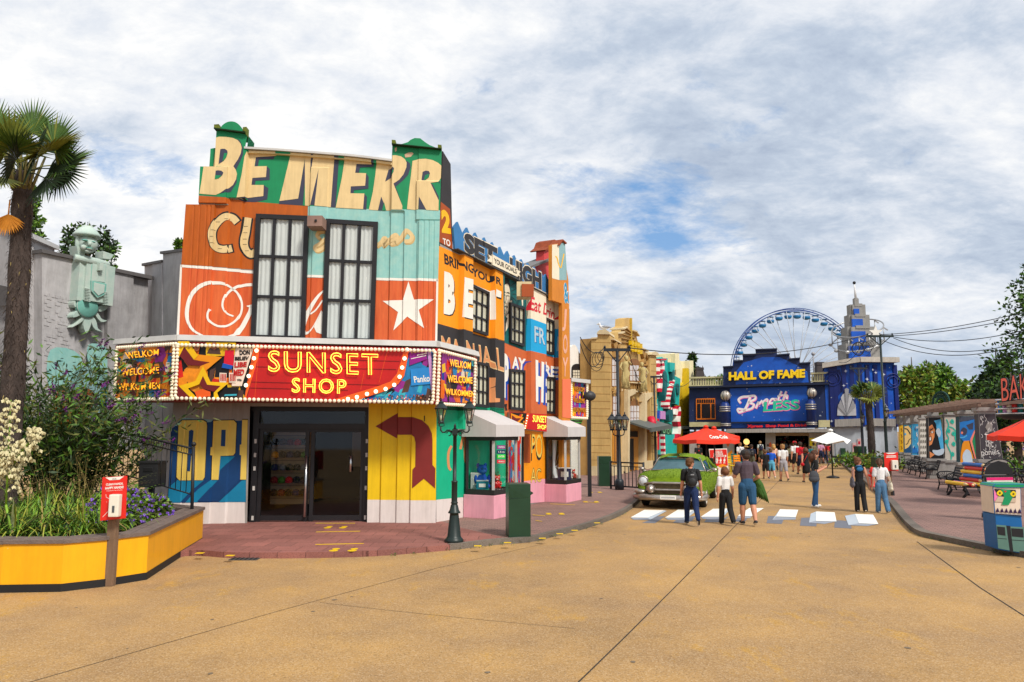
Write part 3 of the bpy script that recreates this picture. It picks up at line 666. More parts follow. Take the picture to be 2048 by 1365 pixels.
b=MB();p=F.px(634,447,.3);b.box(p,(.36,.45,.26),M('lamp box',C(150,120,108,.8),.7,.15));b.box(p+V((.03,-.24,.0)),(.05,.03,.05),black)
b.box(p+V((0,.28,.02)),(.1,.3,.1),M('bracket iron',(.03,.03,.03),.6))
tag(b.build('speaker_box'),'small brown speaker box mounted between the two upper curtained windows','speaker')
# entrance
E_=MB();a0=F.pix(494,1049)[0];a1=F.pix(735,1049)[0];zt=F.pix(620,814)[1];ztr=F.pix(620,853)[1]
for a in(a0+.07,a1-.07):F.strip(E_,(a,PAVE),(a,zt),frame_m,.14,-.32,-.16)
F.strip(E_,(a0,zt-.05),(a1,zt-.05),frame_m,.1,-.318,-.162);F.strip(E_,(a0+.14,ztr),(a1-.14,ztr),frame_m,.13,-.316,-.158)
fr=E_.build('door_frame',T)
E_=MB();E_.quad(*[F.pt(a,z_,-.25)for a,z_ in((a0+.14,ztr+.06),(a1-.14,ztr+.06),(a1-.14,zt-.1),(a0+.14,zt-.1))],pane_m);E_.build('transom_pane',T)
am=F.pix(614,950)[0];hm=M('brushed steel',(.6,.6,.6),.3,.1,8,metal=1)
for q0,q1,hx in((a0+.14,am-.02,None),(am+.02,a1-.14,None)):
 D=MB();z0,z1=PAVE+.03,ztr-.065;qm=F.pix(700,950)[0]
 for a in(q0+.05,q1-.05):F.strip(D,(a,z0),(a,z1),frame_m,.09,-.28,-.22)
 F.strip(D,(q0,z0+.06),(q1,z0+.06),frame_m,.12,-.279,-.221);F.strip(D,(q0,z1-.04),(q1,z1-.04),frame_m,.08,-.279,-.221)
 D.quad(*[F.pt(a,z_,-.25)for a,z_ in((q0,z0),(q1,z0),(q1,z1),(q0,z1))],pane_m);dd=D.build('door',T)
 H=MB();left=q0<am-1;ha=am-.06 if left else q1-.32;h0,h1=(F.pix(614,1036)[1],F.pix(614,912)[1])if left else(F.pix(706,945)[1],F.pix(706,912)[1])
 H.tube([F.pt(ha,h0,-.16),F.pt(ha,h1,-.16)],.032,hm,10)
 for zz_ in(h0+.1,h1-.1):H.tube([F.pt(ha,zz_,-.16),F.pt(ha,zz_,-.24)],.012,hm,6)
 H.build('handle',dd)
for v in(883,911,938,978,1038):
 for a in(a0+.08,a1-.08):H=MB();H.box(F.pt(a,F.pix(500,v)[1],-.15),(.05,.03,.1),M('hinge steel',(.55,.52,.48),.4));H.build('hinge',fr)
 # shop interior
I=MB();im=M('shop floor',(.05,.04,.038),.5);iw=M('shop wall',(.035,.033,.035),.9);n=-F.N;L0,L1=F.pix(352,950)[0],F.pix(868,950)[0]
q=lambda a,d,z_:F.pt(a,z_,-d)
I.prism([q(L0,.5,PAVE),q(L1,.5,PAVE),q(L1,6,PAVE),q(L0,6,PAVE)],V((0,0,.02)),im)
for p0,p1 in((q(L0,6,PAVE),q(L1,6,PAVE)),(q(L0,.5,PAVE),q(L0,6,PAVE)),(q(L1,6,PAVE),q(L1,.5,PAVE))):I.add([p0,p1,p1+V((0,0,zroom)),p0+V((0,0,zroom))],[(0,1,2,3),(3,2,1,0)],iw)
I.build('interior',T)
I=MB();slat_w=M('slat wall cream',C(150,128,104,.7),.8,.1,2);dgr=M('slat groove',(.05,.04,.035),.9);sa,sb=F.pix(508,940)[0],F.pix(592,940)[0]
I.prism([F.pt(sa,PAVE+.3,-1.5),F.pt(sb,PAVE+.3,-1.5),F.pt(sb,ztr-.1,-1.5),F.pt(sa,ztr-.1,-1.5)],-F.N*.05,slat_w)
for k in range(12):z_=PAVE+.45+k*.16;F.strip(I,(sa,z_),(sb,z_),dgr,.012,-1.5,-1.495)
I.prism([F.pt(F.pix(668,900)[0],1.3,-2.6),F.pt(F.pix(722,900)[0],1.3,-2.6),F.pt(F.pix(722,900)[0],2.3,-2.6),F.pt(F.pix(668,900)[0],2.3,-2.6)],-F.N*.05,slat_w)
I.build('slat_wall',T)
rows=(('black','brown','dark red','red','black'),('amber','black','navy','black','green'),('navy','grey','black','black','grey'),('dark red','green','red','black','brown'),('black','dark red','black','navy','black'));ccol={'black':(20,20,22),'brown':(90,60,40),'dark red':(120,20,26),'red':(190,24,30),'amber':(226,150,20),'navy':(26,36,80),'green':(70,120,40),'grey':(110,110,112)};cpro={}
for j,row in enumerate(rows):
 for i,cn in enumerate(row):
  if cn not in cpro:
   K_=thing('cap',(0,0,0),'x','cap','caps on the slat wall',world=False);q_=MB();m_=M('cap '+cn,C(*ccol[cn]),.85,.15,20);q_.lathe([(.095,-.05),(.1,0),(.085,.06),(.05,.095),(.004,.108)],(0,0,0),m_,12);q_.ball((0,-.12,-.045),(.075,.085,.012),m_,10,5);q_.build('dome',K_);cpro[cn]=(K_,True)
  K_,f_=cpro[cn];cpro[cn]=(K_,False);place_copy(K_,F.pt(sa+.12+i*(sb-sa-.2)/4.2,ztr-.42-j*.32,-1.38),.3,cn+' cap in row %s of the slat wall behind the left door'%('one','two','three','four','five')[j],f_)
  # signs : collage panels, bulbs, letters glowing neon
PAL=[C(*c)for c in((240,190,20),(236,110,20),(220,40,30),(30,130,190),(20,60,150),(150,40,140),(240,220,200),(20,18,22),(250,150,30),(60,180,200),(120,30,40),(230,90,120),(90,60,50))]
CM=[M('print colour %d'%i,c,.45,.25,6)for i,c in enumerate(PAL)]
sign_red=M('sign red',C(196,26,26,.85),.45,.12,2);sign_red2=M('sign dark red',C(120,14,22,.85),.45,.12,2);sign_or=M('sign orange',C(242,96,28,.85),.45,.08,2)
bulb_m=M('frosted bulb',C(250,236,206,.85),.25,.05,3,emit=.12);bulbdark=M('bulb socket red',C(170,16,24,.8),.4)
glow_print_m=M('yellow neon',(1,.66,.07),.3,.02,3,emit=1.4);bulb_on=M('lit bulb',(1,.9,.62),.3,.02,3,emit=1.6)  # yellow of the printed sign letters, with an added glow
star_y=M('star yellow',C(250,196,10),.4,.06);star_o=M('star orange',C(246,150,10),.4,.06);star_m=M('star shade',C(118,26,30),.5,.08)
def collage(Pn,mb,quad,n,seed,layer=1,pal=None,flat=None,tall=True):
 """a printed collage of coloured scraps inside a picture quad (bl,br,tr,tl)"""
 R=random.Random(seed);bl,br,tr,tl=[V(Pn.pix(*q,flat or 0))for q in quad];pal=pal or list(range(len(CM)))
 def at_(x,y):x=min(1,max(0,x));y=min(1,max(0,y));p=bl.lerp(br,x).lerp(tl.lerp(tr,x),y);return(p.x,p.y)
 Pn.paint(mb,[[at_(0,0),at_(1,0),at_(1,1),at_(0,1)]],CM[R.choice(pal)],layer,sz=True,flat=flat)
 for i in range(n):
  x,y=R.random(),R.random();w_=R.uniform(.04,.2)*(1-.5*i/n);h=R.uniform(.06,.4)*(1-.6*i/n);a=R.uniform(-.5,.5);k=R.choice((4,4,4,3,6));pts=[]
  for j in range(k):
   q=2*PI*j/k+PI/4;ex,ey=math.cos(q)*w_*R.uniform(.7,1.2),math.sin(q)*h*R.uniform(.7,1.2);pts.append(at_(x+ex*math.cos(a)-ey*math.sin(a)*.4,y+ex*math.sin(a)+ey*math.cos(a)))
  if abs(sum(pts[j][0]*pts[(j+1)%k][1]-pts[(j+1)%k][0]*pts[j][1]for j in range(k)))<.002:continue
  Pn.paint(mb,[pts],CM[R.choice(pal)],layer+.25+i*.03,sz=True,flat=flat)
def neonlike(Pn,mb,text,quad,r,off,m=None,bold=.0,space=1.0,inner=None):  # glowing tubes traced round letters that are print on the sign
 Q,polys,_=glyph(text,bold=bold,outline=True,space=space);bl,br,tr,tl=[V(q)for q in quad]
 f=lambda p:bl.lerp(br,p[0]).lerp(tl.lerp(tr,p[0]),p[1])
 for poly in polys:mb.tube([Pn.px(*f(Q[i]),off)for i in poly],r,m or glow_print_m,5,closed=True)
def bulbs(parent,pts,r,budget):
 """first bulbs as separate parts, the rest one mesh"""
 proto=None;rest=MB();k=0;step=max(1,len(pts)//max(1,budget))
 for i,p in enumerate(pts):
  if i%step==0 and k<budget:
   if proto is None:
    b=MB();b.ball((0,0,0),r,bulb_m,8,6);proto=b.build('bulb',parent);o=proto
   else:o=proto.copy();link(o);o.parent=parent
   o.location=V(p)-WORLD[parent.name];k+=1
  else:rest.ball(p,r,bulb_m,8,6)
 if rest.v:o=rest.build('bulb',parent);o['kind']='stuff'
def along(a,b,n):a,b=V(a),V(b);return[a.lerp(b,(i+.5)/n)for i in range(n)]
def star5(tri):return tri
# main marquee over the entrance
OFF=1.0
pa,pb=F.px(352,740,OFF),F.px(874,752,OFF)
PF=Panel(pa,pb)
TM=thing('marquee',(pa.x,pa.y,PF.pix(360,800)[1]),'wide marquee box wrapped in bulbs with SUNSET SHOP in yellow neon above the entrance','marquee')
pl=at(229,747,pa.y+1.15);pr=at(951,762,pb.y+2.1)
PL=Panel(pl,pa);PR=Panel(pb,pr)
for Pn_,(u0,u1),nm in((PL,(0,0),'l'),(PF,(0,0),'f'),(PR,(0,0),'r')):pass
ztop=PF.pix(600,690)[1];zbot=PF.pix(600,804)[1]
def zrange(Pn,uL,tL,bL,uR,tR,bR):return[Pn.pix(uL,bL),Pn.pix(uR,bR),Pn.pix(uR,tR),Pn.pix(uL,tL)]
QF=[(350,800),(869,808.5),(873.5,697),(356.5,684)];QL=[(227,804),(349.5,800),(356,684),(232.5,692)];QR=[(869.5,808.5),(949,813),(953,716),(874,697)]
b=MB();base=[]
for Pn,Q in((PL,QL),(PF,QF),(PR,QR)):
 P4=[Pn.pix(*q)for q in Q];Pn.solid(b,[P4],sign_red,-.12,.02,sz=True)
b.build('casing',TM)
b=MB();zt_=PF.pix(600,690)[1];zs_=PF.pix(600,805)[1]
ring=[PL.pt(0,0),PF.pt(0,0),PF.pt(PF.L,0),PR.pt(PR.L,0),PR.pt(PR.L,0)-F.N*.2,F.pt(F.pix(355,900)[0]-.9,0,.02)]
b.prism([p+V((0,0,zs_+.02))for p in ring],V((0,0,.05)),M('soffit red',C(150,50,30,.8),.6),both=True)
b.build('soffit',TM)
b=MB()
for Pn,Q,dv in((PL,QL,8),(PF,QF,10),(PR,QR,11)):
 tl,tr=Q[3],Q[2];A,B=Pn.pix(*tl),Pn.pix(*tr);h=.13
 b.prism([Pn.pt(A[0]-.0,A[1]+.03,.1),Pn.pt(B[0],B[1]+.03,.1),Pn.pt(B[0],B[1]+.03+h,.06),Pn.pt(A[0],A[1]+.03+h,.06)],-Pn.N*.5,mortar_g)
b.prism([p+V((0,0,ztop+.06))for p in ring],V((0,0,.05)),mortar_g,both=True)
b.build('top_edge',TM)
for Pn,Q,sd_,wq in((PL,[(233,797),(342,795),(347,690),(238,697)],11,[((262,719),(324,712),(325,699),(257,706)),((250,753),(325,748),(326,734),(249,739)),((244,782),(327,779),(328,765),(243,768))]),
(PR,[(879,803),(944,807),(948,722),(882,703)],23,[((893,733),(934,739),(935,726),(892,718)),((889,765),(938,768),(938,755),(888,750)),((884,789),(942,795),(942,783),(884,777))])):
 b=MB();collage(Pn,b,Q,60,sd_,6,flat=.02,pal=[1,0,3,4,5,6,7,8,9,2,10,12]);b.build('collage_print',TM)
 b=MB()
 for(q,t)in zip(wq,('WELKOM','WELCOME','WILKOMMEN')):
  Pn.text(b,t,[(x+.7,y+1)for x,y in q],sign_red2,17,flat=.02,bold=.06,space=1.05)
  Pn.text(b,t,q,M('amber neon',(1,.42,.02),.35,.02,emit=.75),19,flat=.02,bold=.015,space=1.05)  # printed welcome words, given emission of their own
 b.build('glow_lettering',TM)
b=MB();collage(PF,b,[(357,795),(500,798),(509,690),(360,688)],26,5,6,flat=.02,pal=[0,1,8,12,7,2])
pp=lambda polys,m,l:PF.paint(b,polys,m,l,flat=.02)
pp([ze((1170,100),(1530,100),(1520,250),(1170,270))],CM[0],14)
pp([ze((1520,165),(1740,170),(1600,620),(1480,620))],M('poster cream',C(250,225,205),.5),14)
skin_p=M('printed skin',C(170,100,70),.5)
for(c,r)in(((1270,140),36),((1452,150),32),((1060,160),34)):
 pp([[(ze((c[0]+r*math.cos(q*PI/6),c[1]+r*1.25*math.sin(q*PI/6)))[0])for q in range(12)]],skin_p,16)
pp([ze((1180,230),(1215,165),(1330,165),(1350,240))],CM[12],15);pp([ze((1400,190),(1510,190),(1500,380),(1380,380))],M('printed scarlet',C(226,20,50),.5),15)
pp([ze((1375,345),(1495,375),(1480,420),(1360,400))],M('printed blue',C(10,90,190),.5),16);pp([ze((1420,130),(1440,105),(1490,120),(1490,170),(1470,150),(1430,160))],CM[7],17)
for t,q,m in(('DON',((1575,250),(1700,245),(1700,190),(1575,190)),CM[7]),('BELIEV',((1518,315),(1680,310),(1690,262),(1520,270)),CM[7]),('LIBE',((1512,400),(1660,390),(1665,330),(1515,335)),sign_red),('MED',((1500,500),(1620,495),(1640,420),(1505,420)),sign_red),('With',((1545,560),(1600,560),(1600,535),(1545,535)),CM[7])):
 PF.text(b,t,ze(*q),m,17,flat=.02,bold=.05)
for x in(1335,1450):pp([ze((x,460),(x+85,465),(x+80,585),(x,580))],CM[6],16);pp([ze((x+12+18*j,475),(x+24+18*j,475),(x+22+18*j,560),(x+10+18*j,560))for j in range(4)],sign_red,17)
pp([ze((1390,640),(1570,630),(1540,770),(1340,770))],CM[7],16);pp([ze((1400,720),(1545,715),(1540,735),(1390,740))],CM[9],17)
def starset(outer,hole,shade):
 pp([outer],star_o,18);pp([shade],star_m,19)
starA=ze((840,85),(970,85),(1065,240),(1365,275),(1180,430),(1160,600),(1000,600),(1090,420),(1110,372),(1210,340),(1030,305),(915,150),(830,310),(820,200))
pp([starA],star_o,18);pp([ze((915,150),(1030,310),(1220,335),(1110,378),(960,370),(850,250))],star_m,19);pp([ze((840,85),(970,85),(1065,240),(1090,245),(1030,305),(915,150),(830,310),(818,280))],star_y,20)
starB=ze((1140,380),(1230,570),(1450,580),(1310,700),(1335,770),(1270,770),(1270,700),(1350,620),(1190,605),(1140,500),(1095,600),(960,650),(1075,770),(1000,770),(850,620),(1050,560))
pp([ze((800,650),(850,615),(1000,765),(860,765))],star_m,19.5);pp([ze((1140,500),(1190,605),(1355,620),(1270,690),(1135,650),(1095,590))],star_m,20);pp([ze((1040,690),(1130,655),(1230,690),(1230,740),(1070,765))],sign_or,20.5);pp([starB],star_y,21)
b.build('star_print',TM)
b=MB()
pp([zf((0,560),(85,85),(155,85),(20,540),(30,568))+[],],sign_or,8)
pp([zf((150,85),(1395,118),(1355,250),(1320,350),(1270,410),(1150,455),(770,570),(20,562))],sign_red,9)
pp([zf((1395,118),(1435,120),(1390,360),(1340,430),(1230,490),(950,580),(770,570),(1150,455),(1270,410),(1325,345),(1360,240))],sign_or,10)
for(x0,y0,x1,y1)in((128,195,1350,232),(105,278,1320,302),(60,410,1290,440),(45,462,900,482)):pp([zf((x0,y0),(x1,y1),(x1,y1+5),(x0,y0+5))],sign_red2,11)
for(x0,y0,x1,y1)in((130,90,90,560),(1245,130,1170,420),(1040,330,1010,480)):pp([zf((x0,y0),(x0+3,y0),(x1+3,y1),(x1,y1))],sign_or,11)
b.build('sign_field',TM)
b=MB()
collage(PF,b,[zf((1000,583))[0],zf((1648,590))[0],zf((1655,128))[0],zf((1440,120))[0]],36,17,6,flat=.02,pal=[5,4,7,7,3,12,9])
purple=M('printed purple',C(150,20,140),.5);lilac=M('printed lilac',C(206,150,210),.5)
pp([zf((1440,128),(1590,120),(1588,215),(1435,270))],purple,12);pp([zf((1590,125),(1620,125),(1650,500),(1625,500))],lilac,13)
pp([zf((1445,300),(1615,285),(1618,430),(1450,445))],M('printed sky blue',C(40,140,215),.5),12);PF.text(b,'Panko',zf((1480,420),(1612,410),(1612,350),(1470,365)),white,13,flat=.02,bold=.02)
PF.text(b,'THE APPLE',zf((1445,165),(1580,150),(1582,128),(1442,142)),M('printed gold',C(230,180,60),.5),13,flat=.02,bold=.03)
pp([zf((1500,178),(1585,160),(1585,168),(1500,186)),zf((1450,208),(1580,180),(1580,187),(1450,215))],white,13)
Rc=random.Random(3)
for i in range(150):
 x=960+690*Rc.random();t=max(0,(1300-x)/340);y=585-Rc.random()*(60 if x>1250 else 30)+0;s_=Rc.uniform(3,8);pp([zf((x-s_,y+s_),(x+s_,y+s_),(x+s_*.6,y-s_),(x-s_*.6,y-s_))],CM[Rc.choice((7,2,6,1,12,3))],14+i*.01)
pp([zf((1395,118),(1435,120),(1390,360),(1340,430),(1230,490),(950,580),(770,570),(1150,455),(1270,410),(1325,345),(1360,240))],sign_or,16)
b.build('city_print',TM)
b=MB();neonlike(PF,b,'SUNSET',zf((205,318),(1160,352),(1158,170),(205,140)),.012,.12,bold=.035,space=1.16)
neonlike(PF,b,'SHOP',zf((410,500),(878,515),(880,392),(412,378)),.011,.12,bold=.035,space=1.2);b.build('glow_lettering',TM)
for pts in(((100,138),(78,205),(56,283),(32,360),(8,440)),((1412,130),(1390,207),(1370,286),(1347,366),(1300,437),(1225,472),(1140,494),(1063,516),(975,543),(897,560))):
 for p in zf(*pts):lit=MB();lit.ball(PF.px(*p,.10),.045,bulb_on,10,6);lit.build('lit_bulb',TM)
pts=[]
nb=58
pts+=along(PF.px(352,690,.12),PF.px(871,702,.12),nb+8)+along(PF.px(350,797,.12),PF.px(868,805.5,.12),nb)
pts+=along(PL.px(233,696,.1),PL.px(354,688,.1),26)+along(PL.px(228,800,.1),PL.px(348,798,.1),24)+along(PL.px(234,697,.1),PL.px(228,800,.1),16)
pts+=along(PF.px(355.5,690,.12),PF.px(350.5,796,.12),15)+along(PL.px(348.5,690,.1),PL.px(343,796,.1),15)
pts+=along(PF.px(870,702,.12),PF.px(866,804,.12),15)+along(PR.px(879,703,.1),PR.px(875,806,.1),15)
pts+=along(PR.px(876,701,.1),PR.px(950,720,.1),17)+along(PR.px(872,808,.1),PR.px(948,812,.1),17)+along(PR.px(951,718,.1),PR.px(948,812,.1),15)
pts.sort(key=lambda p:p.y)
bulbs(TM,pts,.043,100)
# the long painted side building
N0=F.px(873,1045);zl=z_over(878,485,N0);far=G(1127,611.5,zl)
S=Panel(N0,G(1085,1004.5,PAVE))
zs,z7,z8,z9=Z((840,420),2.133),Z((860,420),6.203),Z((860,620),5.687),Z((900,800),4.875)
TS=thing('mural_side_building',(N0.x+.5,N0.y+1,PAVE),'long two storey facade painted with letters, a man\'s face and windows beside the corner shop','building')
for u0,u1 in((917.5,937),(981,1001),(1053,1085),(1110,1122)):S.reg(u0,u1,490,860,.14)
or_p=M('amber wall paint',C(252,156,6,.85),.6,.07,2,stain=.2);blk_p=M('charcoal wall paint',C(52,50,52,.8),.6,.12,2,stain=.2);tl_p=M('dark teal paint',C(0,104,104,.8),.6,.1,2,stain=.2)
crm_p=M('cream wall paint',C(246,234,208,.85),.6,.05,2,stain=.2);cy_p=M('cyan wall paint',C(8,166,222,.85),.55,.07,2);ter_p=M('terracotta paint',C(212,106,56,.85),.6,.1,2,stain=.25)
och_p=M('ochre orange paint',C(222,138,40,.85),.6,.1,2,stain=.25);brn_p=M('rust paint',C(170,78,26,.8),.6,.1,2);tan_p=M('tan letter paint',C(222,150,98,.85),.6,.08,2);tanl_p=M('pale tan paint',C(246,208,150,.85),.6,.06,2)
rblue=M('royal blue paint',C(14,74,176,.85),.5,.06,2);pink_p=M('pink paint',C(244,172,188,.82),.6,.05,2,stain=.25);coral=M('coral paint',C(250,124,84,.85),.6,.06,2,stain=.15)
W=MB();s0,s1=.0,S.pix(1141,800)[0]
topz=lambda a:zl
zl=S.pix(1141,619)[1];S.paint(W,[[(0,PAVE-.02),(s1,PAVE-.02),(s1,zl),(0,S.pix(874,483.5)[1])]],grey_p,0,sz=True)
n=-S.N
W.prism([S.pt(.3,zl-.2,-.3),S.pt(s1,zl-.2,-.3),S.pt(s1,zl-.2,-6),S.pt(.3,zl-.2,-6)],V((0,0,.1)),rm)
W.add([S.pt(s1,PAVE,0),S.pt(s1,PAVE,-6),S.pt(s1,zl,-6),S.pt(s1,zl,0)],[(0,1,2,3),(3,2,1,0)],ter_p)
p=lambda polys,m,l=1:S.paint(W,polys,m,l)
p([zs((72,150),(335,268),(340,562),(72,484))],or_p);p([zs((72,484),(344,560),(344,870),(72,850))],blk_p)
p([zs((335,268),(455,326),(452,604),(344,562))],tl_p);p([zs((452,322),(606,398),(606,520),(452,464))],crm_p);p([zs((452,464),(606,520),(606,638),(452,602))],cy_p)
p([zs((344,560),(452,602),(606,638),(606,900),(344,885))],ter_p)
p([[(872,808),(950,812),(1021,820),(1021,1000),(935,1000),(872,1001)]],teal_g);p([[(872,1000),(935,994),(935,1040),(872,1052)]],plinth_m,2)
p([[(1021,826),(1124,834),(1124,962),(1021,975)]],or_p,2);p([[(1021,966),(1140,952),(1140,1000),(1021,1010)]],pink_p,3)
p([z9((720,335),(780,335),(780,615),(720,615))],brn_p,3)
S.text(W,'PO',z9((785,600),(900,590),(900,335),(790,335)),black,3,bold=.0);S.text(W,'PO',z9((788,520),(895,585),(895,340),(795,330)),oldyl,4)
S.text(W,'AC',z9((780,815),(888,805),(885,668),(785,660)),black,3,bold=.03);S.text(W,'AC',z9((783,810),(885,800),(880,672),(785,668)),oldyl,4)
for pts,m in(((892,450),(868,500),(862,570),(870,640),(888,665)),tan_p),(((1005,270),(1000,330),(985,410),(970,480)),tan_p),(((1015,340),(1010,450),(1012,560),(1020,600)),tan_p):p(stroke(curve(zh(*pts),4),5),m,2)
W.build('wall',TS)
W=MB()
S.solid(W,[[(876,484),(884.5,303),(900,329),(904,499)]],blk_p,-.5,.02);S.paint(W,[[(876,484),(880,404),(898.5,419),(904,499)]],brn_p,1,flat=.02)
S.text(W,'2',z7((135,285),(250,305),(235,40),(125,-20)),M('gold paint',C(248,190,10,.85),.5),2,flat=.02,bold=.06);S.text(W,'TO 1',z7((150,425),(285,480),(280,390),(145,350)),white,2,flat=.02,bold=.03)
W.build('parapet',TS)
jag_m=M('jagged blue board',C(56,122,178,.85),.6,.08,2)
pk=[(305,155),(422,225),(527,288),(640,348),(738,407),(835,463),(927,515),(1013,568),(1100,617),(1183,663),(1262,710),(1340,760),(1405,800),(1468,842)]
pl_=[(250,225)]
for i,q in enumerate(pk):
 pl_.append(q)
 nx=pk[i+1]if i+1<len(pk)else(1515,905);h=138-6*i
 pl_.append((q[0]*.45+nx[0]*.55,nx[1]+h*.62))
pl_+=[(1520,940),(1520,1112),(270,488)]
W=MB();S.solid(W,[z7(*pl_)],jag_m,.04,.1)
S.text(W,'SET',z7((378,528),(800,742),(800,470),(372,262)),crm_p,1,flat=.1,bold=.075);S.text(W,'SET',z7((383,520),(795,730),(795,480),(380,275)),blk_p,2,flat=.1,bold=.06)
S.text(W,'HIGH',z7((948,838),(1352,1012),(1350,775),(945,575)),crm_p,1,flat=.1,bold=.075);S.text(W,'HIGH',z7((952,830),(1348,1003),(1345,785),(950,590)),blk_p,2,flat=.1,bold=.06)
S.solid(W,[z7((720,562),(1032,735),(1032,838),(720,690)),z7((665,560),(715,590),(715,665),(668,645),(690,610)),z7((1035,755),(1068,772),(1050,800),(1068,835),(1035,820))],crm_p,.1,.15)
S.text(W,'YOUR GOALS',z7((738,668),(1020,806),(1018,742),(735,602)),black,1,flat=.15,bold=.02)
S.solid(W,[z7((268,488),(1660,1190),(1660,1200),(268,500))],M('board ledge',(.05,.05,.05),.7),0,.2)
W.build('jagged_board',TS)
# lettering on the wall
W=MB()
S.text(W,'BRING YOUR',z7((178,672),(832,950),(832,862),(172,538)),black,2,bold=.03)
for t,q in(('B',((165,1290),(302,1320),(312,808),(172,762))),('E',((360,1335),(472,1362),(480,872),(368,842)))):
 qq=z7(*q);S.text(W,t,[(u+1.6,v+2.4)for u,v in qq],black,2,bold=.07);S.text(W,t,qq,white,3,bold=.07)
p2=lambda polys,m,l=2:S.paint(W,polys,m,l)
p2([z7((770,1100),(830,1120),(832,1050),(765,1010))],black,2);p2([z7((765,990),(828,1022),(825,1098),(760,1080)),z7((735,1020),(755,1000),(760,1365),(738,1365))],white,3)
p2([z7((535,925),(745,1015),(745,1035),(535,940))],white,2)
S.text(W,'MANUAL',z8((138,505),(792,715),(768,448),(122,292)),tanl_p,2,bold=.03,space=1.1);S.text(W,'MANUAL',z8((142,500),(786,700),(762,460),(130,300)),tan_p,3,bold=.01,space=1.12)
p2([z8((672,770),(695,775),(690,870),(670,920)),z8((668,920),(690,880),(695,1005),(745,1010),(742,1050),(668,1055))],tan_p,2)
def pay(t,q,sh=4,b_=.06):
 q=z8(*q);S.text(W,t,[(u+sh,v+5)for u,v in q],rblue,2,bold=b_);S.text(W,t,q,white,3,bold=b_)
pay('P',((832,1000),(892,1008),(892,520),(832,488)));pay('AY',((930,668),(1072,690),(1088,560),(925,525)),3,.04);pay('H',((1155,1045),(1240,1058),(1250,600),(1150,570)))
p2([z8((1268,592),(1292,600),(1290,1070),(1268,1062))],white,2);p2([z8((1268,700),(1292,705),(1292,790),(1268,785)),z8((1268,870),(1292,875),(1292,950),(1268,945)),z8((1268,1060),(1292,1065),(1292,1100),(1268,1095))],rblue,3)
pay('RE',((1298,750),(1425,775),(1428,650),(1298,620)),3,.04)
p2([z8((1432,690),(1468,690),(1468,770),(1432,770)),z8((1432,850),(1468,850),(1468,935),(1432,935)),z8((1432,1025),(1468,1022),(1468,1112),(1432,1115))],rblue,2)
S.text(W,'Eat Drink',z7((1190,1250),(1610,1385),(1605,1270),(1175,1060)),M('red script',C(218,36,52,.85),.5),2,bold=.02,shear=.35)
S.text(W,'FR',z8((1145,375),(1268,408),(1264,232),(1140,190)),rblue,2,bold=.03);S.text(W,'FR',z8((1140,370),(1262,402),(1258,226),(1136,186)),M('pale grey blue',C(190,214,226,.8),.6),3,bold=.02)
p2([z8((1422,305),(1478,318),(1476,482),(1422,470))],M('pale grey blue',(.5,.5,.5)),2);p2([z8((1452,325),(1460,327),(1460,440),(1452,438))],rblue,3)
p2([z8((835,1075),(875,1070),(870,1110),(880,1145),(855,1150),(850,1110))],black,2)
fc=[z7((905,935),(965,915),(988,985),(990,1180),(965,1290),(938,1325),(912,1285),(896,1140),(893,1010)),z7((985,1130),(1015,1125),(1005,1190),(988,1205))]
p2(fc,crm_p,2);p2([z7((882,890),(918,838),(965,855),(992,930),(988,1000),(975,935),(950,915),(905,938),(890,985))],black,3)
for q,wd in((((900,1010),(918,1015),(928,1030)),1.8),(((945,1030),(965,1028),(982,1040)),1.8),(((900,1055),(915,1050),(928,1062)),1.2),(((948,1070),(965,1065),(980,1075)),1.2),(((940,1060),(938,1120),(925,1150),(940,1165)),1),(((920,1205),(938,1195),(958,1205),(942,1220)),1.6),(((900,1200),(915,1275),(938,1318),(965,1280),(985,1190)),1)):p2(stroke(z7(*q),wd),black,4)
p2([z8((820,0),(850,-10),(910,75),(885,200),(815,325),(835,180),(870,90))],crm_p,2);p2(stroke(z8((870,90),(850,160),(845,280)),3.5),black,3)
for q in(((1005,940),(1060,900)),((1010,1010),(1055,985)),((1020,1045),(1060,1050)),((1020,1085),(1070,1135))):p2(stroke(z7(*q),1.2),black,2)
p2([z7((1120,1025),(1165,1030),(1162,1090),(1150,1095),(1150,1190),(1138,1190),(1130,1095),(1118,1080))],crm_p,3)
W.build('lettering',TS)
dim_c=M('cream blind',C(226,216,190,.8),.8,.15,2)
for q in([(944,658.7),(976,669),(978.5,586.9),(945,570.7)],[(1023.2,682.4),(1049,691),(1050,617.5),(1022.8,608)],[(1086.8,702.6),(1108,708),(1108.5,644),(1087,634.7)],
[(951,810),(977,813.5),(977.5,731),(952,725)],[(1022.6,816.6),(1049.5,819.6),(1050,743.4),(1022.6,741)],[(1087,824),(1109.7,826),(1110.6,757.2),(1087,755.4)]):
 grid_window(S,q,3,3,TS,.075,.045,.0,.08,dim_c,pleat=False)
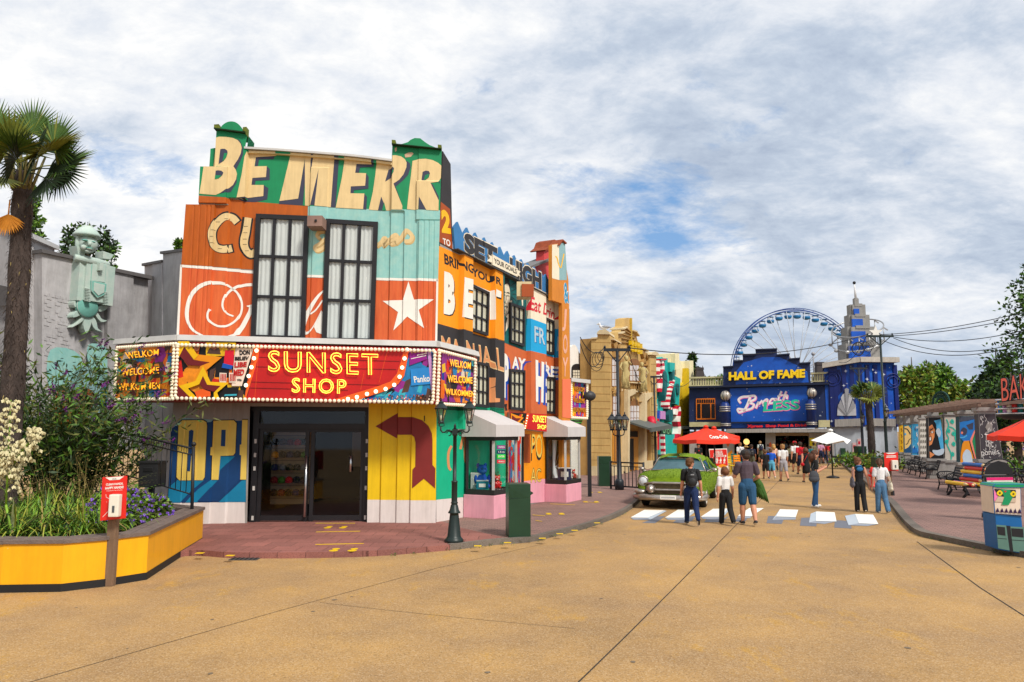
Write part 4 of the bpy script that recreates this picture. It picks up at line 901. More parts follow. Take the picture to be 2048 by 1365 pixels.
 # end tower of the facade
W=MB()
ET=Panel(S.pt(S.pix(1103,800)[0],0,.35),S.pt(S.pix(1140,800)[0],0,.35))
zt=lambda*a:zs(*a)
ET.solid(W,[zs((563,150),(618,138),(625,250),(633,300),(636,400),(640,720),(640,1100),(606,1100),(606,400),(563,385))],och_p,-.12,0)
ET.paint(W,[zs((563,150),(592,146),(594,300),(563,292))],crm_p,1);ET.paint(W,[zs((592,146),(618,138),(625,250),(626,300),(594,300))],lblue,1)
p3=lambda polys,m,l=2:ET.paint(W,polys,m,l)
p3(stroke(curve(z7((1555,575),(1575,600),(1590,660),(1620,720),(1640,640),(1660,545)),4),2.2),M('gold paint',(.7,.5,0)),2)
ET.text(W,'&',z7((1665,1165),(1722,1165),(1712,900),(1645,905)),white,2,bold=.06);ET.text(W,'&',z7((1668,1160),(1720,1160),(1710,905),(1650,908)),M('ampersand blue',C(30,150,196,.85),.5),3,bold=.02)
for t,q in(('J',((1500,240),(1540,245),(1555,-5),(1505,-10))),('O',((1510,500),(1565,500),(1560,270),(1510,290))),('Y',((1510,760),(1555,760),(1570,540),(1505,545)))):ET.text(W,t,z8(*q),M('faded pink letter',C(240,178,150,.8),.6),2,bold=.03)
p3([zs((606,722),(642,722),(642,890),(606,885))],coral,3)
ET.solid(W,[z7((1575,440),(1630,368),(1682,415),(1672,428),(1630,385),(1590,445))],M('rusty cap',C(150,70,40,.8),.9,.3,6),-.3,.06)
W.build('end_tower',TS)
W=MB();red_w=M('faded red wall',C(226,76,76,.8),.65,.12,2,stain=.3);RB=Panel(ET.pt(-1.6,0,-.85),ET.pt(.1,0,-.85))
RB.solid(W,[z7((1415,505),(1515,455),(1520,1100),(1200,950),(1205,720),(1413,640))],red_w,-.3,0)
RB.solid(W,[z7((1400,500),(1450,460),(1475,390),(1520,372),(1570,395),(1570,450),(1515,465),(1415,510))],M('rusty cap',C(150,70,40,.8),.9,.3,6),-.5,.08)
RB.solid(W,[z7((1200,705),(1512,585),(1512,615),(1200,735))],M('grey gutter',C(130,130,130,.7),.7),-.6,.12);W.build('gable',TS)
b=MB();q=S.px(1048,582,.55);b.box(q,(.42,.6,.42),M('lamp box cream',C(220,205,160,.8),.7));b.box(q+V((.1,-.32,-.05)),(.34,.05,.36),brn_p,.1);b.bar(S.px(1048,580,.02),q,.06,.06,black)
tag(b.build('floodlight'),'cream and brown floodlight box hanging below the jagged blue board','floodlight')
# bay windows with awnings
awn_m=M('grey white awning canvas',C(214,208,206,.82),.75,.04,2,stain=.12);dark_wood=M('dark window trim',(.02,.018,.017),.5)
def bay(u_corner,v_corner,u_wall,u_far,tops,name_lab,glass_v,awn,seed):
 pc=G(u_corner,v_corner,PAVE);a1=(pc-S.O).dot(S.U);off=(pc-S.O).dot(S.N)
 a2=None
 SO=Panel(S.pt(0,0,off),S.pt(5,0,off));a2=SO.pix(u_far,v_corner-15)[0]
 zb=SO.pix(u_corner,tops[0])[1];zg_=SO.pix(u_corner,tops[1])[1]
 T_=thing('bay_window',S.pt(a1,PAVE,0),name_lab,'shop window','projecting shop windows of the side facade')
 b=MB();q=lambda a,o,z_:S.pt(a,z_,o)
 b.prism([q(a1,.02,PAVE-.01),q(a2,.02,PAVE-.01),q(a2,off,PAVE-.01),q(a1,off,PAVE-.01)],V((0,0,zb-PAVE)),pink_p);b.build('base',T_,bevel=.02)
 f=MB();h=zg_-zb
 for a,o in((a1+.05,.1),(a1+.05,off-.05),(a2-.05,off-.05),(a2-.05,.1)):
  c=q(a,o,0);f.bar(c+V((0,0,zb)),c+V((0,0,zg_)),.07,.07,dark_wood if o<.2 else M('pale post',C(190,186,180,.8),.5))
 for z_ in(zb+.06,zg_-.04):
  f.bar(q(a1+.05,.1,z_),q(a1+.05,off,z_),.09,.12,dark_wood);f.bar(q(a1,off-.05,z_),q(a2,off-.05,z_),.09,.118,dark_wood);f.bar(q(a2-.05,.1,z_),q(a2-.05,off,z_),.09,.116,dark_wood)
 f.build('frame',T_)
 g=MB();g.quad(q(a1+.03,.1,zb),q(a1+.03,off-.05,zb),q(a1+.03,off-.05,zg_),q(a1+.03,.1,zg_),pane_m);g.quad(q(a1,off-.03,zb),q(a2,off-.03,zb),q(a2,off-.03,zg_),q(a1,off-.03,zg_),pane_m)
 g.quad(q(a2-.03,.1,zb),q(a2-.03,off-.05,zb),q(a2-.03,off-.05,zg_),q(a2-.03,.1,zg_),pane_m);g.build('pane',T_)
 w_=MB();zt0=S.pix(*awn)[1];a0_,a3=a1-.12,a2+.12;oo=off+.12;sk=zg_+.30
 pr=[(0.03,zg_-.0),(oo,zg_-.0),(oo,sk),(0.03,zt0)]
 w_.prism([q(a0_,o,z_)for o,z_ in pr],S.U*(a3-a0_),awn_m);w_.build('awning',T_)
 bk=MB();bk.quad(q(a1+.1,.06,zb),q(a2-.1,.06,zb),q(a2-.1,.06,zg_),q(a1+.1,.06,zg_),teal_g if seed==1 else M('display backing',C(60,50,60),.8));bk.build('backing',T_)
 return a1,a2,off,zb,zg_,q,T_
B1=bay(988,1039,935,1037,(991,874),'nearer bay shop window on a pink base with soft toys under a pale awning',None,(948,820),1)
B2=bay(1133,1006,1085,1163,(969,874),'farther bay shop window on a pink base with striped display under a pale awning',None,(1094,833),2)
def toy(loc,s_,m1,m2,label,kind='soft_toy'):
 t=thing(kind,loc,label,'toy','toys in the shop windows',world=False,rz=random.uniform(-.4,.4));b=MB()
 b.ball((0,0,.22*s_),(.17*s_,.15*s_,.22*s_),m1,12,8)
 for sx in(-1,1):
  b.ball((sx*.14*s_,-.10*s_,.07*s_),(.07*s_,.11*s_,.07*s_),m1,8,6);b.ball((sx*.19*s_,-.04*s_,.26*s_),(.05*s_,.06*s_,.12*s_),m1,8,6)
 b.build('body',t);b=MB();b.ball((0,-.02*s_,.52*s_),(.15*s_,.14*s_,.14*s_),m1,12,8)
 for sx in(-1,1):b.ball((sx*.11*s_,0,.64*s_),(.05*s_,.03*s_,.06*s_),m1,8,6);b.ball((sx*.05*s_,-.15*s_,.55*s_),.018*s_,black,6,5)
 b.ball((0,-.14*s_,.48*s_),(.07*s_,.05*s_,.05*s_),m2,8,6);b.build('head',t)
a1,a2,off,zb,zg_,q,_t=B1
tm=lambda n_,c:M('plush '+n_,C(*c),.9,.15,20)
for i,(da,o,s_,c,c2,lab)in enumerate(((.35,.35,1.5,(20,70,170),(60,110,200),'big blue plush toy at the wall side of the nearer shop window'),(.3,.85,.75,(240,150,20),(250,220,160),'orange plush toy sitting low behind the near pane'),(.55,.75,.8,(210,30,30),(240,200,180),'red plush toy in the middle of the toy heap'),(.3,1.08,.55,(250,210,30),(255,240,180),'yellow plush toy beside the orange one'),(.7,1.05,.6,(230,230,235),(250,200,200),'white plush toy near the glass corner'),(1.2,1.0,.6,(250,170,20),(255,240,200),'amber plush toy behind the street side pane'),(1.7,1.0,.6,(120,200,40),(240,240,160),'lime green plush toy behind the street side pane'),(.8,.5,1.0,(30,110,80),(80,160,120),'green plush toy at the back of the toy heap'))):
 if o<off-.1:toy(q(a1+min(da,a2-a1-.25),min(o,off-.22),zb+.12),s_*.62,tm(str(i),c),tm('muzzle %d'%i,c2),lab)
a1b,a2b,offb,zbb,zgb,qb,_t2=B2
for i,(da,o,s_,c,lab)in enumerate(((.4,.5,.7,(170,40,40),'small red figure low in the farther shop window'),(.5,.9,.6,(60,80,150),'small blue figure low in the farther shop window'),(1.3,.9,.7,(220,210,200),'small white figure low in the striped shop window'),(2.2,.9,.7,(200,60,50),'small scarlet figure behind the striped window pane'))):
 toy(qb(a1b+min(da,(a2b-a1b)*(.25+.2*i)),min(o,offb-.2),zbb+.12),s_*.6,tm('b%d'%i,c),tm('b',(230,220,200)),lab)
def giftbox(loc,d,m,label):
 b=MB();b.box(V(loc)+V((0,0,d[2]/2)),d,m);b.box(V(loc)+V((0,0,d[2]+.012)),(d[0]*1.05,d[1]*1.05,.024),white);b.box(V(loc)+V((0,-d[1]/2-.006,d[2]*.5)),(d[0]*.6,.01,d[2]*.5),white)
 tag(b.build('toy_box',bevel=.006),label,'box','boxes in the shop windows')
giftbox(q(a1+.22,.45,zb+.12),(.3,.2,.2),tm('teal',(20,120,140)),'teal toy box on the sill of the nearer shop window')
giftbox(q(a1+.3,.22,zb+.12),(.28,.2,.38),tm('pale',(190,200,190)),'tall pale toy box behind the teal box in the shop window')
giftbox(qb(a1b+.3,.55,zbb+.12),(.4,.3,.34),tm('navy',(40,40,70)),'navy toy box in the farther shop window')
b=MB();Pz=Panel(qb(a1b+.35*(a2b-a1b),.1,0),qb(a2b-.1,.1,0));zx=Pz.L;bw=M('print white',(.75,.75,.75));bb_=M('print black',(.02,.02,.02))
Pz.solid(b,[[(0,zbb+.14),(zx,zbb+.14),(zx,zgb-.1),(0,zgb-.1)]],bw,0,.03,sz=True)
for i in range(12):
 an=i*PI/12-.2;r=3;c=V((zx*.15,zbb+.5));P4=[c,c+V((math.cos(an),math.sin(an)))*r,c+V((math.cos(an+.14),math.sin(an+.14)))*r]
 cl=[(min(zx-.02,max(.02,x.x)),min(zgb-.12,max(zbb+.16,x.y)))for x in P4]
 Pz.paint(b,[cl],bb_,9+i*.1,sz=True,flat=0)
tag(b.build('striped_panel'),'black and white ray striped panel standing in the farther shop window','display')
for v0,v1,m,lab,t in((891,898.5,CM[5],'lilac','OPEN'),(900.5,908,M('sticker navy',C(20,40,90),.5),'navy','1.5 m'),(909.5,917,M('sticker green',C(60,220,40),.5),'green','ENTER'),(920,927,M('sticker red',C(230,30,60),.5),'red','ANGLE')):
 SOb=Panel(q(a1,off,0),q(a2,off,0));b=MB();SOb.solid(b,[[(995,v1),(1011,v1),(1011,v0),(995,v0)]],m,-.015,-.005);SOb.text(b,t,[(997,v1-2),(1009,v1-2),(1009,v0+2),(997,v0+2)],white,1,flat=-.005,bold=.02)
 tag(b.build('window_sticker'),lab+' sticker on the street side pane of the nearer shop window','sticker','stickers on the shop window')
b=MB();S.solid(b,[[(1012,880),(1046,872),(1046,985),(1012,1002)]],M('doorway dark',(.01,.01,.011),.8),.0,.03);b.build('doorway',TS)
b=MB();_y=S.pt(S.pix(1018,930)[0],0,.6).y;PP=Panel(at(1016,930,_y),at(1043,930,_y));PP.solid(b,[[(1016,985),(1042,975),(1043,870),(1016,876)]],CM[6],-.03,0);collage(PP,b,[(1017,984),(1041,974),(1042,872),(1017,878)],40,31,1,flat=0,pal=[2,5,3,6,12,10,9])
tag(b.build('poster_board'),'tall collage poster board leaning in the doorway between the bay windows','poster')
def small_sign(name,label,quad,depth_y,seed,texts,side=None):
 A=at(quad[0][0],quad[0][1],depth_y);B=at(quad[1][0],quad[1][1],depth_y+.5);Pn=Panel(A,B)
 T_=thing(name,A,label,'sign');b=MB();Pn.solid(b,[quad],sign_red,-.6,0,mside=mortar_g);b.build('casing',T_)
 return Pn,T_
q4=z9((583,262),(943,312),(943,142),(583,120));y_=S.pt(S.pix(1020,850)[0],0,.7).y
Pn,T2=small_sign('shop_sign','short SUNSET SHOP sign box with a star over the door between the bay windows',q4,y_,3,None)
b=MB();collage(Pn,b,z9((590,255),(715,280),(745,132),(590,124)),16,9,1,flat=0,pal=[0,1,8,7,2]);pn=lambda polys,m,l:Pn.paint(b,polys,m,l,flat=0)
pn([z9((590,130),(640,150),(715,175),(660,235),(650,290),(610,270),(590,250))],star_o,6);pn([z9((600,150),(640,180),(690,180),(640,225),(600,215))],star_m,7)
pn([z9((715,282),(745,132),(770,134),(742,284))],sign_or,6);b.build('star_print',T2)
b=MB();Pn.text(b,'SUNSET',z9((805,215),(940,225),(940,160),(808,148)),glow_print_m,2,flat=0,bold=.0);Pn.text(b,'SHOP',z9((850,282),(935,292),(937,248),(852,238)),glow_print_m,2,flat=0,bold=.0)  # flat printed letters in the same added glow
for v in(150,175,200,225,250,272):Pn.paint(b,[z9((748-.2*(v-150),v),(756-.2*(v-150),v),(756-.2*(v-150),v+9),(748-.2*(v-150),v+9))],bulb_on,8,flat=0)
b.build('lettering',T2)
zk=Z((1130,600),3.411)
q4=zk((38,800),(155,808),(155,560),(38,545));y_=S.pt(S.pix(1140,800)[0],0,.4).y-.3
Pn,T3=small_sign('welcome_sign','small bulb edged WELKOM WELCOME sign on the far corner of the long facade',q4,y_,3,None)
b=MB();collage(Pn,b,zk((46,790),(146,798),(146,572),(46,560)),40,23,1,flat=0,pal=[1,0,3,4,5,7,8,9,2]);b.build('collage_print',T3)
b=MB();am_=M('amber letter',C(250,170,20),.4)
for t,qq in(('WELKOM',((58,622),(128,628),(128,598),(58,590))),('WELCOME',((56,700),(130,706),(130,676),(56,668))),('WILKOMMEN',((52,762),(138,768),(138,738),(52,730)))):Pn.text(b,t,zk(*qq),sign_red2,8,flat=0,bold=.07);Pn.text(b,t,zk(*qq),am_,9,flat=0,bold=.0)
b.build('lettering',T3)
bulbs(T3,along(Pn.px(*zk((42,555))[0],.05),Pn.px(*zk((42,798))[0],.05),16)+along(Pn.px(*zk((151,568))[0],.05),Pn.px(*zk((151,802))[0],.05),16)+along(Pn.px(*zk((38,803))[0],.05),Pn.px(*zk((155,810))[0],.05),9),.05,41)
b=MB();A=Pn.px(*zk((30,545))[0],.06);B=Pn.px(*zk((160,560))[0],.06);b.bar(A,B,.2,.12,mortar_g);b.build('top_edge',T3)
b=MB()
for i,m in enumerate((M('stripe green',C(90,210,60),.5),black,M('stripe green',(0,0,0)),black)):
 Pn.solid(b,[zk((42,815+i*9),(130-i*3,815+i*9),(127-i*3,823+i*9),(42,823+i*9))],m,-.5,-.05)
b.build('fascia',T3)
b=MB();p0=S.pt(S.pix(1140,900)[0]+.35,PAVE,.55);b.bar(p0,p0+V((0,0,3.3)),.12,.12,black);b.ball(p0+V((0,0,3.35)),(.25,.2,.18),M('dark iron',(.03,.03,.033),.5))
tag(b.build('door_post'),'black timber post beneath the far welcome sign','post')
# left side : planter, plants, palm, grey walls, statue
conc=M('grey concrete',C(180,178,180,.8),.85,.22,1.6,bump=.2,stain=.5);conc_l=M('pale concrete',C(196,194,196,.8),.85,.16,2,bump=.2,stain=.45)
dkcap=M('dark wall cap',C(110,106,106,.7),.85,.15,3)
LA,LB=V((-12.2,17.2,0)),V((-10.35,21.6,0));LW=Panel(LA,LB)
z4=Z((0,160),2.4375);zst=Z((120,430),5.25)
R0=random.Random(5)
T=thing('grey_stone_building',(LA.x,LA.y,PAVE),'weathered grey concrete and brick wall building behind the palm and bushes','building')
b=MB()
for pl,o,m in(([(84,900),(84,503),(149,517),(149,900)],.0,conc_l),([(128,900),(128,517),(214,536),(214,900)],-.12,conc_l),([(214,900),(214,537),(266,548),(266,900)],.02,conc),([(266,900),(266,548),(301,556),(301,900)],-.1,conc)):
 LW.solid(b,[pl],m,-.6,o)
LW.solid(b,[[(20,900),(20,480),(84,492),(84,900)]],conc_l,-.6,-.3)
Q1,Q2=LW.pt(LW.pix(300,700)[0],0),F.pt(F.pix(352,700)[0]+.1,0,-.3);GW=Panel(Q1,Q2)
for u0,u1,v0,v1 in((289,306,531,528),(306,326,527,520),(326,347,507,503),(347,371,502,498)):GW.solid(b,[[(u0-26*(u0>340),1000),(u0,v0),(u1,v1),(u1-34*(u1>350),1000)]],conc,-.4,.03 if u0 in(306,347)else 0)
b.build('wall',T)
b=MB();LW.solid(b,[[(80,506),(80,499),(150,514),(150,521)],[(212,541),(212,534),(303,553),(303,560)]],dkcap,-.65,.08);GW.solid(b,[[(288,533),(288,528),(326,521),(326,526)],[(325,509),(325,504),(372,498),(372,503)]],dkcap,-.45,.07)
b.build('coping',T)
b=MB()
for i in range(20):
 for j in range(5):
  if R0.random()<.35:continue
  u=88+j*11+(i%2)*5;v=585+i*7.5+j*2.4;LW.solid(b,[[(u,v),(u+9.6,v+2.1),(u+9.6,v+8.2),(u,v+6.1)]],conc_l,0,.012)
b.build('brick_patch',T)
b=MB()
for pl,c in(([(100,700),(160,712),(160,790),(100,780)],'aqua paint'),([(150,740),(240,760),(240,860),(150,850)],'pale blue paint'),([(120,770),(190,790),(150,860),(110,850)],'orange brown paint'),([(176,690),(215,700),(212,760),(180,740)],'aqua paint'),([(205,770),(260,775),(262,880),(205,880)],'mid blue paint'),([(215,800),(240,800),(245,880),(225,880)],'pale blue paint')):LW.paint(b,[curve(pl,4,True)],MATS[c],4)
b.build('wall_painting',T)
b=MB();HW=Panel(at(-60,500,16),at(112,500,20.5));HW.solid(b,[[(-60,900),(-60,420),(64,478),(109,497),(109,900)]],conc_l,-.3,0);HW.solid(b,[[(-60,424),(-60,410),(64,470),(111,492),(111,500),(64,480)]],M('white verge',C(226,224,222,.8),.7),-.4,.1)
HW.solid(b,[[(-60,620),(-60,560),(76,590),(76,598)]],dkcap,0,.15);HW.solid(b,[[(66,600),(66,555),(82,552),(82,600)]],conc,0,.35)
tag(b.build('gabled_shed'),'grey gabled shed wall with a pale sloping verge behind the palm trunk','building')
pat=M('verdigris stone',C(176,204,194,.8),.8,.1,3,rgb2=C(206,216,206,.8),bump=.15);pat_d=M('verdigris teal',C(120,186,172,.8),.8,.15,4)
sx=LW.pix(178,560);T=thing('totem_statue',LW.pt(sx[0],3),'verdigris totem statue with a hatted head and lotus petals on the grey wall','statue')
b=MB();so=lambda pts,o0,o1,m=pat:LW.solid(b,[zst(*pts)],m,o0,o1)
so(((130,470),(500,560),(470,968),(95,905)),0,.30);so(((185,490),(415,540),(390,940),(150,905)),.30,.36);so(((225,500),(385,540),(372,735),(212,705)),.36,.37,pat_d)
so(((235,510),(375,545),(362,722),(222,700)),.37,.39);so(((215,700),(375,735),(365,850),(275,885),(215,815)),.36,.42,pat_d);so(((235,722),(350,748),(340,830),(280,862),(232,810)),.42,.44)
so(((280,520),(320,525),(310,600),(275,600)),.38,.5)
for x in(175,368):
 for i in range(9):so(((x-22,780+i*16+(x-175)*.2),(x+22,788+i*16+(x-175)*.2),(x+22,798+i*16+(x-175)*.2),(x-22,790+i*16+(x-175)*.2)),.36,.44)
b.build('slab',T,bevel=.01)
def lp(x,y,o):return LW.px(*zst((x,y))[0],o)
b=MB();Rm=Matrix((LW.U,-LW.N,V((0,0,1)))).transposed();k=.0125/5.25*1.03*5.25/5.25
k=(lp(300,300,.3)-lp(301,300,.3)).length;kz=(lp(300,300,.3)-lp(300,301,.3)).length
b.ball(lp(290,310,.32),(85*k,.24,95*kz),pat,18,12,Rm)
for x,y,rx,rz_,o,m in((262,268,30,10,.52,pat_d),(345,285,22,9,.52,pat_d),(310,305,14,24,.56,pat),(308,350,34,9,.53,pat_d),(312,362,30,9,.53,pat),(300,385,34,18,.48,pat),(185,290,22,75,.25,pat),(365,330,20,50,.3,pat),(250,340,28,30,.45,pat)):b.ball(lp(x,y,o),(rx*k,.06,rz_*kz),m,12,8,Rm)
b.lathe([(118*k,-14*kz),(118*k,10*kz),(95*k,40*kz),(70*k,75*kz),(50*k,85*kz),(50*k,100*kz),(20*k,104*kz)],lp(283,222,.3),pat,20)
b.build('head',T)
b=MB();b.tube([lp(150,450,.22),lp(250,470,.3),lp(380,500,.3),lp(500,525,.2)],[36*kz,44*kz,46*kz,34*kz],pat,12);so(((90,335),(160,350),(185,460),(110,440)),0,.3);so(((370,390),(485,430),(450,480),(370,470)),0,.3)
b.lathe([(70*k,-.15),(110*k,0),(112*k,.1),(90*k,.14),(0.02,.16)],lp(265,960,.16),pat_d,18,R=Rm@Matrix.Rotation(PI/2,3,'X'))
for pts in(((215,1050),(270,1060),(265,1160),(218,1250),(185,1160)),((200,1040),(180,1120),(70,1185),(150,1110)),((170,985),(165,1050),(80,1085),(85,1040)),((275,1065),(320,1120),(340,1200),(395,1235),(310,1210),(272,1140)),((300,1040),(340,1040),(380,1100),(435,1115),(370,1130)),((350,960),(440,970),(410,1010),(350,1020)),((90,910),(150,950),(150,980),(90,970))):LW.solid(b,[curve(zst(*pts),3,True)],pat,0,.22)
b.build('ornament',T,bevel=.012)
# yellow planter with wooden seat
pl_y=M('planter yellow',C(254,182,6,.85),.45,.06,1.5,stain=.2,coat=.2);pl_k=M('planter black base',(.012,.012,.013),.6);wood_g=M('weathered seat wood',C(122,106,98,.75),.85,.25,6,stretch=(1,1,1),bump=.4)
PP_=[G(u,v)for u,v in((-330,1176),(0,1186),(121,1184),(206,1174),(292,1160),(363,1113),(404,1087))]
end=PP_[-1];back=end+V((-1.6,1.1,0));HT=.73
def inset_(P,d):return inset(P,d,1)
T=thing('planter',PP_[4],'long curved yellow planter with a black base and grey wooden seat edge','planter');b=MB();k=MB()
loop=PP_+[back]
ins=inset_(loop,.12);base_in=inset_(loop,.03)
for i in range(len(loop)-1):
 b.prism([loop[i],loop[i+1],ins[i+1],ins[i]],V((0,0,HT-.06)),pl_y,both=False)
 o0,o1=inset_(loop,-.012)[i],inset_(loop,-.012)[i+1];k.prism([o0,o1,base_in[i+1],base_in[i]],V((0,0,.11)),pl_k,both=False)
b.build('wall',T);k.build('base',T)
b=MB();W_=inset_(loop,-.03)
for s_ in range(5):
 A_=inset_(loop,-.03+s_*.085);B_=inset_(loop,-.03+s_*.085+.077)
 for i in range(len(loop)-1):
  up=V((0,0,HT-.06+random.uniform(0,.006)));b.prism([A_[i]+up,A_[i+1]+up,B_[i+1]+up,B_[i]+up],V((0,0,.055)),wood_g,both=False)
b.build('seat',T,bevel=.006)
b=MB();ii=inset_(loop,.1);b.prism([p+V((0,0,.55))for p in ii]+[V((-10.8,20,.55)),V((-13.5,16.5,.55)),V((-14,10,.55))],V((0,0,.05)),m_soil,both=False);tag(b.build('bed_soil'),kind='structure')
# leaf helpers
leaf_d=M('leaf dark green',(.022,.05,.012),.6,.3,6);leaf_m=M('leaf mid green',(.08,.18,.016),.55,.3,6);leaf_l=M('leaf light green',(.17,.30,.025),.55,.3,6);leaf_y=M('leaf yellow green',(.27,.28,.03),.6,.3,6)
leaf_o=M('leaf olive',(.10,.11,.02),.6,.3,6);fern_b=M('fern brown',(.13,.085,.03),.8,.3,6);straw=M('straw',(.30,.22,.07),.8,.2,6);stem_m=M('plant stem',(.07,.08,.03),.8,.2,6)
R_=random.Random(21)
def rv(a=1.0):return V((R_.uniform(-a,a),R_.uniform(-a,a),R_.uniform(-a,a)))
def blade(b,p,d,L_,w_,droop,m,n=4,twist=0):
 p=V(p);d=V(d).normalized();s_=d.cross(V((0,0,1)));
 if s_.length<.01:s_=V((1,0,0))
 s_.normalize();vs=[];fs=[]
 for i in range(n+1):
  t=i/n;ww=w_*(1-t**1.6)*.5+.0006;vs+=[p-s_*ww,p+s_*ww];d=(d+V((0,0,-droop/n*(1+2*t)))).normalized();p=p+d*(L_/n)
 for i in range(n):fs.append((2*i,2*i+1,2*i+3,2*i+2))
 b.add(vs,fs,m)
def leaf(b,p,d,L_,w_,m,up=None):
 d=V(d).normalized();s_=d.cross(up or rv());
 if s_.length<.01:s_=V((1,0,0))
 s_.normalize();p=V(p);b.add([p,p+d*L_*.45+s_*w_*.5,p+d*L_,p+d*L_*.45-s_*w_*.5],[(0,1,2,3)],m)
b=MB();n=0
for i in range(2600):
 x,y=R_.uniform(-11.5,-5.4),R_.uniform(10.2,14.8);p=V((x,y,.6))
 pin=V((x,y,0));ok=True
 for a,c in list(zip(loop,loop[1:]))[:6]:
  dd=(c-a).normalized()
  if(pin-a).dot(V((-dd.y,dd.x,0)))<.66:ok=False
 if not ok or(x>-7.0 and y>12.9):continue
 h=R_.uniform(.55,1.0);m0=R_.choice((leaf_m,leaf_m,leaf_l,leaf_l,leaf_y,leaf_d))
 for j in range(9):blade(b,p+rv(.06)*1,(R_.uniform(-.7,.7),R_.uniform(-.7,.7),1.1),h*R_.uniform(.6,1.1),.03,R_.uniform(.7,1.9),m0 if R_.random()<.75 else R_.choice((leaf_y,straw,leaf_m)),4)
tag(b.build('grass'),'long arching green daylily grass filling the planter bed','grass',kind='stuff')
def fern(loc,h,m,label,nfr=11):
 t=thing('fern',loc,label,'fern','ferns at the back of the bed',world=False);b=MB()
 for i in range(nfr):
  a=R_.uniform(0,2*PI);d=V((math.cos(a)*.55,math.sin(a)*.55,1)).normalized();p=V((0,0,0));L_=h*R_.uniform(.8,1.1)
  for j in range(16):
   p=p+d*(L_/16);d=(d+V((math.cos(a)*.05,math.sin(a)*.05,-.06*j/8))).normalized();s_=d.cross(V((0,0,1))).normalized();w_=.20*L_*(1-j/16)*min(1,j/4+.2)
   for sg in(-1,1):leaf(b,p,s_*sg+d*.4,w_,.045,m if R_.random()<.8 else leaf_o,V((0,0,1)))
 b.build('fronds',t)
for i,(x,y,h,m,lab)in enumerate(((-9.6,14.2,1.5,fern_b,'tall brown fern left of the palm base'),(-8.9,15.0,1.7,fern_b,'tall brown fern beside the palm trunk'),(-8.0,14.9,1.5,leaf_o,'olive fern before the butterfly bush'),(-7.9,14.6,1.2,fern_b,'brown fern under the butterfly bush'),(-7.7,15.0,1.1,leaf_m,'green fern nearest the black railing'),(-8.5,14.0,1.2,leaf_o,'low olive fern in front of the palm'))):fern((x,y,.6),h,m,lab)
t=thing('dry_stalks',(-8.1,14.2,.6),'dry straw coloured seed stalks rising from the grass','plant');b=MB()
for i in range(22):
 p=V((-8.1+R_.uniform(-.7,.9),14.2+R_.uniform(-.5,.5),.6));d=V((R_.uniform(-.3,.3),0,1));blade(b,p,d,R_.uniform(.9,1.5),.014,.3,straw,5)
 for j in range(6):leaf(b,p+d.normalized()*R_.uniform(.7,1.3)+rv(.05),rv(),.05,.012,straw)
b.build('stalks',t)
fl_p=M('purple blossom',C(120,40,130,.7),.7,.3,9);fl_v=M('violet blossom',C(140,96,210,.8),.7,.25,9);fl_c=M('cream blossom',C(226,216,170,.75),.7,.14,9)
def bush(loc,h,spread,nst,label,spikes=True,seed=4):
 R_.seed(seed);t=thing('butterfly_bush',loc,label,'shrub',world=False);st=MB();lf=MB();fl=MB()
 for i in range(nst):
  a=R_.uniform(0,2*PI);sp=R_.uniform(.15,1)*spread;L_=h*R_.uniform(.55,1.12);d=V((math.cos(a)*sp,math.sin(a)*sp*.7,1)).normalized();p=V((R_.uniform(-.3,.3),R_.uniform(-.3,.3),0));path=[p.copy()];N_=18
  for j in range(N_):
   d=(d+V((math.cos(a)*.03,math.sin(a)*.03,-.015-.03*(j/N_)*sp))+rv(.05)).normalized();p=p+d*(L_/N_);path.append(p.copy())
   if j>4:
    for q in range(7):
     o=rv(.26)*(.4+j/N_);ld=rv()+d*.6+V((0,0,-.2));leaf(lf,p+o*.7,ld,R_.uniform(.12,.24),R_.uniform(.03,.055),R_.choice((leaf_d,leaf_d,leaf_m,leaf_o)))
  st.tube(path[::3],[.014,.012,.01,.008,.007,.005,.004][:len(path[::3])],stem_m,4)
  if spikes and R_.random()<.75:
   sd_=(d+V((0,0,-.25))).normalized();ln=R_.uniform(.14,.28)
   for q in range(30):
    k_=q/30;leaf(fl,p+sd_*ln*k_+rv(.028*(1-k_)),rv(),.04,.03,fl_p)
 st.build('stem',t);lf.build('foliage',t);fl.build('blossom',t)
bush((-9.3,15.4,.6),3.6,.34,80,'tall butterfly bush with purple flower spikes before the grey wall',seed=4)
bush((-8.9,16.2,.6),2.6,.3,30,'shorter butterfly bush with purple spikes beside the neon marquee end',seed=9)
t=thing('geranium_mound',(-6.8,13.2,.6),'rounded mound of violet geranium flowers beside the sanitiser sign','flower');lf=MB();fl=MB()
for c,rr in(((-6.85,13.2,.82),(.5,.5,.5)),((-6.72,14.1,.78),(.38,.6,.45)),((-7.0,13.7,.95),(.5,.5,.5)),((-6.65,12.6,.72),(.4,.4,.36))):
 for i in range(900):
  d=rv().normalized();d.z=abs(d.z)*1.0-.25;p=V(c)+V((d.x*rr[0],d.y*rr[1],d.z*rr[2]))*R_.uniform(.6,1.05);leaf(lf,p,d+rv(.7),.075,.06,R_.choice((leaf_m,leaf_d,leaf_l,leaf_o)))
  if i%6==0 and d.y<.35:
   q=V(c)+V((d.x*rr[0],d.y*rr[1],d.z*rr[2]))*R_.uniform(1.0,1.16)
   for j in range(5):leaf(fl,q,V((math.cos(j*1.257),-.3,math.sin(j*1.257))),.034,.03,fl_v)
lf.build('foliage',t);fl.build('blossom',t)
t=thing('yucca',(-7.6,11.7,.6),'yucca with tall cream bell flowers at the left end of the bed','plant');lf=MB();fl=MB();st=MB();base=V((-7.6,11.7,.6))
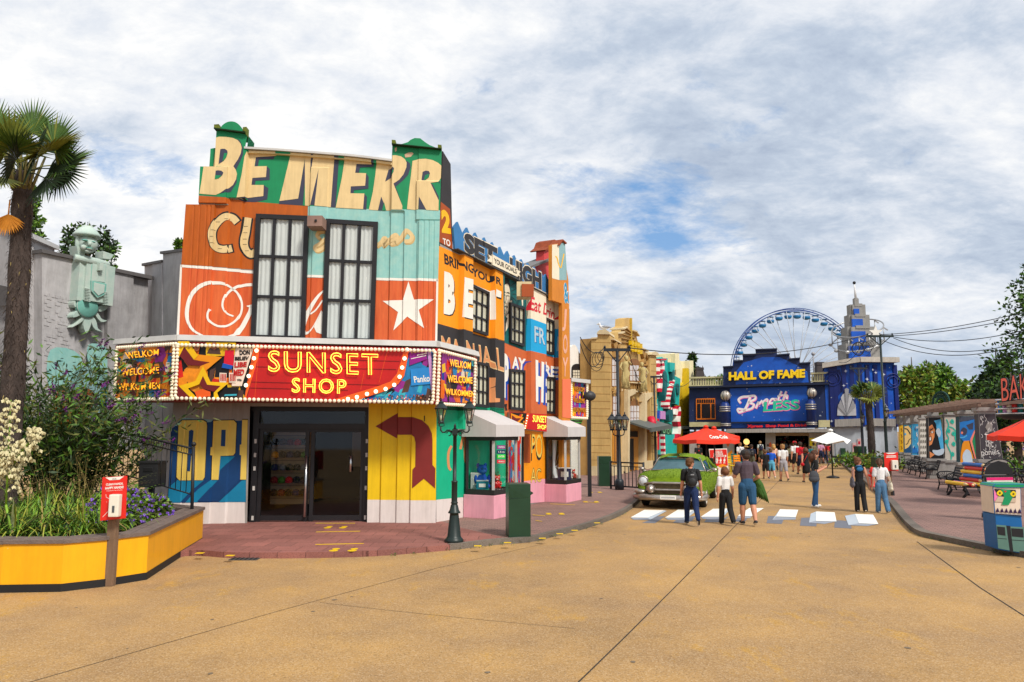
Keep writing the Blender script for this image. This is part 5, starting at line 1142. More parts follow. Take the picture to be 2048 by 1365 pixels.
for i in range(46):blade(lf,base+rv(.05),(R_.uniform(-1,1),R_.uniform(-1,1),.9),R_.uniform(.5,.8),.05,.5,R_.choice((leaf_m,leaf_d,leaf_o)),4)
for(u0,v0),(u1,v1)in(((12,1010),(22,800)),((25,930),(78,862)),((18,960),(20,900))):
 A=at(u0,v0,11.7);B_=at(u1,v1,11.7);st.tube([A,A.lerp(B_,.5)+V((.0,0,.02)),B_],[.016,.012,.006],leaf_l,6)
 for i in range(120):
  k_=R_.uniform(.12,1);p=A.lerp(B_,k_)+rv(.155*(1.15-k_*.6))
  for q in range(4):leaf(fl,p+V((0,0,.03)),V((math.cos(q*1.6)*.5,math.sin(q*1.6)*.5,-1)),.07,.05,fl_c)
  fl.ball(p,(.02,.02,.028),fl_c,5,3);
  if i%3==0:st.tube([A.lerp(B_,k_),p],.003,leaf_l,3)
st.tube([base,at(12,1010,11.7)],.018,leaf_l,6);lf.build('foliage',t);fl.build('blossom',t);st.build('stem',t)
# palms
trunk_m=M('fibrous palm trunk',(.055,.040,.034),.95,.5,9,stretch=(1,1,.35),bump=.8);palm_l=M('palm green',(.06,.12,.02),.5,.3,5);palm_y=M('palm yellow green',(.17,.19,.025),.5,.3,5);palm_k=M('palm dark green',(.016,.034,.012),.55,.3,5);dead=M('dead frond',C(216,140,40,.75),.8,.2,6)
def fan(b,p,d,nrm,pet,L_,m,n=34,spread=200,droop=.12,m2=None):
 p=V(p);d=V(d).normalized();nrm=V(nrm);nrm=(nrm-d*nrm.dot(d)).normalized();s_=d.cross(nrm);e=p+d*pet+V((0,0,-.06*pet));b.tube([p,p.lerp(e,.5)+V((0,0,.05*pet)),e],.012,m2 or m,5)
 for i in range(n):
  a=math.radians(-spread/2+spread*i/(n-1));q=d*math.cos(a)+s_*math.sin(a);l=L_*(.72+.28*math.cos(a*.6))*R_.uniform(.93,1.05);w_=L_*2.1/n;t_=q.cross(nrm)
  mid=e+q*l*.55;tip=e+q*l+V((0,0,-droop*L_*R_.uniform(.5,1.6)));f_=nrm*w_*.22*(1 if i%2 else-1)
  b.add([e,mid-t_*w_*.5+f_,tip,mid+t_*w_*.5-f_],[(0,1,2,3)],m if R_.random()<.8 else(m2 or m))
def palm(base,top,r,label,Lf,fans,hairs=900,nf=34):
 T=thing('fan_palm',base,label,'palm tree');base,top=V(base),V(top);b=MB();n=26;path=[];rad=[]
 for i in range(n+1):
  k_=i/n;path.append(base.lerp(top,k_)+V((.05*math.sin(k_*3),0,0)));rad.append(r*(1.12-.18*k_)*R_.uniform(.95,1.06)*(1 if k_<.93 else.8))
 b.tube(path,rad,trunk_m,14)
 for i in range(hairs):
  k_=R_.random();a=R_.uniform(0,2*PI);c=base.lerp(top,k_)+V((.05*math.sin(k_*3),0,0));o=V((math.cos(a),math.sin(a),0));rr=r*(1.1-.18*k_);q=R_.uniform(-1,1)
  blade(b,c+o*rr*.98,o*.7+V((-o.y,o.x,0))*q*.9+V((0,0,R_.uniform(-.8,.4))),R_.uniform(.06,.16)*r/.2,.012,1.2,trunk_m if R_.random()<.96 else straw,3)
 b.build('trunk',T);b=MB()
 for d,nr,m in fans:fan(b,top+V(d)*.06,d,nr,(V(d).length if Lf>.7 else Lf*R_.uniform(.7,.9)),Lf*R_.uniform(.95,1.08),m,nf,215,(.03 if Lf>.7 else.12),m2=palm_y if m is palm_l else m)
 for i in range(30):a=R_.uniform(0,2*PI);b.tube([top+V((math.cos(a)*r*.8,math.sin(a)*r*.8,-.35)),top+V((math.cos(a)*r*1.5,math.sin(a)*r*1.5,.1)),top+V((math.cos(a)*r*1.9,math.sin(a)*r*1.9,.35))],[.03,.02,.012],M('petiole',(.16,.14,.05),.7),5)
 b.build('crown',T);return T
pt_=at(46,345,13.5);pb_=V((-8.98,13.5,.6))
tdir=lambda u,v,dy=0:(at(u,v,13.5+dy)-pt_)
fl_=[(tdir(64,266,-.1),(0,-1,.2),palm_l),(tdir(104,288,-.25),(.15,-1,.3),palm_l),(tdir(92,300,-.5),(.1,-.7,.9),palm_y),(tdir(118,326,-.1),(0,-.7,.7),palm_l),(tdir(112,334,-.2),(.1,-1,.1),palm_k),(tdir(-8,262,-.1),(0,-1,.2),palm_l),(tdir(24,292,-.5),(-.1,-.8,.6),palm_y),(tdir(-24,318,-.2),(-.2,-1,.3),palm_k),
(tdir(-22,350,-.1),(0,-1,.2),palm_k),(tdir(40,270,.45),(0,-1,.2),palm_k),(tdir(86,300,.5),(0,-.6,.8),palm_k),(tdir(0,300,.5),(0,-.6,.8),palm_k),(tdir(30,300,-.6),(0,-.3,1),palm_l),(tdir(66,312,-.5),(.1,-1,.3),palm_k),(tdir(34,318,-.5),(-.1,-1,.3),palm_k),(tdir(88,352,-.3),(.3,-1,.1),palm_k),(tdir(4,352,-.3),(-.3,-1,.1),palm_y)]
Tp=palm(pb_,pt_,.178,'tall fan palm with a dark shaggy trunk rising from the bed',.71,fl_,2200,36)
b=MB();fan(b,at(20,400,13.25),(-.02,-.02,-1),(0,-1,0),.25,.42,dead,20,120,.0);b.build('dead_frond',Tp)
# black railing of the ramp
T=thing('ramp_railing',at(388,1005,15.3),'black iron railing with ring ornaments climbing beside the OPEN mural','railing');irn=M('black iron',(.012,.012,.013),.45);b=MB()
A0=at(387,898,15.3);A1=at(250,866,16.8)
dn=V((0,0,-1));up2=A0-at(386,911,15.3);hb=(A0-at(386,989,15.3)).length
b.tube([A0,A1],.02,irn,6);b.tube([A0-V((0,0,up2.length)),A1-V((0,0,up2.length))],.014,irn,6);b.tube([A0-V((0,0,hb)),A1-V((0,0,hb))],.014,irn,6)
for i in range(15):
 p=A0.lerp(A1,i/14);b.tube([p-V((0,0,up2.length if i else 0)),p-V((0,0,hb))],.009,irn,5)
 if i<14:
  c=A0.lerp(A1,(i+.5)/14)-V((0,0,up2.length/2));d=(A1-A0).normalized();b.tube([c+d*.06*math.cos(q*PI/6)+V((0,0,.06*math.sin(q*PI/6)))for q in range(12)],.006,irn,4,closed=True)
b.build('rails',T);b=MB();q=at(386,1005,15.3);b.tube([V((q.x,q.y,PAVE)),A0+V((0,0,.04))],.035,irn,8);b.ball(A0+V((0,0,.09)),.05,irn);b.build('post',T)
b=MB();p=at(305,950,16.2);b.box(p,(.40,.4,.5),M('black plastic',(.015,.015,.016),.4));b.box(p+V((0,0,.27)),(.44,.44,.05),M('black plastic',(0,0,0)));b.box(p+V((0,-.21,.12)),(.2,.02,.08),M('dark slot',(.004,.004,.004)))
b.box(V((p.x,p.y,(p.z-.25+.55)/2)),(.1,.1,p.z-.25-.55),irn);tag(b.build('litter_box',bevel=.01),'black litter box half hidden behind the violet flowers','bin')
# hand sanitiser signs
sr=M('sanitiser sign red',C(226,42,30,.85),.45,.05,3);post_w=M('grey brown timber',C(136,108,84,.75),.85,.25,5,stretch=(4,4,.4),bump=.4);disp=M('dispenser plastic',C(236,230,214,.85),.4,.03,3)
def sanitiser(ub,vb,z0,quad,pw,label,txt):
 p=G(ub,vb,z0);T=thing('sanitiser_stand',p,label,'hand sanitiser','hand sanitiser stands');y=p.y;Pn=Panel(at(quad[0][0],quad[0][1],y-.09),at(quad[1][0],quad[1][1],y-.07));b=MB();b.box(p+V((0,.03,(Pn.pix(*quad[3])[1]-z0)/2-.1)),(pw,pw*.8,Pn.pix(*quad[3])[1]-z0-.2),post_w);b.build('post',T,bevel=.008)
 b=MB();Pn.solid(b,[quad],sr,-.015,0);bl,br,tr,tl=[V(q)for q in quad];f=lambda x,y_:tuple(bl.lerp(br,x).lerp(tl.lerp(tr,x),y_))
 Pn.paint(b,[[f(.12,.99),f(.3,.92),f(.7,.92),f(.88,.99)]],white,.8,flat=0)
 if txt:
  Pn.text(b,'CLEAN HANDS,',[f(.16,.79),f(.86,.79),f(.86,.85),f(.16,.85)],white,.8,flat=0,bold=.04);Pn.text(b,'HAPPY HANDS!',[f(.14,.71),f(.88,.71),f(.88,.77),f(.14,.77)],white,.8,flat=0,bold=.04)
  Pn.text(b,'Desinfecteer hier je handen',[f(.2,.66),f(.84,.66),f(.84,.69),f(.2,.69)],white,.8,flat=0)
  Pn.paint(b,stroke([f(.18,.6),f(.2,.53),f(.34,.49)],.8)+stroke([f(.1,.08),f(.3,.2)],.8)+[[f(.2,.42+.0),f(.24,.42),f(.24,.425),f(.2,.425)]],white,.8,flat=0);Pn.text(b,'8:26',[f(.42,.93),f(.58,.93),f(.58,.965),f(.42,.965)],navy,1.4,flat=0)
 else:Pn.paint(b,[[f(.16,.8),f(.84,.8),f(.84,.84),f(.16,.84)],[f(.14,.73),f(.86,.73),f(.86,.77),f(.14,.77)]],white,.8,flat=0)
 b.build('board',T);b=MB();c0_,c1_=Pn.pix(*f(.44,.08)),Pn.pix(*f(.86,.58));w_,h_=c1_[0]-c0_[0],c1_[1]-c0_[1];cc_=Pn.pt((c0_[0]+c1_[0])/2,(c0_[1]+c1_[1])/2,.06);Rm=Matrix((Pn.U,-Pn.N,V((0,0,1)))).transposed()
 b.box(cc_,(w_,.11,h_),disp,R=Rm);b.build('dispenser',T,bevel=.02);b=MB();b.box(cc_+Pn.N*.057+V((0,0,-h_*.15)),(w_*.22,.01,h_*.3),M('dispenser window',(.08,.09,.1),.2),R=Rm);b.build('level_window',T)
sanitiser(217,1173,0,[(200,1042),(251,1037),(254,952),(205,955)],.13,'red CLEAN HANDS sanitiser board on a timber post before the yellow planter',True)
# street furniture by the shop
lamp_g=M('dark green cast iron',(.010,.020,.018),.42,.2,6,bump=.05);lamp_k=M('blue black cast iron',(.014,.018,.024),.45,.2,6);lglass=glass('lantern glass',(.93,.93,.88),.1)
def lantern(b,g,c,s_,m):
 c=V(c);h=[(.055,0),(.11,.24)]
 for i in range(6):
  a=i*PI/3;o=lambda r,z_:c+V((r*s_*math.cos(a),r*s_*math.sin(a),z_*s_));b.bar(o(.055,0),o(.112,.25),.012*s_,.012*s_,m)
 b.lathe([(.06*s_,-.05*s_),(.065*s_,0),(.05*s_,.005*s_)],c,m,6);b.lathe([(.128*s_,.245*s_),(.135*s_,.26*s_),(.075*s_,.34*s_),(.05*s_,.36*s_),(.055*s_,.38*s_),(.012*s_,.41*s_),(.02*s_,.43*s_),(.006*s_,.47*s_)],c,m,6,smooth=False)
 g.lathe([(.053*s_,.002*s_),(.108*s_,.245*s_)],c,lglass,6,smooth=False);g.tube([c+V((0,0,.02*s_)),c+V((0,0,.12*s_))],.018*s_,M('lamp bulb',(.8,.76,.6),.4),8)
def double_lamp(loc,s_,label):
 T=thing('street_lamp',loc,label,'street lamp',world=False);b=MB()
 b.lathe([(.19,0),(.19,.05),(.155,.09),(.135,.12),(.09,.52),(.085,.555),(.125,.565),(.12,.585),(.095,.62),(.07,.72),(.055,.74),(.075,.76),(.06,.78),(.058,.8),(.058,1.16),(.068,1.17),(.06,1.19),(.038,1.2),(.036,2.08),(.055,2.085),(.05,2.11),(.06,2.12)],(0,0,0),lamp_g,12);b.build('post',T)
 b=MB();b.box((0,0,2.16),(.11,.11,.11),lamp_g);b.lathe([(.04,2.21),(.02,2.25),(.03,2.27),(.004,2.33)],(0,0,0),lamp_g,8)
 for sx in(-1,1):
  b.tube([(sx*x,0,z_)for x,z_ in((.05,2.15),(.1,2.19),(.16,2.19),(.20,2.15),(.25,2.15),(.285,2.19),(.285,2.26))],[.02,.02,.018,.018,.018,.018,.02],lamp_g,6);b.tube([(sx*(.12+.045*math.cos(q)),0,2.125+.045*math.sin(q))for q in[i*.7 for i in range(8)]],.012,lamp_g,5)
  for q in range(3):a=q*2.09;b.tube([(sx*.285,0,2.26),(sx*.285+.07*math.cos(a),.07*math.sin(a),2.28),(sx*.285+.055*math.cos(a),.055*math.sin(a),2.37)],.008,lamp_g,5)
 b.build('arm',T)
 for sx in(-1,1):b=MB();g=MB();lantern(b,g,(sx*.285,0,2.37),1.0,lamp_g);l=b.build('lantern',T);g.build('pane',l)
 T.scale=(s_,)*3;return T
double_lamp(G(908,1085,PAVE),1.0,'dark green cast iron lamp post with two lanterns before the marquee corner')
bin_g=M('bin dark green',(.014,.045,.022),.35,.12,3,bump=.02)
def make_bin():
 T=thing('litter_bin',(0,0,0),'x','litter bin','dark green litter bins',world=False);b=MB();w_,d,h=.46,.50,1.08
 b.box((0,0,h*.37),(w_,d,h*.74),bin_g);b.box((0,0,h*.97),(w_,d,.07),bin_g);b.box((-w_*.4,0,h*.84),(w_*.2,d,h*.22),bin_g)
 for sy in(-1,1):b.box((.0,sy*(d/2-.012),h*.84),(w_,.024,h*.22),bin_g)
 b.build('body',T,bevel=.012);b=MB();b.box((.0,0,h*.84),(w_*.7,d*.9,h*.2),M('bin opening dark',(.005,.005,.005),.8));b.build('opening',T)
 b=MB();b.box((.2,0,h*.78),(.2,d*.88,.03),bin_g,R=Matrix.Rotation(-.6,3,'Y'));b.build('flap',T);return T
bn=make_bin();first=True
def put_bin(u,v,rz,label,z0=PAVE,s_=1.0):
 global first
 r=place_copy(bn,G(u,v,z0),rz,label,first);first=False;r.scale=(s_,)*3
c_=G(1032,1073,PAVE);put_bin(1036,1072,math.radians(8),'green litter bin beside the double lamp post on the shop pavement',s_=1.0)
put_bin(1209,972,0,'green litter bin beside the tan theatre corner and the iron fence',s_=1.08)
put_bin(1687,928,0,'green litter bin in front of the grey wall near the white parasol',0);put_bin(1722,934,0,'wide green litter bin between the two black lamp posts',PAVE,1.15)
put_bin(1757,958,0,'green litter bin behind the red sanitiser board',PAVE,.9);put_bin(1416,966,0,'green litter bin behind the fuzzy car beside the red notice',0,1.0)
def tall_pole(loc,h,zl,nl,arm,label,m,rz=0,s_=1.0,armz=None):
 T=thing('lamp_post',loc,label,'lamp post','tall lamp posts with cross arms',world=False,rz=rz);b=MB()
 b.lathe([(.17,0),(.17,.32),(.13,.38),(.085,.42),(.075,zl-.3),(.09,zl-.25),(.06,zl-.2),(.055,h)],(0,0,0),m,12);b.build('post',T);b=MB()
 b.bar((-arm,0,h),(arm,0,h),.09,.11,m)
 for sx in(-1,1):b.bar((sx*arm*.75,0,h-.04),(0,0,h-.5),.04,.04,m);b.lathe([(.03,h+.05),(.05,h+.1),(.03,h+.16)],(sx*arm*.92,0,0),m,8)
 b.build('cross_arm',T)
 for i in range(nl):
  b=MB();g=MB();a=i*2*PI/max(1,nl);c=V((.24*math.cos(a),.24*math.sin(a),zl))if nl>1 else V((0,-.18,zl));lantern(b,g,c,1.35*s_,m)
  b.tube([c+V((0,0,-.04)),c*V((1,1,1)).x*0+V((c.x*.8,c.y*.8,zl-.22)),V((0,0,zl-.3))],.02,m,5);l=b.build('lantern',T);g.build('pane',l)
 return T
def pole_at(u,v,z0,vtop,vl,nl,armpx,label,m,rz=0,s_=1.0):
 p=G(u,v,z0);h=z_over(u,vtop,p)-z0;zl_=z_over(u,vl,p)-z0;return tall_pole(p,h,zl_,nl,armpx*p.y/FPX,label,m,rz,s_),p,h
PO1,pp1,hh1=pole_at(1239,980,PAVE,700,858,4,27,'black lamp post with four lanterns and cable arm before the tan theatre',lamp_k)
PO2,pp2,hh2=pole_at(1312,936,PAVE,754,866,2,19,'black lamp post with cross arm before the teal building',lamp_k)
PO3,pp3,hh3=pole_at(1776,946,PAVE,672,834,1,27,'tallest dark green lamp post with cable coil beside the pergola',lamp_g)
PO4,pp4,hh4=pole_at(1728,936,PAVE,737,846,1,17,'black lamp post with lantern next to the small palm',lamp_k)
PO5,pp5,hh5=pole_at(1717,921,PAVE,758,800,0,14,'thin black pole with cross arm carrying the direction signs',lamp_k)
def fence_run(A,B,h,label,name='iron_fence',m=None,n=None):
 m=m or lamp_k;T=thing(name,A,label,'fence');A,B=V(A),V(B);b=MB();d=B-A;n=n or max(3,int(d.length/.16))
 for z_ in(h,.12):b.bar(A+V((0,0,z_)),B+V((0,0,z_)),.05,.05,m)
 b.bar(A+V((0,0,h*.86)),B+V((0,0,h*.86)),.03,.03,m);b.build('rail',T);b=MB()
 for i in range(1,n):p=A.lerp(B,i/n);b.tube([p+V((0,0,.12)),p+V((0,0,h*.86 if i%3 else h))],.018,m,5)
 b.build('bars',T);b=MB();k=max(1,int(d.length/1.6))
 for i in range(k+1):p=A.lerp(B,i/k);b.tube([p,p+V((0,0,h+.04))],.04,m,8)
 b.build('post',T)
fence_run(G(1222,978,PAVE),G(1288,983,PAVE),1.0,'black iron street fence between the litter bin and the parked fuzzy car')
# tan theatre
zk=Z((1130,600),3.411);zt3=Z((1200,620),4.015);zn=Z((1290,690),5.935);zH=Z((1340,560),3.792)
tan_m=M('tan render',C(210,174,108,.82),.8,.16,1.2,bump=.15,stain=.35);tan_d=M('brown tan render',C(180,140,80,.8),.8,.2,1,bump=.15,stain=.4);tan_l=M('pale stone',C(226,206,164,.8),.8,.12,2,bump=.15,stain=.3)
owood=M('honey timber',C(206,140,44,.8),.5,.2,5,stretch=(4,4,.5));gilt=M('gilded fin',C(206,170,50,.8),.6,.15,4);pale_pane=M('pale blind',C(226,222,222,.8),.35,.12,2);brnf=M('brown window bar',C(150,100,50,.75),.6)  # theatre panes are plain pale blinds behind brown bars
tc0=G(1222,952,PAVE);tc1=G(1305,934,PAVE);TB=Panel(tc0,tc1);TBl=Panel(at(1167,950,tc0.y+.4),tc0)
T=thing('tan_theatre',tc0,'tan stone art deco theatre with two draped figures, arched windows and stepped gable','building')
b=MB()
TBl.solid(b,[zk((100,1230),(100,268),(182,262),(190,1230))],tan_d,-1.5,-.1);TBl.solid(b,[zk((182,1215),(182,262),(224,258),(224,235),(308,235),(318,1220))],tan_m,-1.2,.12)
TB.solid(b,[zk((308,1225),(306,262),(335,272),(358,290),(362,222),(378,215),(385,190),(402,180),(405,130),(430,122),(450,128),(452,205),(470,212),(485,240),(498,290),(520,322),(548,345),(548,372),(594,378),(605,1140),(430,1180))],tan_m,-.5,0)
TB.solid(b,[zk((330,1150),(330,420),(590,440),(600,1130))],tan_d,-4,-.4)
TB.solid(b,[zk((548,372),(594,378),(604,1140),(560,1150))],tan_m,0,.25);b.build('wall',T)
b=MB()
TBl.solid(b,[zk((222,238),(312,240),(306,222),(285,208),(245,208),(228,222))],tan_l,-1.3,.25);TB.solid(b,[zk((544,376),(598,382),(594,362),(572,355),(548,362))],tan_l,-.4,.4)
for pl in((358,290,362,222,500,300,496,240),):pass
for x0,y0,x1,y1 in((362,224,385,216),(380,194,405,182),(448,206,472,214),(468,214,488,242),(305,264,360,292),(498,322,550,346),(182,262,224,258)):(TB if x0>300 else TBl).solid(b,[zk((x0,y0),(x1,y1),(x1,y1+9),(x0,y0+9))],tan_l,-.6,.2)
TBl.solid(b,[zk((182,1135),(318,1130),(320,1222),(182,1218))],tan_l,-1,.18);TB.solid(b,[zk((310,1130),(418,1120),(418,1185),(312,1225))],tan_l,0,.1);TB.solid(b,[zk((500,1105),(604,1090),(604,1140),(500,1165))],tan_l,0,.3)
b.build('cornice',T)
b=MB()
for i in range(17):TBl.solid(b,[zk((184,290+i*50),(312,292+i*50),(312,297+i*50),(184,294+i*50))],tan_d,0,.125)
for i in range(15):TB.solid(b,[zk((560,392+i*46),(603,396+i*46),(603,400+i*46),(560,396+i*46))],tan_d,0,.255)
b.build('joint',T)
def arch(x0,x1,y0,y1,k=.5):
 m=(x0+x1)/2;return[(x0,y1),(x0,y0+(x1-x0)*k)]+[(m-(m-x0)*math.cos(q*PI/8),y0+(x1-x0)*k-(x1-x0)*k*math.sin(q*PI/8))for q in range(1,8)]+[(x1,y0+(x1-x0)*k+6),(x1,y1+6)]
def tw(pl,nx,ny,x0,x1,y0,y1):
 f=MB();TB.solid(f,[zk(*[(x,y)for x,y in pl])],brnf,.0,.04);w_=f.build('window',T);g=MB()
 for i in range(nx):
  for j in range(ny):
   a0,a1=x0+(x1-x0)*(i+.12)/nx,x0+(x1-x0)*(i+.9)/nx;c0_,c1_=y0+(y1-y0)*(j+.06)/ny,y0+(y1-y0)*(j+.95)/ny;TB.solid(g,[zk((a0,c0_),(a1,c0_+2),(a1,c1_+2),(a0,c1_))],pale_pane,.04,.05)
 g.build('pane',w_).location=(0,0,0)
tw([(312,592),(312,395),(356,405),(356,598)],2,4,314,354,400,590);tw([(318,850),(318,652),(358,660),(358,855)],2,4,320,357,656,850)
tw(arch(432,502,402,556,.35),3,3,436,500,445,552);tw(arch(420,504,672,850,.6),4,3,424,502,720,848);tw([(532,850),(532,690),(572,700),(572,855)],2,4,534,570,695,848);tw([(528,620),(528,450),(566,458),(566,630)],2,3,530,564,456,620)
b=MB()
for x0,y0,x1,y1 in((312,300,330,385),(330,290,318,390),(335,300,355,395),(355,300,338,395),(512,350,535,440),(535,360,515,440),(540,370,565,450),(565,380,545,450),(318,640,335,595),(335,595,352,645),(505,700,540,650),(540,650,570,705),(400,690,425,650),(425,625,440,690)):TB.solid(b,[stroke(zk((x0,y0),(x1,y1)),2.2)[0]],tan_d,0,.18)
for i in range(5):TB.solid(b,[zk((440+i*15,570),(446+i*15,571),(446+i*15,612),(440+i*15,611))],tan_d,0,.12)
TB.solid(b,[zk((425,618),(505,625),(505,634),(425,628)),zk((425,560),(505,566),(505,574),(425,568))],tan_l,0,.22);TB.solid(b,[zk((385,615),(440,610),(440,640),(400,660),(395,1170),(385,1170)),zk((505,640),(562,632),(562,655),(520,690),(518,1150),(500,1150))],tan_l,0,.35)
for i in range(24):x=312+i*11.3;y=604+i*.9;TB.solid(b,[zk((x,y),(x+6,y),(x+6,y+14),(x,y+14))],tan_l if i%2 else tan_d,0,.16)
for x0,x1,y0,y1 in((362,384,400,860),(506,512,420,640),(574,582,460,1090),(384,392,660,1160)):TB.solid(b,[zk((x0,y0),(x1,y0+3),(x1+3,y1),(x0+3,y1))],tan_d,0,.14)
for k in range(5):TB.solid(b,[zk((376+k*6,286-k*26),(500-k*14,300-k*20),(500-k*14,305-k*20),(376+k*6,291-k*26))],tan_d,0,.1)
TB.solid(b,[zk((441,285),(441,124),(447,126),(447,290))],gilt,0,.1);b.build('relief',T)
b=MB();gm=M('gilded letter',C(236,196,10,.85),.45,.1,3)
for x,y,h in((420,278,60),(442,284,66),(462,290,60),(480,300,66)):
 for k in(0,1):TB.solid(b,[zk((x,y+k*38),(x+5,y+k*38),(x+5,y+k*38+h*.5),(x,y+k*38+h*.5)),zk((x+9,y+k*38+2),(x+14,y+k*38+2),(x+14,y+k*38+h*.5),(x+9,y+k*38+h*.5)),zk((x,y+k*38),(x+14,y+k*38+2),(x+14,y+k*38+7),(x,y+k*38+5))],gm,.12,.3)
tag(b.build('gilded_sign'),'stacked gilded letters on the stepped gable of the tan theatre','sign')
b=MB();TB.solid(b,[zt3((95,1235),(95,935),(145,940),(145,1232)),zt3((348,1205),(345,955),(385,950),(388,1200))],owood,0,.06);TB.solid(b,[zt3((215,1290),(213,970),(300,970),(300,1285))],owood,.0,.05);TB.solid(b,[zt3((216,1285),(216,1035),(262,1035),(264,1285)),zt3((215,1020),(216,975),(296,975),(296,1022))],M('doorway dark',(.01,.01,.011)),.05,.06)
for x in(104,118,132,354,368):TB.solid(b,[zt3((x,1215),(x,955),(x+6,955),(x+6,1215))],brnf,.06,.08)
b.build('door',T)
b=MB();cnp=M('canopy green grey',C(96,104,100,.75),.5);A=TB.px(*zt3((210,950))[0],0);B_=TB.px(*zt3((400,925))[0],0);w_=TB.N*1.3;b.prism([A+w_+V((0,0,-.12)),B_+w_+V((0,0,-.12)),B_+V((0,0,.3)),A+V((0,0,.3))],V((0,0,.1)),cnp);b.bar(A+w_-V((0,0,.1)),B_+w_-V((0,0,.1)),.1,.22,cnp);b.build('canopy',T)
def figure(c,h,flip,label):
 T_=thing('draped_figure',c,label,'statue','draped figures of the theatre',world=False);b=MB();fm=M('stone figure',C(196,178,120,.8),.8,.12,5);s_=h;f=flip
 b.tube([(0,0,0),(.02*f*s_,0,.12*s_),(-.03*f*s_,0,.3*s_),(.03*f*s_,0,.48*s_),(0,0,.6*s_),(.01*f*s_,0,.72*s_),(.02*f*s_,0,.8*s_),(.03*f*s_,0,.84*s_)],[.16*s_,.12*s_,.105*s_,.13*s_,.085*s_,.115*s_,.10*s_,.035*s_],fm,12)
 b.ball((.04*f*s_,-.02*s_,.92*s_),(.055*s_,.06*s_,.075*s_),fm,12,8);b.ball((.04*f*s_,.01*s_,.96*s_),(.07*s_,.06*s_,.06*s_),fm,10,6)
 b.tube([(-.09*f*s_,0,.79*s_),(-.16*f*s_,-.03*s_,.66*s_),(-.1*f*s_,-.1*s_,.56*s_)],[.035*s_,.03*s_,.022*s_],fm,8);b.tube([(.12*f*s_,0,.79*s_),(.19*f*s_,-.05*s_,.72*s_),(.1*f*s_,-.1*s_,.84*s_)],[.035*s_,.03*s_,.022*s_],fm,8)
 for i in range(7):x=(i-3)*.035*s_;b.tube([(x*.6,-.09*s_,.5*s_),(x*.8,-.1*s_,.25*s_),(x,-.13*s_,.02*s_)],.013*s_,fm,5)
 b.build('figure',T_)
for(u,v0,v1,f,lab)in((1251,778,713,1,'left draped stone figure with a raised arm on the tan theatre'),(1287,784,726,-1,'right draped stone figure shading its face on the tan theatre')):
 p=TB.px(u,v0,.5);q=TB.px(u,v1,.5);figure(p,q.z-p.z,f,lab)
b=MB();p=at(1208,657,tc0.y+.1);gul=M('gull white',(.7,.7,.7),.7);gg=M('gull grey',(.3,.31,.33),.7);p=V((p.x,p.y,TBl.pix(1208,661,.1)[1]))
b.ball(p+V((0,0,.16)),(.24,.09,.1),gul,12,8,Matrix.Rotation(.1,3,'Y'));b.ball(p+V((.06,-.02,.19)),(.22,.1,.07),gg,10,6);b.tube([p+V((-.16,0,.18)),p+V((-.22,0,.3))],[.06,.05],gul,8);b.ball(p+V((-.23,0,.34)),.065,gul,8,6);b.tube([p+V((-.28,0,.33)),p+V((-.37,0,.31))],[.02,.005],M('beak',(.6,.4,.05)),6);b.tube([p+V((.2,0,.18)),p+V((.4,0,.17))],[.06,.01],gg,6)
for s_ in(-.03,.03):b.tube([p+V((0,s_,0)),p+V((0,s_,.1))],.01,M('beak',(.6,.4,.05)),4)
tag(b.build('seagull'),'grey and white seagull standing on the corner pillar of the tan theatre','bird')
GP=Panel(at(1138,900,37),at(1166,900,38));b=MB();T=thing('white_gothic_house',GP.pt(0,0),'small white house with an arched lattice window glimpsed before the tan theatre','building')
GP.solid(b,[[(1132,960),(1132,712),(1140,705),(1143,694),(1146,690),(1150,690),(1154,695),(1158,705),(1163,712),(1164,960)]],white,-3,0);b.build('wall',T);b=MB();GP.solid(b,[arch(1142.5,1163,728,757,.5)],frame_m,0,.05);w_=b.build('window',T);b=MB()
for i in range(4):
 for j in range(3):GP.solid(b,[rect(1144+i*4.7,741+j*5.6,1147.6+i*4.7,745.6+j*5.6)],dim_c,.05,.07)
b.build('pane',w_).location=(0,0,0)
# teal and yellow fun fair fronts
ta=TB.pt(TB.pix(1306,900)[0],0,-.3);tb_=G(1352,924,PAVE);TE=Panel(ta,tb_);teal_m=M('teal front',C(20,176,168,.85),.6,.12,1.5,stain=.2);teal_dk=M('teal recess',C(4,100,104,.8),.7,.15,2);cred=M('candy red',C(206,14,52,.85),.5,.1,3);ylw_f=M('mustard front',C(222,186,20,.85),.6,.12,1.5,stain=.25);crm_f=M('peeling cream front',C(244,232,186,.85),.75,.08,2,stain=.35)
T=thing('teal_candy_building',TE.pt(0,0),'narrow teal building streaked with red and white candy stripes','building');b=MB()
TE.solid(b,[zn((85,1330),(80,240),(120,215),(120,175),(185,172),(190,160),(205,145),(222,160),(225,205),(285,215),(290,360),(330,360),(370,400),(345,440),(360,1340))],teal_m,-4,0)
for pl,o in(((180,200,215,160,240,500,180,500),.3),((215,210,280,220,275,330,220,320),.45),((275,360,365,405,345,720,275,690),.35),((190,700,290,720,290,930,180,920),.1),((210,1060,340,1060,345,1340,205,1340),.2)):TE.solid(b,[zn((pl[0],pl[1]),(pl[2],pl[3]),(pl[4],pl[5]),(pl[6],pl[7]))],teal_m,0,o)
TE.solid(b,[curve(zn((150,330),(175,340),(185,480),(160,670),(150,600)),2,True),curve(zn((245,320),(275,330),(270,480),(285,680),(262,640)),2,True),curve(zn((300,470),(330,480),(325,600),(305,570)),2,True),curve(zn((205,760),(250,760),(250,900),(205,900)),2,True)],teal_dk,0,.46);b.build('wall',T)
b=MB()
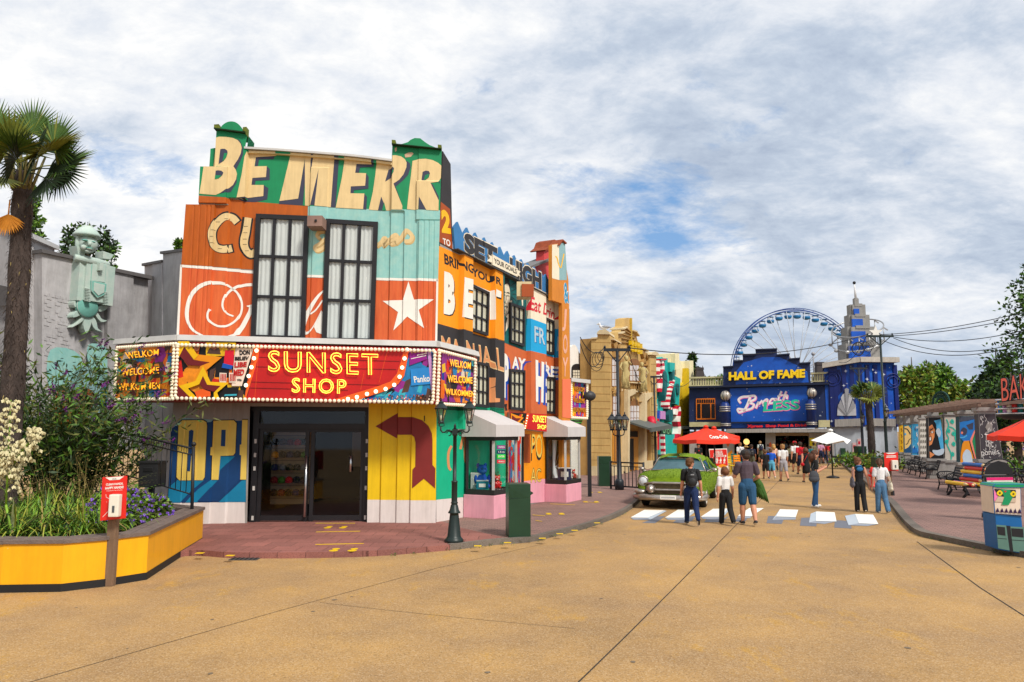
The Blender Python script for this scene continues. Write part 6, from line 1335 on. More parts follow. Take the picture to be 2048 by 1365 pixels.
def candy(pts,wd,o,n=7):
 q=curve(zn(*pts),8);st_=stroke(q,wd/5.935);k=max(1,len(st_)//n)
 for i,s_ in enumerate(st_):TE.solid(b,[s_],cred if(i//k)%2 else white,.0,o)
candy(((118,190),(110,300),(105,420),(112,560)),30,.3);candy(((150,200),(160,280),(140,420),(125,560)),28,.34);candy(((265,420),(235,520),(210,620),(200,740),(250,760)),24,.48,12);pass
candy(((300,830),(330,740),(345,800),(335,900),(345,1000),(325,1150)),34,.4,8);candy(((185,1060),(190,1200),(195,1320)),14,.25);candy(((100,700),(95,850)),20,.2)
TE.solid(b,[zn((115,168),(188,166),(186,186),(118,188))],cred,0,.4);TE.solid(b,[zn((100,780),(140,780),(140,900),(100,900))],rblue,0,.2);TE.solid(b,[zn((140,785),(200,790),(200,885),(140,880))],lilac,0,.25)
b.build('candy_stripe',T)
b=MB();TE.solid(b,[zn((90,1300),(210,1310),(210,1345),(90,1345))],black,0,.3);TE.solid(b,[[(1298,900),(1303,900),(1303,838),(1298,838)]],cred,.2,.5);b.build('plinth',T)
b=MB();p=TE.px(*zn((258,1000))[0],.8);OS=Panel(at(1322,870,p.y),at(1345,870,p.y+.2));OS.solid(b,[zn((195,1060),(318,1068),(318,942),(195,935))],M('sign dark green',C(20,52,40,.8),.5),-.5,0);OS.text(b,'OPEN',zn((212,1050),(312,1058),(312,955),(212,950)),M('neon pale green',C(150,220,160,.8),.4),2,flat=0,bold=-.015);b.bar(OS.px(1333,850,-.3),TE.px(1333,850,0),.08,.08,black);tag(b.build('open_sign'),'dark green OPEN sign box projecting from the teal building','sign')
b=MB();p=TE.px(1303,848,.9);b.lathe([(.05,-.25),(.42,-.2),(.46,0),(.42,.2),(.05,.25)],p,cred,16,R=Matrix.Rotation(1.4,3,'Y'));b.bar(p,TE.px(1303,848,0),.08,.08,black);tag(b.build('red_drum_sign'),'round red drum sign between the tan theatre and the teal building','sign')
YE=Panel(TE.pt(TE.pix(1350,900)[0],0,-.4),TE.pt(TE.pix(1378,900)[0],0,.1))if False else Panel(at(1338,900,tb_.y+2),at(1380,900,tb_.y+6));T=thing('yellow_drip_building',YE.pt(0,0),'narrow cream front with yellow paint dripping down it','building');b=MB()
YE.solid(b,[zn((280,1330),(270,185),(305,185),(305,105),(352,98),(358,180),(420,185),(430,240),(465,240),(468,195),(515,190),(540,1330))],crm_f,-4,0)
YE.solid(b,[zn((305,110),(352,105),(362,300),(310,300))],crm_f,0,.35);YE.solid(b,[zn((468,195),(515,190),(522,520),(470,520))],crm_f,0,.4);b.build('wall',T);b=MB()
YE.solid(b,[zn((352,960),(350,660),(375,640),(372,480),(395,450),(410,470),(412,560),(430,560),(445,280),(460,290),(465,480),(490,520),(500,640),(525,560),(535,960)),zn((375,1330),(380,960),(400,960),(405,1330)),zn((400,1340),(400,1160),(555,1160),(555,1340))],ylw_f,0,.42);b.build('drip',T)
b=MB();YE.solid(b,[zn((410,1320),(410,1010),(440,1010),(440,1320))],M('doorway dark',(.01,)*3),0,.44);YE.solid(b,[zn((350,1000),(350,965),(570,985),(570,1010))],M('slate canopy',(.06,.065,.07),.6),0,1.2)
for i in range(6):YE.solid(b,[zn((388+(i%2)*90,700+i*36),(396+(i%2)*90,700+i*36),(396+(i%2)*90,712+i*36),(388+(i%2)*90,712+i*36))],brnf,.42,.44)
b.build('door',T)
# the blue hall
hy=56.0;HA=at(1379,922,hy);HB=at(1660,922,hy*.945);HP=Panel(HA,HB)
hall_b=M('hall navy blue',C(22,40,86,.9),.55,.15,.5);hall_c=M('hall bright blue',C(4,58,140,.9),.5,.25,.35,rgb2=C(6,96,206,.95));hall_n=M('hall dark trim',C(20,30,58,.8),.55,.1,2);silver=M('silver fluted metal',C(190,184,176,.8),.35,.3,6,stretch=(6,6,.2),metal=.6);bal_m=M('balustrade stone',C(206,196,150,.8),.8,.15,3)
star_w=M('painted star',(.7,.74,.8),.6)
T=thing('blue_hall',HA,'dark blue hall with stepped parapet, HALL OF FAME letters and painted stars','building');b=MB()
HP.solid(b,[zH((145,1135),(145,815),(405,805),(1200,775),(1205,1120))],hall_b,-9,0);HP.solid(b,[zH((405,812),(405,665),(483,660),(483,622),(553,618),(553,578),(650,575),(650,535),(810,530),(812,575),(905,568),(905,605),(980,600),(983,635),(1060,635),(1065,785))],hall_b,-1.2,.3)
HP.solid(b,[zH((465,1125),(455,825),(1040,805),(1050,1118))],hall_c,0,.12);HP.paint(b,[zH((500,795),(500,700),(560,630),(700,590),(830,590),(960,650),(1040,700),(1050,780))],hall_c,2,flat=.3);b.build('wall',T)
b=MB()
for pl in(((403,670),(403,660),(485,655),(485,665)),((483,626),(483,616),(555,612),(555,622)),((551,582),(551,572),(652,568),(652,578)),((648,540),(648,530),(812,524),(812,534)),((810,580),(810,570),(907,562),(907,572)),((903,610),(903,600),(985,594),(985,604)),((981,642),(981,632),(1064,628),(1064,638)),((145,825),(145,812),(1205,782),(1205,797)),((460,1090),(460,1078),(1050,1070),(1050,1082))):HP.solid(b,[zH(*pl)],hall_n,-.8,.5)
b.build('cornice',T)
b=MB();HP.solid(b,[zH((145,750),(145,738),(405,732),(405,744)),zH((1068,718),(1068,706),(1205,700),(1205,712)),zH((145,808),(145,800),(405,795),(405,803)),zH((1068,775),(1068,768),(1205,764),(1205,771))],bal_m,-.4,.1)
for i in range(14):x=155+i*18.5;HP.solid(b,[zH((x,800),(x-1,770),(x+3,748),(x+9,748),(x+12,770),(x+11,800))],bal_m,-.25,.0)
for i in range(7):x=1074+i*19;HP.solid(b,[zH((x,770),(x-1,740),(x+3,716),(x+9,716),(x+12,740),(x+11,770))],bal_m,-.25,0)
b.build('balustrade',T)
b=MB();yl_l=M('yellow block letter',C(252,206,10,.9),.45,.05,3);HP.solid(b,warp('HALL OF FAME',zH((448,768),(1022,746),(1022,680),(448,704)),bold=.055),yl_l,.3,.55,mside=M('ochre letter edge',(.3,.2,.01)));b.build('hall_lettering',T)
b=MB();rl=M('red raised letter',C(226,34,40,.85),.5);HP.solid(b,warp('Xpress  Shop Food & Drinks',zH((586,1128),(1055,1118),(1055,1092),(586,1100)),bold=.05),rl,.3,.45);b.build('shop_lettering',T)
b=MB();pk1=M('mural pink',C(250,130,190,.85),.5);wh1=M('mural white',C(250,240,240,.85),.5);tq=M('mural turquoise',C(40,200,160,.85),.5)
def scr(pts,wd):
 q=curve(zH(*pts),5);HP.paint(b,stroke([(u+.9,v+1.1)for u,v in q],wd),pk1,3,flat=.12);HP.paint(b,stroke(q,wd*.85),wh1,4,flat=.12)
for pts,wd in((((535,935),(520,910),(545,890),(590,885),(640,880),(645,905),(600,930),(635,945),(620,975),(570,990),(525,1005),(515,980),(560,985)),5),(((610,880),(590,940),(560,1000)),5.5),(((650,975),(672,925),(668,945),(700,915)),4.5),(((700,950),(735,925),(735,905),(708,925),(710,955),(750,940)),4),(((800,905),(770,905),(755,935),(785,930),(802,900),(795,935),(815,925)),4),(((845,845),(822,900),(825,920),(845,912)),4.2),(((815,885),(860,872)),3.2),(((880,845),(855,915),(868,890),(888,875),(885,905)),4)):scr(pts,wd)
HP.text(b,'LESS',zH((706,1006),(990,990),(984,908),(716,930)),pk1,5,flat=.12,bold=.06);HP.text(b,'LESS',zH((704,1001),(984,984),(978,906),(714,926)),tq,6,flat=.12,bold=.035);b.build('mural_lettering',T)
b=MB();Rs=random.Random(8)
for i in range(90):
 x,y=Rs.uniform(160,1190),Rs.uniform(600,1110);r=Rs.uniform(1.5,6)**1 if i%6 else 9
 if y<800 and not(430<x<1050 and y>640):continue
 o=.3 if y<800 else(.12 if 465<x<1040 else 0);q=[zH((x+(r if k%2==0 else r*.22)*math.cos(k*PI/4),y+(r if k%2==0 else r*.22)*math.sin(k*PI/4)))[0]for k in range(8)];HP.paint(b,[q],star_w,7,flat=o)
b.build('painted_star',T)
b=MB();HP.solid(b,[zH((200,1060),(198,902),(342,898),(348,1058))],M('orange window frame',C(250,130,20,.85),.5),0,.1);w_=b.build('window',T);b=MB()
for i in range(8):HP.solid(b,[zH((207+i*17,934),(207+i*17,908),(219+i*17,908),(219+i*17,934))],M('dark pane',(.012,.010,.012),.15),.1,.13)
for x0,x1 in((207,233),(242,306),(315,340)):HP.solid(b,[zH((x0,1050),(x0,942),(x1,941),(x1+1,1050))],M('dark pane',(.01,)*3),.1,.13)
b.build('pane',w_).location=(0,0,0)
for x0,x1,yt,yb,yg,lab in((384,458,925,1125,880,'left'),(1038,1112,905,1118,858,'right')):
 p=HP.px(*zH(((x0+x1)/2,yb))[0],.7);q=HP.px(*zH(((x0+x1)/2,yt))[0],.7);r=(HP.px(*zH((x1,yb))[0],.7)-p).length;h=q.z-p.z;b=MB()
 b.lathe([(r,0),(r,h*.62),(r*1.08,h*.63),(r*1.08,h*.66),(r,h*.67),(r*1.08,h*.71),(r*1.08,h*.74),(r,h*.75),(r*1.08,h*.79),(r*1.08,h*.82),(r,h*.83),(r*.9,h*.92),(r*.55,h*.99),(.05,h)],p,M('hall column blue',C(10,48,120,.85),.4,.1,3),18)
 for k in(.1,.16,.645,.725,.805):b.tube([p+V((r*1.04*math.cos(a*PI/8),r*1.04*math.sin(a*PI/8),h*k))for a in range(16)],.05,silver,5,closed=True)
 b.build('pilaster',T);gc=HP.px(*zH(((x0+x1)/2,yg))[0],.7);rg=r*1.1;b=MB();b.ball(gc,rg,M('silver globe',C(206,196,184,.8),.35,.15,5,metal=.5),20,14);b.tube([q-V((0,0,.1)),gc],.06,silver,6)
 for k in range(4):a=k*PI/4;b.tube([gc+V((rg*1.01*math.cos(t_*PI/10)*math.cos(a),rg*1.01*math.cos(t_*PI/10)*math.sin(a),rg*1.01*math.sin(t_*PI/10)))for t_ in range(20)],.02,hall_n,4,closed=True)
 b.build('globe',T)
b=MB();HP.solid(b,[zH((430,1160),(430,1132),(1205,1128),(1205,1156))],silver,.0,.9);HP.solid(b,[zH((150,1115),(150,1080),(385,1080),(385,1112)),zH((1125,1118),(1125,1065),(1210,1065),(1210,1118))],bal_m,0,.3);b.build('canopy',T)
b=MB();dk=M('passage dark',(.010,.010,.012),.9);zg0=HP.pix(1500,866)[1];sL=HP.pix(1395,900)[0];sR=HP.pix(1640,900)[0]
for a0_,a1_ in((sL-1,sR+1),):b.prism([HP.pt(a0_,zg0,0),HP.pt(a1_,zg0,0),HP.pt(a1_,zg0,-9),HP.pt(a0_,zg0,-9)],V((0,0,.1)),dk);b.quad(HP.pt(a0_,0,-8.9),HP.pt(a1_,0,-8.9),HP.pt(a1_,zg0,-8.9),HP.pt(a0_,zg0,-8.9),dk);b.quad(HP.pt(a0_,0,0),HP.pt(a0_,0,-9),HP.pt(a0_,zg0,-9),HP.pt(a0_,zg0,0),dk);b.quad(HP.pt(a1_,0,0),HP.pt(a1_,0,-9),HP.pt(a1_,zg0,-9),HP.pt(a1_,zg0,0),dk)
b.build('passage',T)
b=MB();graf=M('painted concrete',C(176,172,168,.8),.8,.2,1.5,stain=.4)
for u0,u1 in((1379,1398),(1446,1468),(1531,1551),(1618,1668)):HP.solid(b,[[(u0,930),(u0,866),(u1,866),(u1,930)]],graf,-1.2,.05)
HP.solid(b,[[(1531,872),(1531,866),(1640,866),(1640,872)]],M('lintel ochre',(.28,.2,.12),.8),-1,.02)
HP.paint(b,[[(1533,905),(1536,890),(1541,884),(1545,892),(1543,905)],[(1448,880),(1455,874),(1462,884),(1456,895)]],redor,2,flat=.05);HP.paint(b,[[(1536,918),(1542,906),(1547,915),(1546,926)],[(1450,912),(1464,900),(1466,918),(1454,926)]],or_p,2,flat=.05);HP.solid(b,[[(1620,925),(1619,876),(1631,876),(1632,925)]],M('poster yellow',C(250,226,20,.85),.6),.05,.09);HP.text(b,'FREE ENTRY',[(1620,900),(1630,900),(1630,905),(1620,905)],black,3,flat=.09,bold=.05);b.build('pillar',T)
b=MB()
for i in range(40):
 x=Rs.uniform(1552,1618);y=Rs.uniform(874,905);m=Rs.choice((cred,white,rblue,graf,or_p,MATS['aqua paint']));HP.solid(b,[rect(x,y,x+Rs.uniform(2,9),y+Rs.uniform(2,7))],m,-8.85,-8.8+.002*i)
b.build('shop_display',T)
b=MB();b.ball(HP.px(1493,884,-.3),.22,M('warm lamp',(1,.62,.2),.4,emit=1.0));b.tube([HP.px(1493,884,-.3),V((HP.px(1493,884,-.3).x,HP.px(1493,884,-.3).y,zg0))],.03,black);tag(b.build('hanging_lamp'),'small lit warm lamp hanging in the hall entrance','lamp')
RA=at(1657,922,hy*.945);RC=at(1727,922,hy*.93);RD=at(1800,922,hy*.935);BK=Panel(RA,RC);BK2=Panel(RC,RD)
blk_b=M('block bright blue',C(4,64,160,.9),.5,.25,.5,rgb2=C(8,98,206,.95));blk_n=M('block deep blue',C(8,36,110,.85),.5,.2,.6);roof_c=M('pale roof edge',C(200,192,180,.8),.8,.15,3,stain=.4);gwall=M('pale grey render',C(186,194,202,.8),.8,.1,.8,stain=.35)
T=thing('blue_block',RA,'tall bright blue block with pale roof edge, fan relief and grey lower wall','building');b=MB()
ztp=BK.pix(1727,725)[1];zlo=BK.pix(1727,850)[1];ztl=BK.pix(1657,737)[1]
for Pn,m,zl_ in((BK,blk_b,ztl),(BK2,blk_b,ztp)):b.prism([Pn.pt(0,zlo,0),Pn.pt(Pn.L,zlo,0),Pn.pt(Pn.L,ztp,0),Pn.pt(0,zl_,0)],-Pn.N*3,m);b.prism([Pn.pt(0,0,-.1),Pn.pt(Pn.L,0,-.1),Pn.pt(Pn.L,zlo,-.1),Pn.pt(0,zlo,-.1)],-Pn.N*2.5,gwall)
BK.paint(b,[zH((1205,1110),(1200,690),(1290,680),(1320,830),(1260,900),(1260,1060))],blk_n,1)
for Pn,us in((BK,(1664,1672,1690,1706,1722)),(BK2,(1736,1752,1770,1792))):
 for u in us:a=Pn.pix(u,790)[0];Pn.strip(b,(a,zlo),(a,ztp-.3),blk_n,.28,0,.1)
for Pn,u,v in((BK,1665,758),(BK2,1786,762)):
 c=Pn.px(u,v,.1)
 for r in(.5,.3):b.tube([c+Pn.U*r*math.cos(q*PI/8)+V((0,0,r*math.sin(q*PI/8)))for q in range(16)],.045,blk_n,5,closed=True)
for i in range(26):Pn=BK2 if i%3 else BK;c=(Rs.uniform(.3,Pn.L-.3),Rs.uniform(zlo+.2,ztp-.3));r=Rs.uniform(.04,.14);Pn.paint(b,[[(c[0]+(r if k%2==0 else r*.25)*math.cos(k*PI/4),c[1]+(r if k%2==0 else r*.25)*math.sin(k*PI/4))for k in range(8)]],star_w,28,sz=True)
b.build('wall',T);b=MB()
for Pn in(BK,BK2):z0_=ztl if Pn is BK else ztp;b.prism([Pn.pt(-.1,z0_,.5),Pn.pt(Pn.L+.1,ztp,.5),Pn.pt(Pn.L+.1,ztp,-3),Pn.pt(-.1,z0_,-3)],V((0,0,.35)),roof_c,both=True)
b.build('roof_edge',T);b=MB()
for i in range(7):
 a0,a1=math.radians(98-i*14-7),math.radians(98-i*14+7);f=lambda a,rx,ry:zH((1340+rx*math.cos(a),1030-ry*math.sin(a)))[0];a0,a1=PI*(.0+i/7),PI*((i+1)/7);R2=(1,.75,.85,1,.85,.75,1)[i];BK.solid(b,[[zH((1340,1032))[0],f(a0,72,205*R2 if 0<i else 170),f((a0+a1)/2,72,208*R2),f(a1,72,205*R2 if i<6 else 170)]],M('fan relief %d'%(i%2),C(200-40*(i%2),200-40*(i%2),204-40*(i%2),.8),.5,.1,3),0,.15+.05*(i%2))
b.build('fan_relief',T);b=MB();BK.solid(b,[zH((1250,1115),(1250,1060),(1445,1052),(1445,1110))],silver,-.05,.25);BK2.solid(b,[zH((1530,1110),(1530,1052),(1700,1055),(1700,1112))],silver,-.05,.2);b.build('fluted_band',T)
b=MB();BK.solid(b,[[(1660,930),(1660,912),(1690,912),(1690,930)]],M('dark base band',(.03,.03,.032),.8),-.1,.0)
for u0,v0,u1,v1 in((1705,886,1713,905),(1715,878,1722,898)):(BK).solid(b,[rect(u0,v0,u1,v1)],M('poster pink',C(226,190,186,.8),.6),-.1,-.05);BK.paint(b,[rect(u0+1.5,v0+5,u1-1.5,v0+11)],cred,2,flat=-.05)
b.build('notice',T)
ty=hy*.96;TT=thing('stepped_tower',at(1722,735,ty),'grey stepped art deco tower with blue insets and a thin mast','tower');tg=M('tower grey',C(156,154,150,.8),.8,.15,1.5,stain=.35);b=MB();ins_=MB()
tz=Z((1660,560),5.278)
for x0,x1,yb,yt_,bx0,bx1,byt in((130,488,860,685,205,420,700),(158,440,690,505,230,370,545),(180,388,520,378,235,340,415),(200,352,390,268,252,302,308),(248,296,275,200,0,0,0)):
 (u0,vb),(u1,vt)=tz((x0,yb),(x1,yt_));A=at(u0,vb,ty);B_=at(u1,vt,ty);wd=B_.x-A.x;c=V(((A.x+B_.x)/2,ty,(A.z+B_.z)/2));hh=B_.z-A.z
 b.box(c,(wd,wd*.55,hh),tg);b.box(c+V((0,0,-.04*hh)),(wd*.82,wd*.75,hh*1.0),tg);b.box(c+V((0,0,hh/2-.06)),(wd*.5,wd*.8,.22),tg)
 if bx1:(p0,q0),(p1,q1)=tz((bx0,yb-8),(bx1,byt));a_,d_=at(p0,q0,ty-wd*.4),at(p1,q1,ty-wd*.4);ins_.bx(a_.x,d_.x,ty-wd*.375-.12,ty-wd*.36,a_.z,d_.z,blk_b)
p=at(*tz((272,200))[0],ty);q=at(*tz((256,32))[0],ty);q=V((p.x-.05,ty,q.z));b.tube([p,q],[.09,.04],M('mast white',(.7,.7,.7),.5),6);b.ball(q,.12,black,8,6);b.build('body',TT);ins_.build('blue_inset',TT)
T=thing('music_ring',at(1722,690,ty),'tilted wire ring hung with music notes and a star round the stepped tower','sign');b=MB();C0=at(*tz((292,590))[0],ty);e1=at(*tz((540,520))[0],ty)-C0;ew=V((e1.x,0,e1.z));ed=V((0,e1.x*1.0,.7))
for dz in(.55,-.45):
 b.tube([C0+V((0,0,dz))+ew*math.cos(a*PI/24)+ed*math.sin(a*PI/24)for a in range(48)],.05,M('ring silver',(.35,.35,.35),.4,metal=.6),5,closed=True)
for k in(20,26,30,33,36,39,43,3):p=C0+ew*math.cos(k*PI/24)+ed*math.sin(k*PI/24);b.tube([p+V((0,0,.5)),p+V((0,0,-.5))],.035,MATS['ring silver'],5);b.ball(p+V((-.12,0,-.5)),(.18,.08,.13),MATS['ring silver'],8,6);b.bar(p+V((0,0,.5)),p+V((.3,0,.3)),.05,.08,MATS['ring silver'])
p=C0+ew*.25+ed*-.96+V((.0,-.1,.55));SP=Panel(p+V((-.5,0,0)),p+V((.5,0,0)));SP.solid(b,[[(.5+(.5 if k%2==0 else.2)*math.sin(k*PI/5),p.z+(.5 if k%2==0 else.2)*math.cos(k*PI/5))for k in range(10)]],white,0,.08,sz=True);b.build('ring',T)
for u,w_,v0,lab in((1399,22,738,'left dark chimney cowl behind the balustrade of the hall'),(1640,22,727,'right dark chimney cowl behind the balustrade of the hall')):
 b=MB();p=at(u,758,hy+3);q=at(u,v0,hy+3);hh=q.z-p.z+.6;W_=w_*hy/FPX*1.1;b.box(p+V((0,0,hh*.45-.5)),(W_,W_,hh*.9),M('chimney slate',C(74,66,66,.75),.8,.15,3),top=.55);b.box(p+V((0,0,hh*.92-.5)),(W_*.65,W_*.65,hh*.14),MATS['chimney slate']);b.box(p+V((0,0,-.6)),(W_*1.05,W_*1.05,.5),MATS['chimney slate']);tag(b.build('chimney_cowl'),lab,'chimney')
b=MB();p=at(1628,745,hy-2);q=at(1628,708,hy-2);b.tube([p-V((0,0,1)),V((p.x,p.y,q.z))],.05,M('aerial grey',(.3,.3,.32),.5),5);b.ball((p.x,p.y,q.z),.14,MATS['aerial grey'],8,6);tag(b.build('aerial_mast'),'thin aerial mast rising right of the stepped parapet','mast')
# ferris wheel
wy=190.0;WC=at(1594,747,wy);WR=130*wy/FPX/math.cos(PITCH);T=thing('ferris_wheel',WC,'big blue ferris wheel rising behind the hall with hanging gondolas','ferris wheel');wb=M('wheel blue',C(26,70,150,.8),.5,.1,.3);ws=M('wheel spoke white',C(196,204,214,.8),.5,.05,.3)
b=MB();NG=42
for dy in(-.9,.9):
 for rr in(1.0,.965):b.tube([WC+V((WR*rr*math.cos(a*PI/48),dy,WR*rr*math.sin(a*PI/48)))for a in range(96)],.11,wb,5,closed=True)
for i in range(NG):a=2*PI*(i+.5)/NG;o=V((math.cos(a),0,math.sin(a)));b.tube([WC+o*WR*1.0+V((0,-1.3,0)),WC+o*WR*1.0+V((0,1.3,0))],.05,wb,4)
b.build('rim',T);b=MB()
for i in range(NG):a=2*PI*(i+.5)/NG;o=V((math.cos(a),0,math.sin(a)));b.tube([WC+V((0,-1 if i%2 else 1,0)),WC+o*WR*.97+V((0,-.9 if i%2 else.9,0))],.10,ws,4)
b.lathe([(.9,-1.3),(1.0,0),(.9,1.3)],WC,wb,14,R=Matrix.Rotation(PI/2,3,'X'))
for sx in(-1,1):
 for dy in(-2.6,2.6):b.tube([WC+V((0,dy*.6,0)),WC+V((sx*7,dy*1.6,-WC.z))],.4,ws,6)
b.build('spoke',T)
proto=None;gl=M('gondola blue',C(30,120,180,.8),.45,.1,.5)
for i in range(NG):
 a=2*PI*(i+.2)/NG;p=WC+V((WR*.95*math.cos(a),0,WR*.95*math.sin(a)))
 if p.z<11:continue
 if proto is None:
  g=MB();g.lathe([(.35,-2.05),(.8,-1.9),(.95,-1.55),(.95,-1.25),(.9,-1.2)],(0,0,0),gl,10);g.lathe([(.95,-.45),(.7,-.28),(.1,-.2)],(0,0,0),gl,10)
  for k in range(4):q=k*PI/2+.6;g.tube([(.85*math.cos(q),.85*math.sin(q),-1.2),(.85*math.cos(q),.85*math.sin(q),-.4)],.05,ws,4)
  proto=o=g.build('gondola',T)
 else:o=proto.copy();link(o);o.parent=T
 o.location=p-WORLD[T.name]+V((0,0,.3))
 # right side : pergola, benches, stands
zr=Z((1780,760),6.825);zb2=Z((1860,880),5.686)
colm=M('pergola stone',C(168,164,160,.8),.85,.15,3,bump=.15,stain=.4);beam_m=M('pergola timber',C(140,114,100,.8),.85,.25,4,bump=.3)
mur=lambda n_,*c:M('mural '+n_,C(*c,.85),.6,.08,3)
cols=[(1985,985,((1210,470),(1440,470),(1545,1090),(1240,1090)),815),(1940,969,((945,500),(1150,500),(1225,1130),(958,1130)),823),(1904,958,((740,515),(912,515),(950,1098),(750,1098)),829),(1873,958,((522,520),(690,510),(742,1078),(532,1078)),834),(1848,944,((403,545),(518,545),(532,1048),(410,1048)),839),(1831,941,((300,602),(400,600),(404,1028),(302,1028)),845),(1816,938,((192,612),(298,605),(302,998),(200,998)),847),(1803,936,((125,622),(186,620),(192,988),(126,988)),849)]
PT=thing('pergola',G(1870,958,PAVE),'long timber pergola on a row of mural painted stone columns','pergola');tops=[];CP=[]
base_cols=[mur('graffiti grey',70,66,72),mur('deep teal',20,80,90),mur('pale vine ground',206,198,186),mur('near black',24,22,26),mur('off white',224,218,206),mur('sky',60,160,206),mur('teal blue',40,140,170),mur('amber',244,186,20)]
for i,(u,v,q,vt)in enumerate(cols):
 p=G(u,v,PAVE);Pn=Panel(p+V((-1,.35,0)),p+V((1,-.35,0)));q=zr(*q);P4=[Pn.pix(*k)for k in q];CP.append((Pn,q));b=MB()
 w0=P4[2][0]-P4[3][0];w1=P4[1][0]-P4[0][0];zsb=P4[2][1];zst_=P4[0][1];ca=(P4[2][0]+P4[3][0])/2;ct=(P4[0][0]+P4[1][0])/2
 Rm=Matrix((Pn.U,-Pn.N,V((0,0,1)))).transposed()
 def blk(a,z0_,z1_,w_,m,top=1.0):b.box(Pn.pt(a,(z0_+z1_)/2,-w0/2),(w_,w_,z1_-z0_),m,R=Rm,top=top)
 blk(ca,PAVE,zsb-.12,w0*1.08,colm);blk(ca,zsb-.12,zsb,w0*1.28,colm);ztop_=z_over(u,vt,p)
 bot=[Pn.pt(ca+sx*w0/2,zsb,o)for sx,o in((-1,0),(1,0),(1,-w0),(-1,-w0))];tp=[Pn.pt(ct+sx*w1/2,zst_,o-(w0-w1)*0)for sx,o in((-1,0),(1,0),(1,-w0),(-1,-w0))]
 b.add(bot+tp,[(0,1,5,4),(1,2,6,5),(2,3,7,6),(3,0,4,7)],base_cols[i]);blk(ct,zst_,zst_+.1,w1*1.1,colm);blk(ct,zst_+.1,ztop_,w1*1.28,colm)
 b.build('column',PT,bevel=.012);tops.append(Pn.pt(ct,ztop_,-w0/2))
def colpaint(i):Pn,q=CP[i];return lambda b,polys,m,l=3:Pn.paint(b,polys,m,l)
b=MB()
c=colpaint(0);Rg=random.Random(12);wl=mur('white line',236,234,230)
for k in range(46):
 y=Rg.uniform(490,1080);t=(y-470)/610;x=Rg.uniform(1222+20*t,1425+95*t);s_=Rg.uniform(10,26);a0=Rg.uniform(0,6);pts=[(x+s_*math.cos(a0+j*.7)*(.6+.1*j),y+s_*1.3*math.sin(a0+j*.7))for j in range(Rg.choice((4,6,8)))]
 if all(1212+25*t<p_[0]<1438+95*t and 475<p_[1]<1085 for p_ in pts):c(b,stroke(zr(*pts),.75),wl,4)
CP[0][0].text(b,'The',zr((1290,910),(1410,925),(1400,740),(1290,735)),wl,5,bold=-.01);CP[0][0].text(b,'ponies',zr((1250,1060),(1500,1040),(1480,940),(1240,960)),wl,5,bold=.0);c(b,[zr((1330,580),(1390,570),(1400,700),(1340,720),(1300,650))],mur('worn plaster',150,145,140),3)
b.build('mural',PT);b=MB();c=colpaint(1);c(b,[zr((950,580),(1040,560),(1150,530),(1155,680),(1100,830),(1000,840),(955,790))],mur('cat blue',30,120,200),3);c(b,[zr((945,505),(1150,502),(1148,540),(1050,565),(948,575))],mur('slate',70,76,92),3);c(b,[curve(zr((965,700),(1000,650),(1050,680),(1040,740),(1000,760)),3,True)],navy,4);c(b,[curve(zr((965,725),(980,705),(998,722),(980,742)),3,True)],mur('salmon',250,140,120),5);c(b,[zr((1040,620),(1140,580),(1130,680),(1080,680))],navy,4);c(b,stroke(zr((955,790),(1000,790),(1050,760)),2.2),mur('cat light',80,180,230),4)
c(b,[zr((985,880),(1010,835),(1080,830),(1100,930),(1160,1128),(960,1128),(965,1010))],mur('orange',240,150,20),4);c(b,[curve(zr((1000,1125),(990,1030),(1040,950),(1100,990),(1130,1125)),3)],mur('pale blue',196,212,226),5);c(b,[zr((1150,690),(1168,690),(1120,840),(1185,1120),(1165,1128),(1090,840),(1100,800))],mur('salmon',0,0,0),4);c(b,[zr((1160,740),(1222,1115),(1188,1122),(1120,840))],mur('green',10,140,90),4);c(b,stroke(zr((1085,835),(1120,960),(1165,1125)),1.2),black,6)
b.build('mural',PT);b=MB();c=colpaint(2);vn=mur('vine green',40,190,165)
for pts in(((770,540),(800,620),(770,720),(800,800),(780,880),(830,1000),(835,1090)),((800,640),(860,660),(900,720),(890,800),(930,900),(940,960)),((940,960),(930,1020),(935,1090))):c(b,stroke(curve(zr(*pts),4),2.4),vn,3)
for x,y in((850,575),(800,700),(868,740),(775,850),(870,880),(855,1020)):c(b,[curve(zr((x-30,y),(x-5,y-38),(x+25,y-10),(x+10,y+30)),3,True)],vn,4);c(b,stroke(zr((x-12,y+8),(x+8,y-14)),.6),tl_p,5)
b.build('mural',PT);b=MB();c=colpaint(3);skc=mur('face orange',240,150,90);c(b,[zr((530,640),(575,610),(610,680),(605,780),(570,880),(535,900))],skc,3);c(b,[zr((600,560),(690,540),(715,720),(735,960),(700,990),(640,700),(625,600))],mur('cat light',0,0,0),3);c(b,[curve(zr((625,700),(665,660),(695,720),(670,790)),3,True),curve(zr((580,960),(650,960),(735,940),(725,1010),(660,1035),(600,1010)),3,True)],mur('pale blue',0,0,0),4);c(b,[zr((540,980),(610,1020),(545,1070))],skc,4)
for pts,wd in(((550,690),(585,665)),2.2),(((555,725),(590,705),(598,730)),1.2),(((535,780),(560,775),(562,830),(540,840)),1.6),(((545,660),(540,750),(555,760)),.9):c(b,stroke(zr(*pts),wd),black,5)
c(b,[zr((537,790),(558,782),(558,825),(540,832))],white,6);c(b,[curve(zr((560,710),(580,700),(588,720),(570,730)),3,True)],white,5.5)
b.build('mural',PT);b=MB();c=colpaint(4)
for k in range(6):
 for j in range(4):x=418+j*29;y=590+k*76;c(b,[zr((x,y+44),(x,y+12),(x+7,y),(x+15,y+12),(x+15,y+44))],mur('lattice shade',120,116,104),4)
b.build('mural',PT);b=MB();c=colpaint(5)
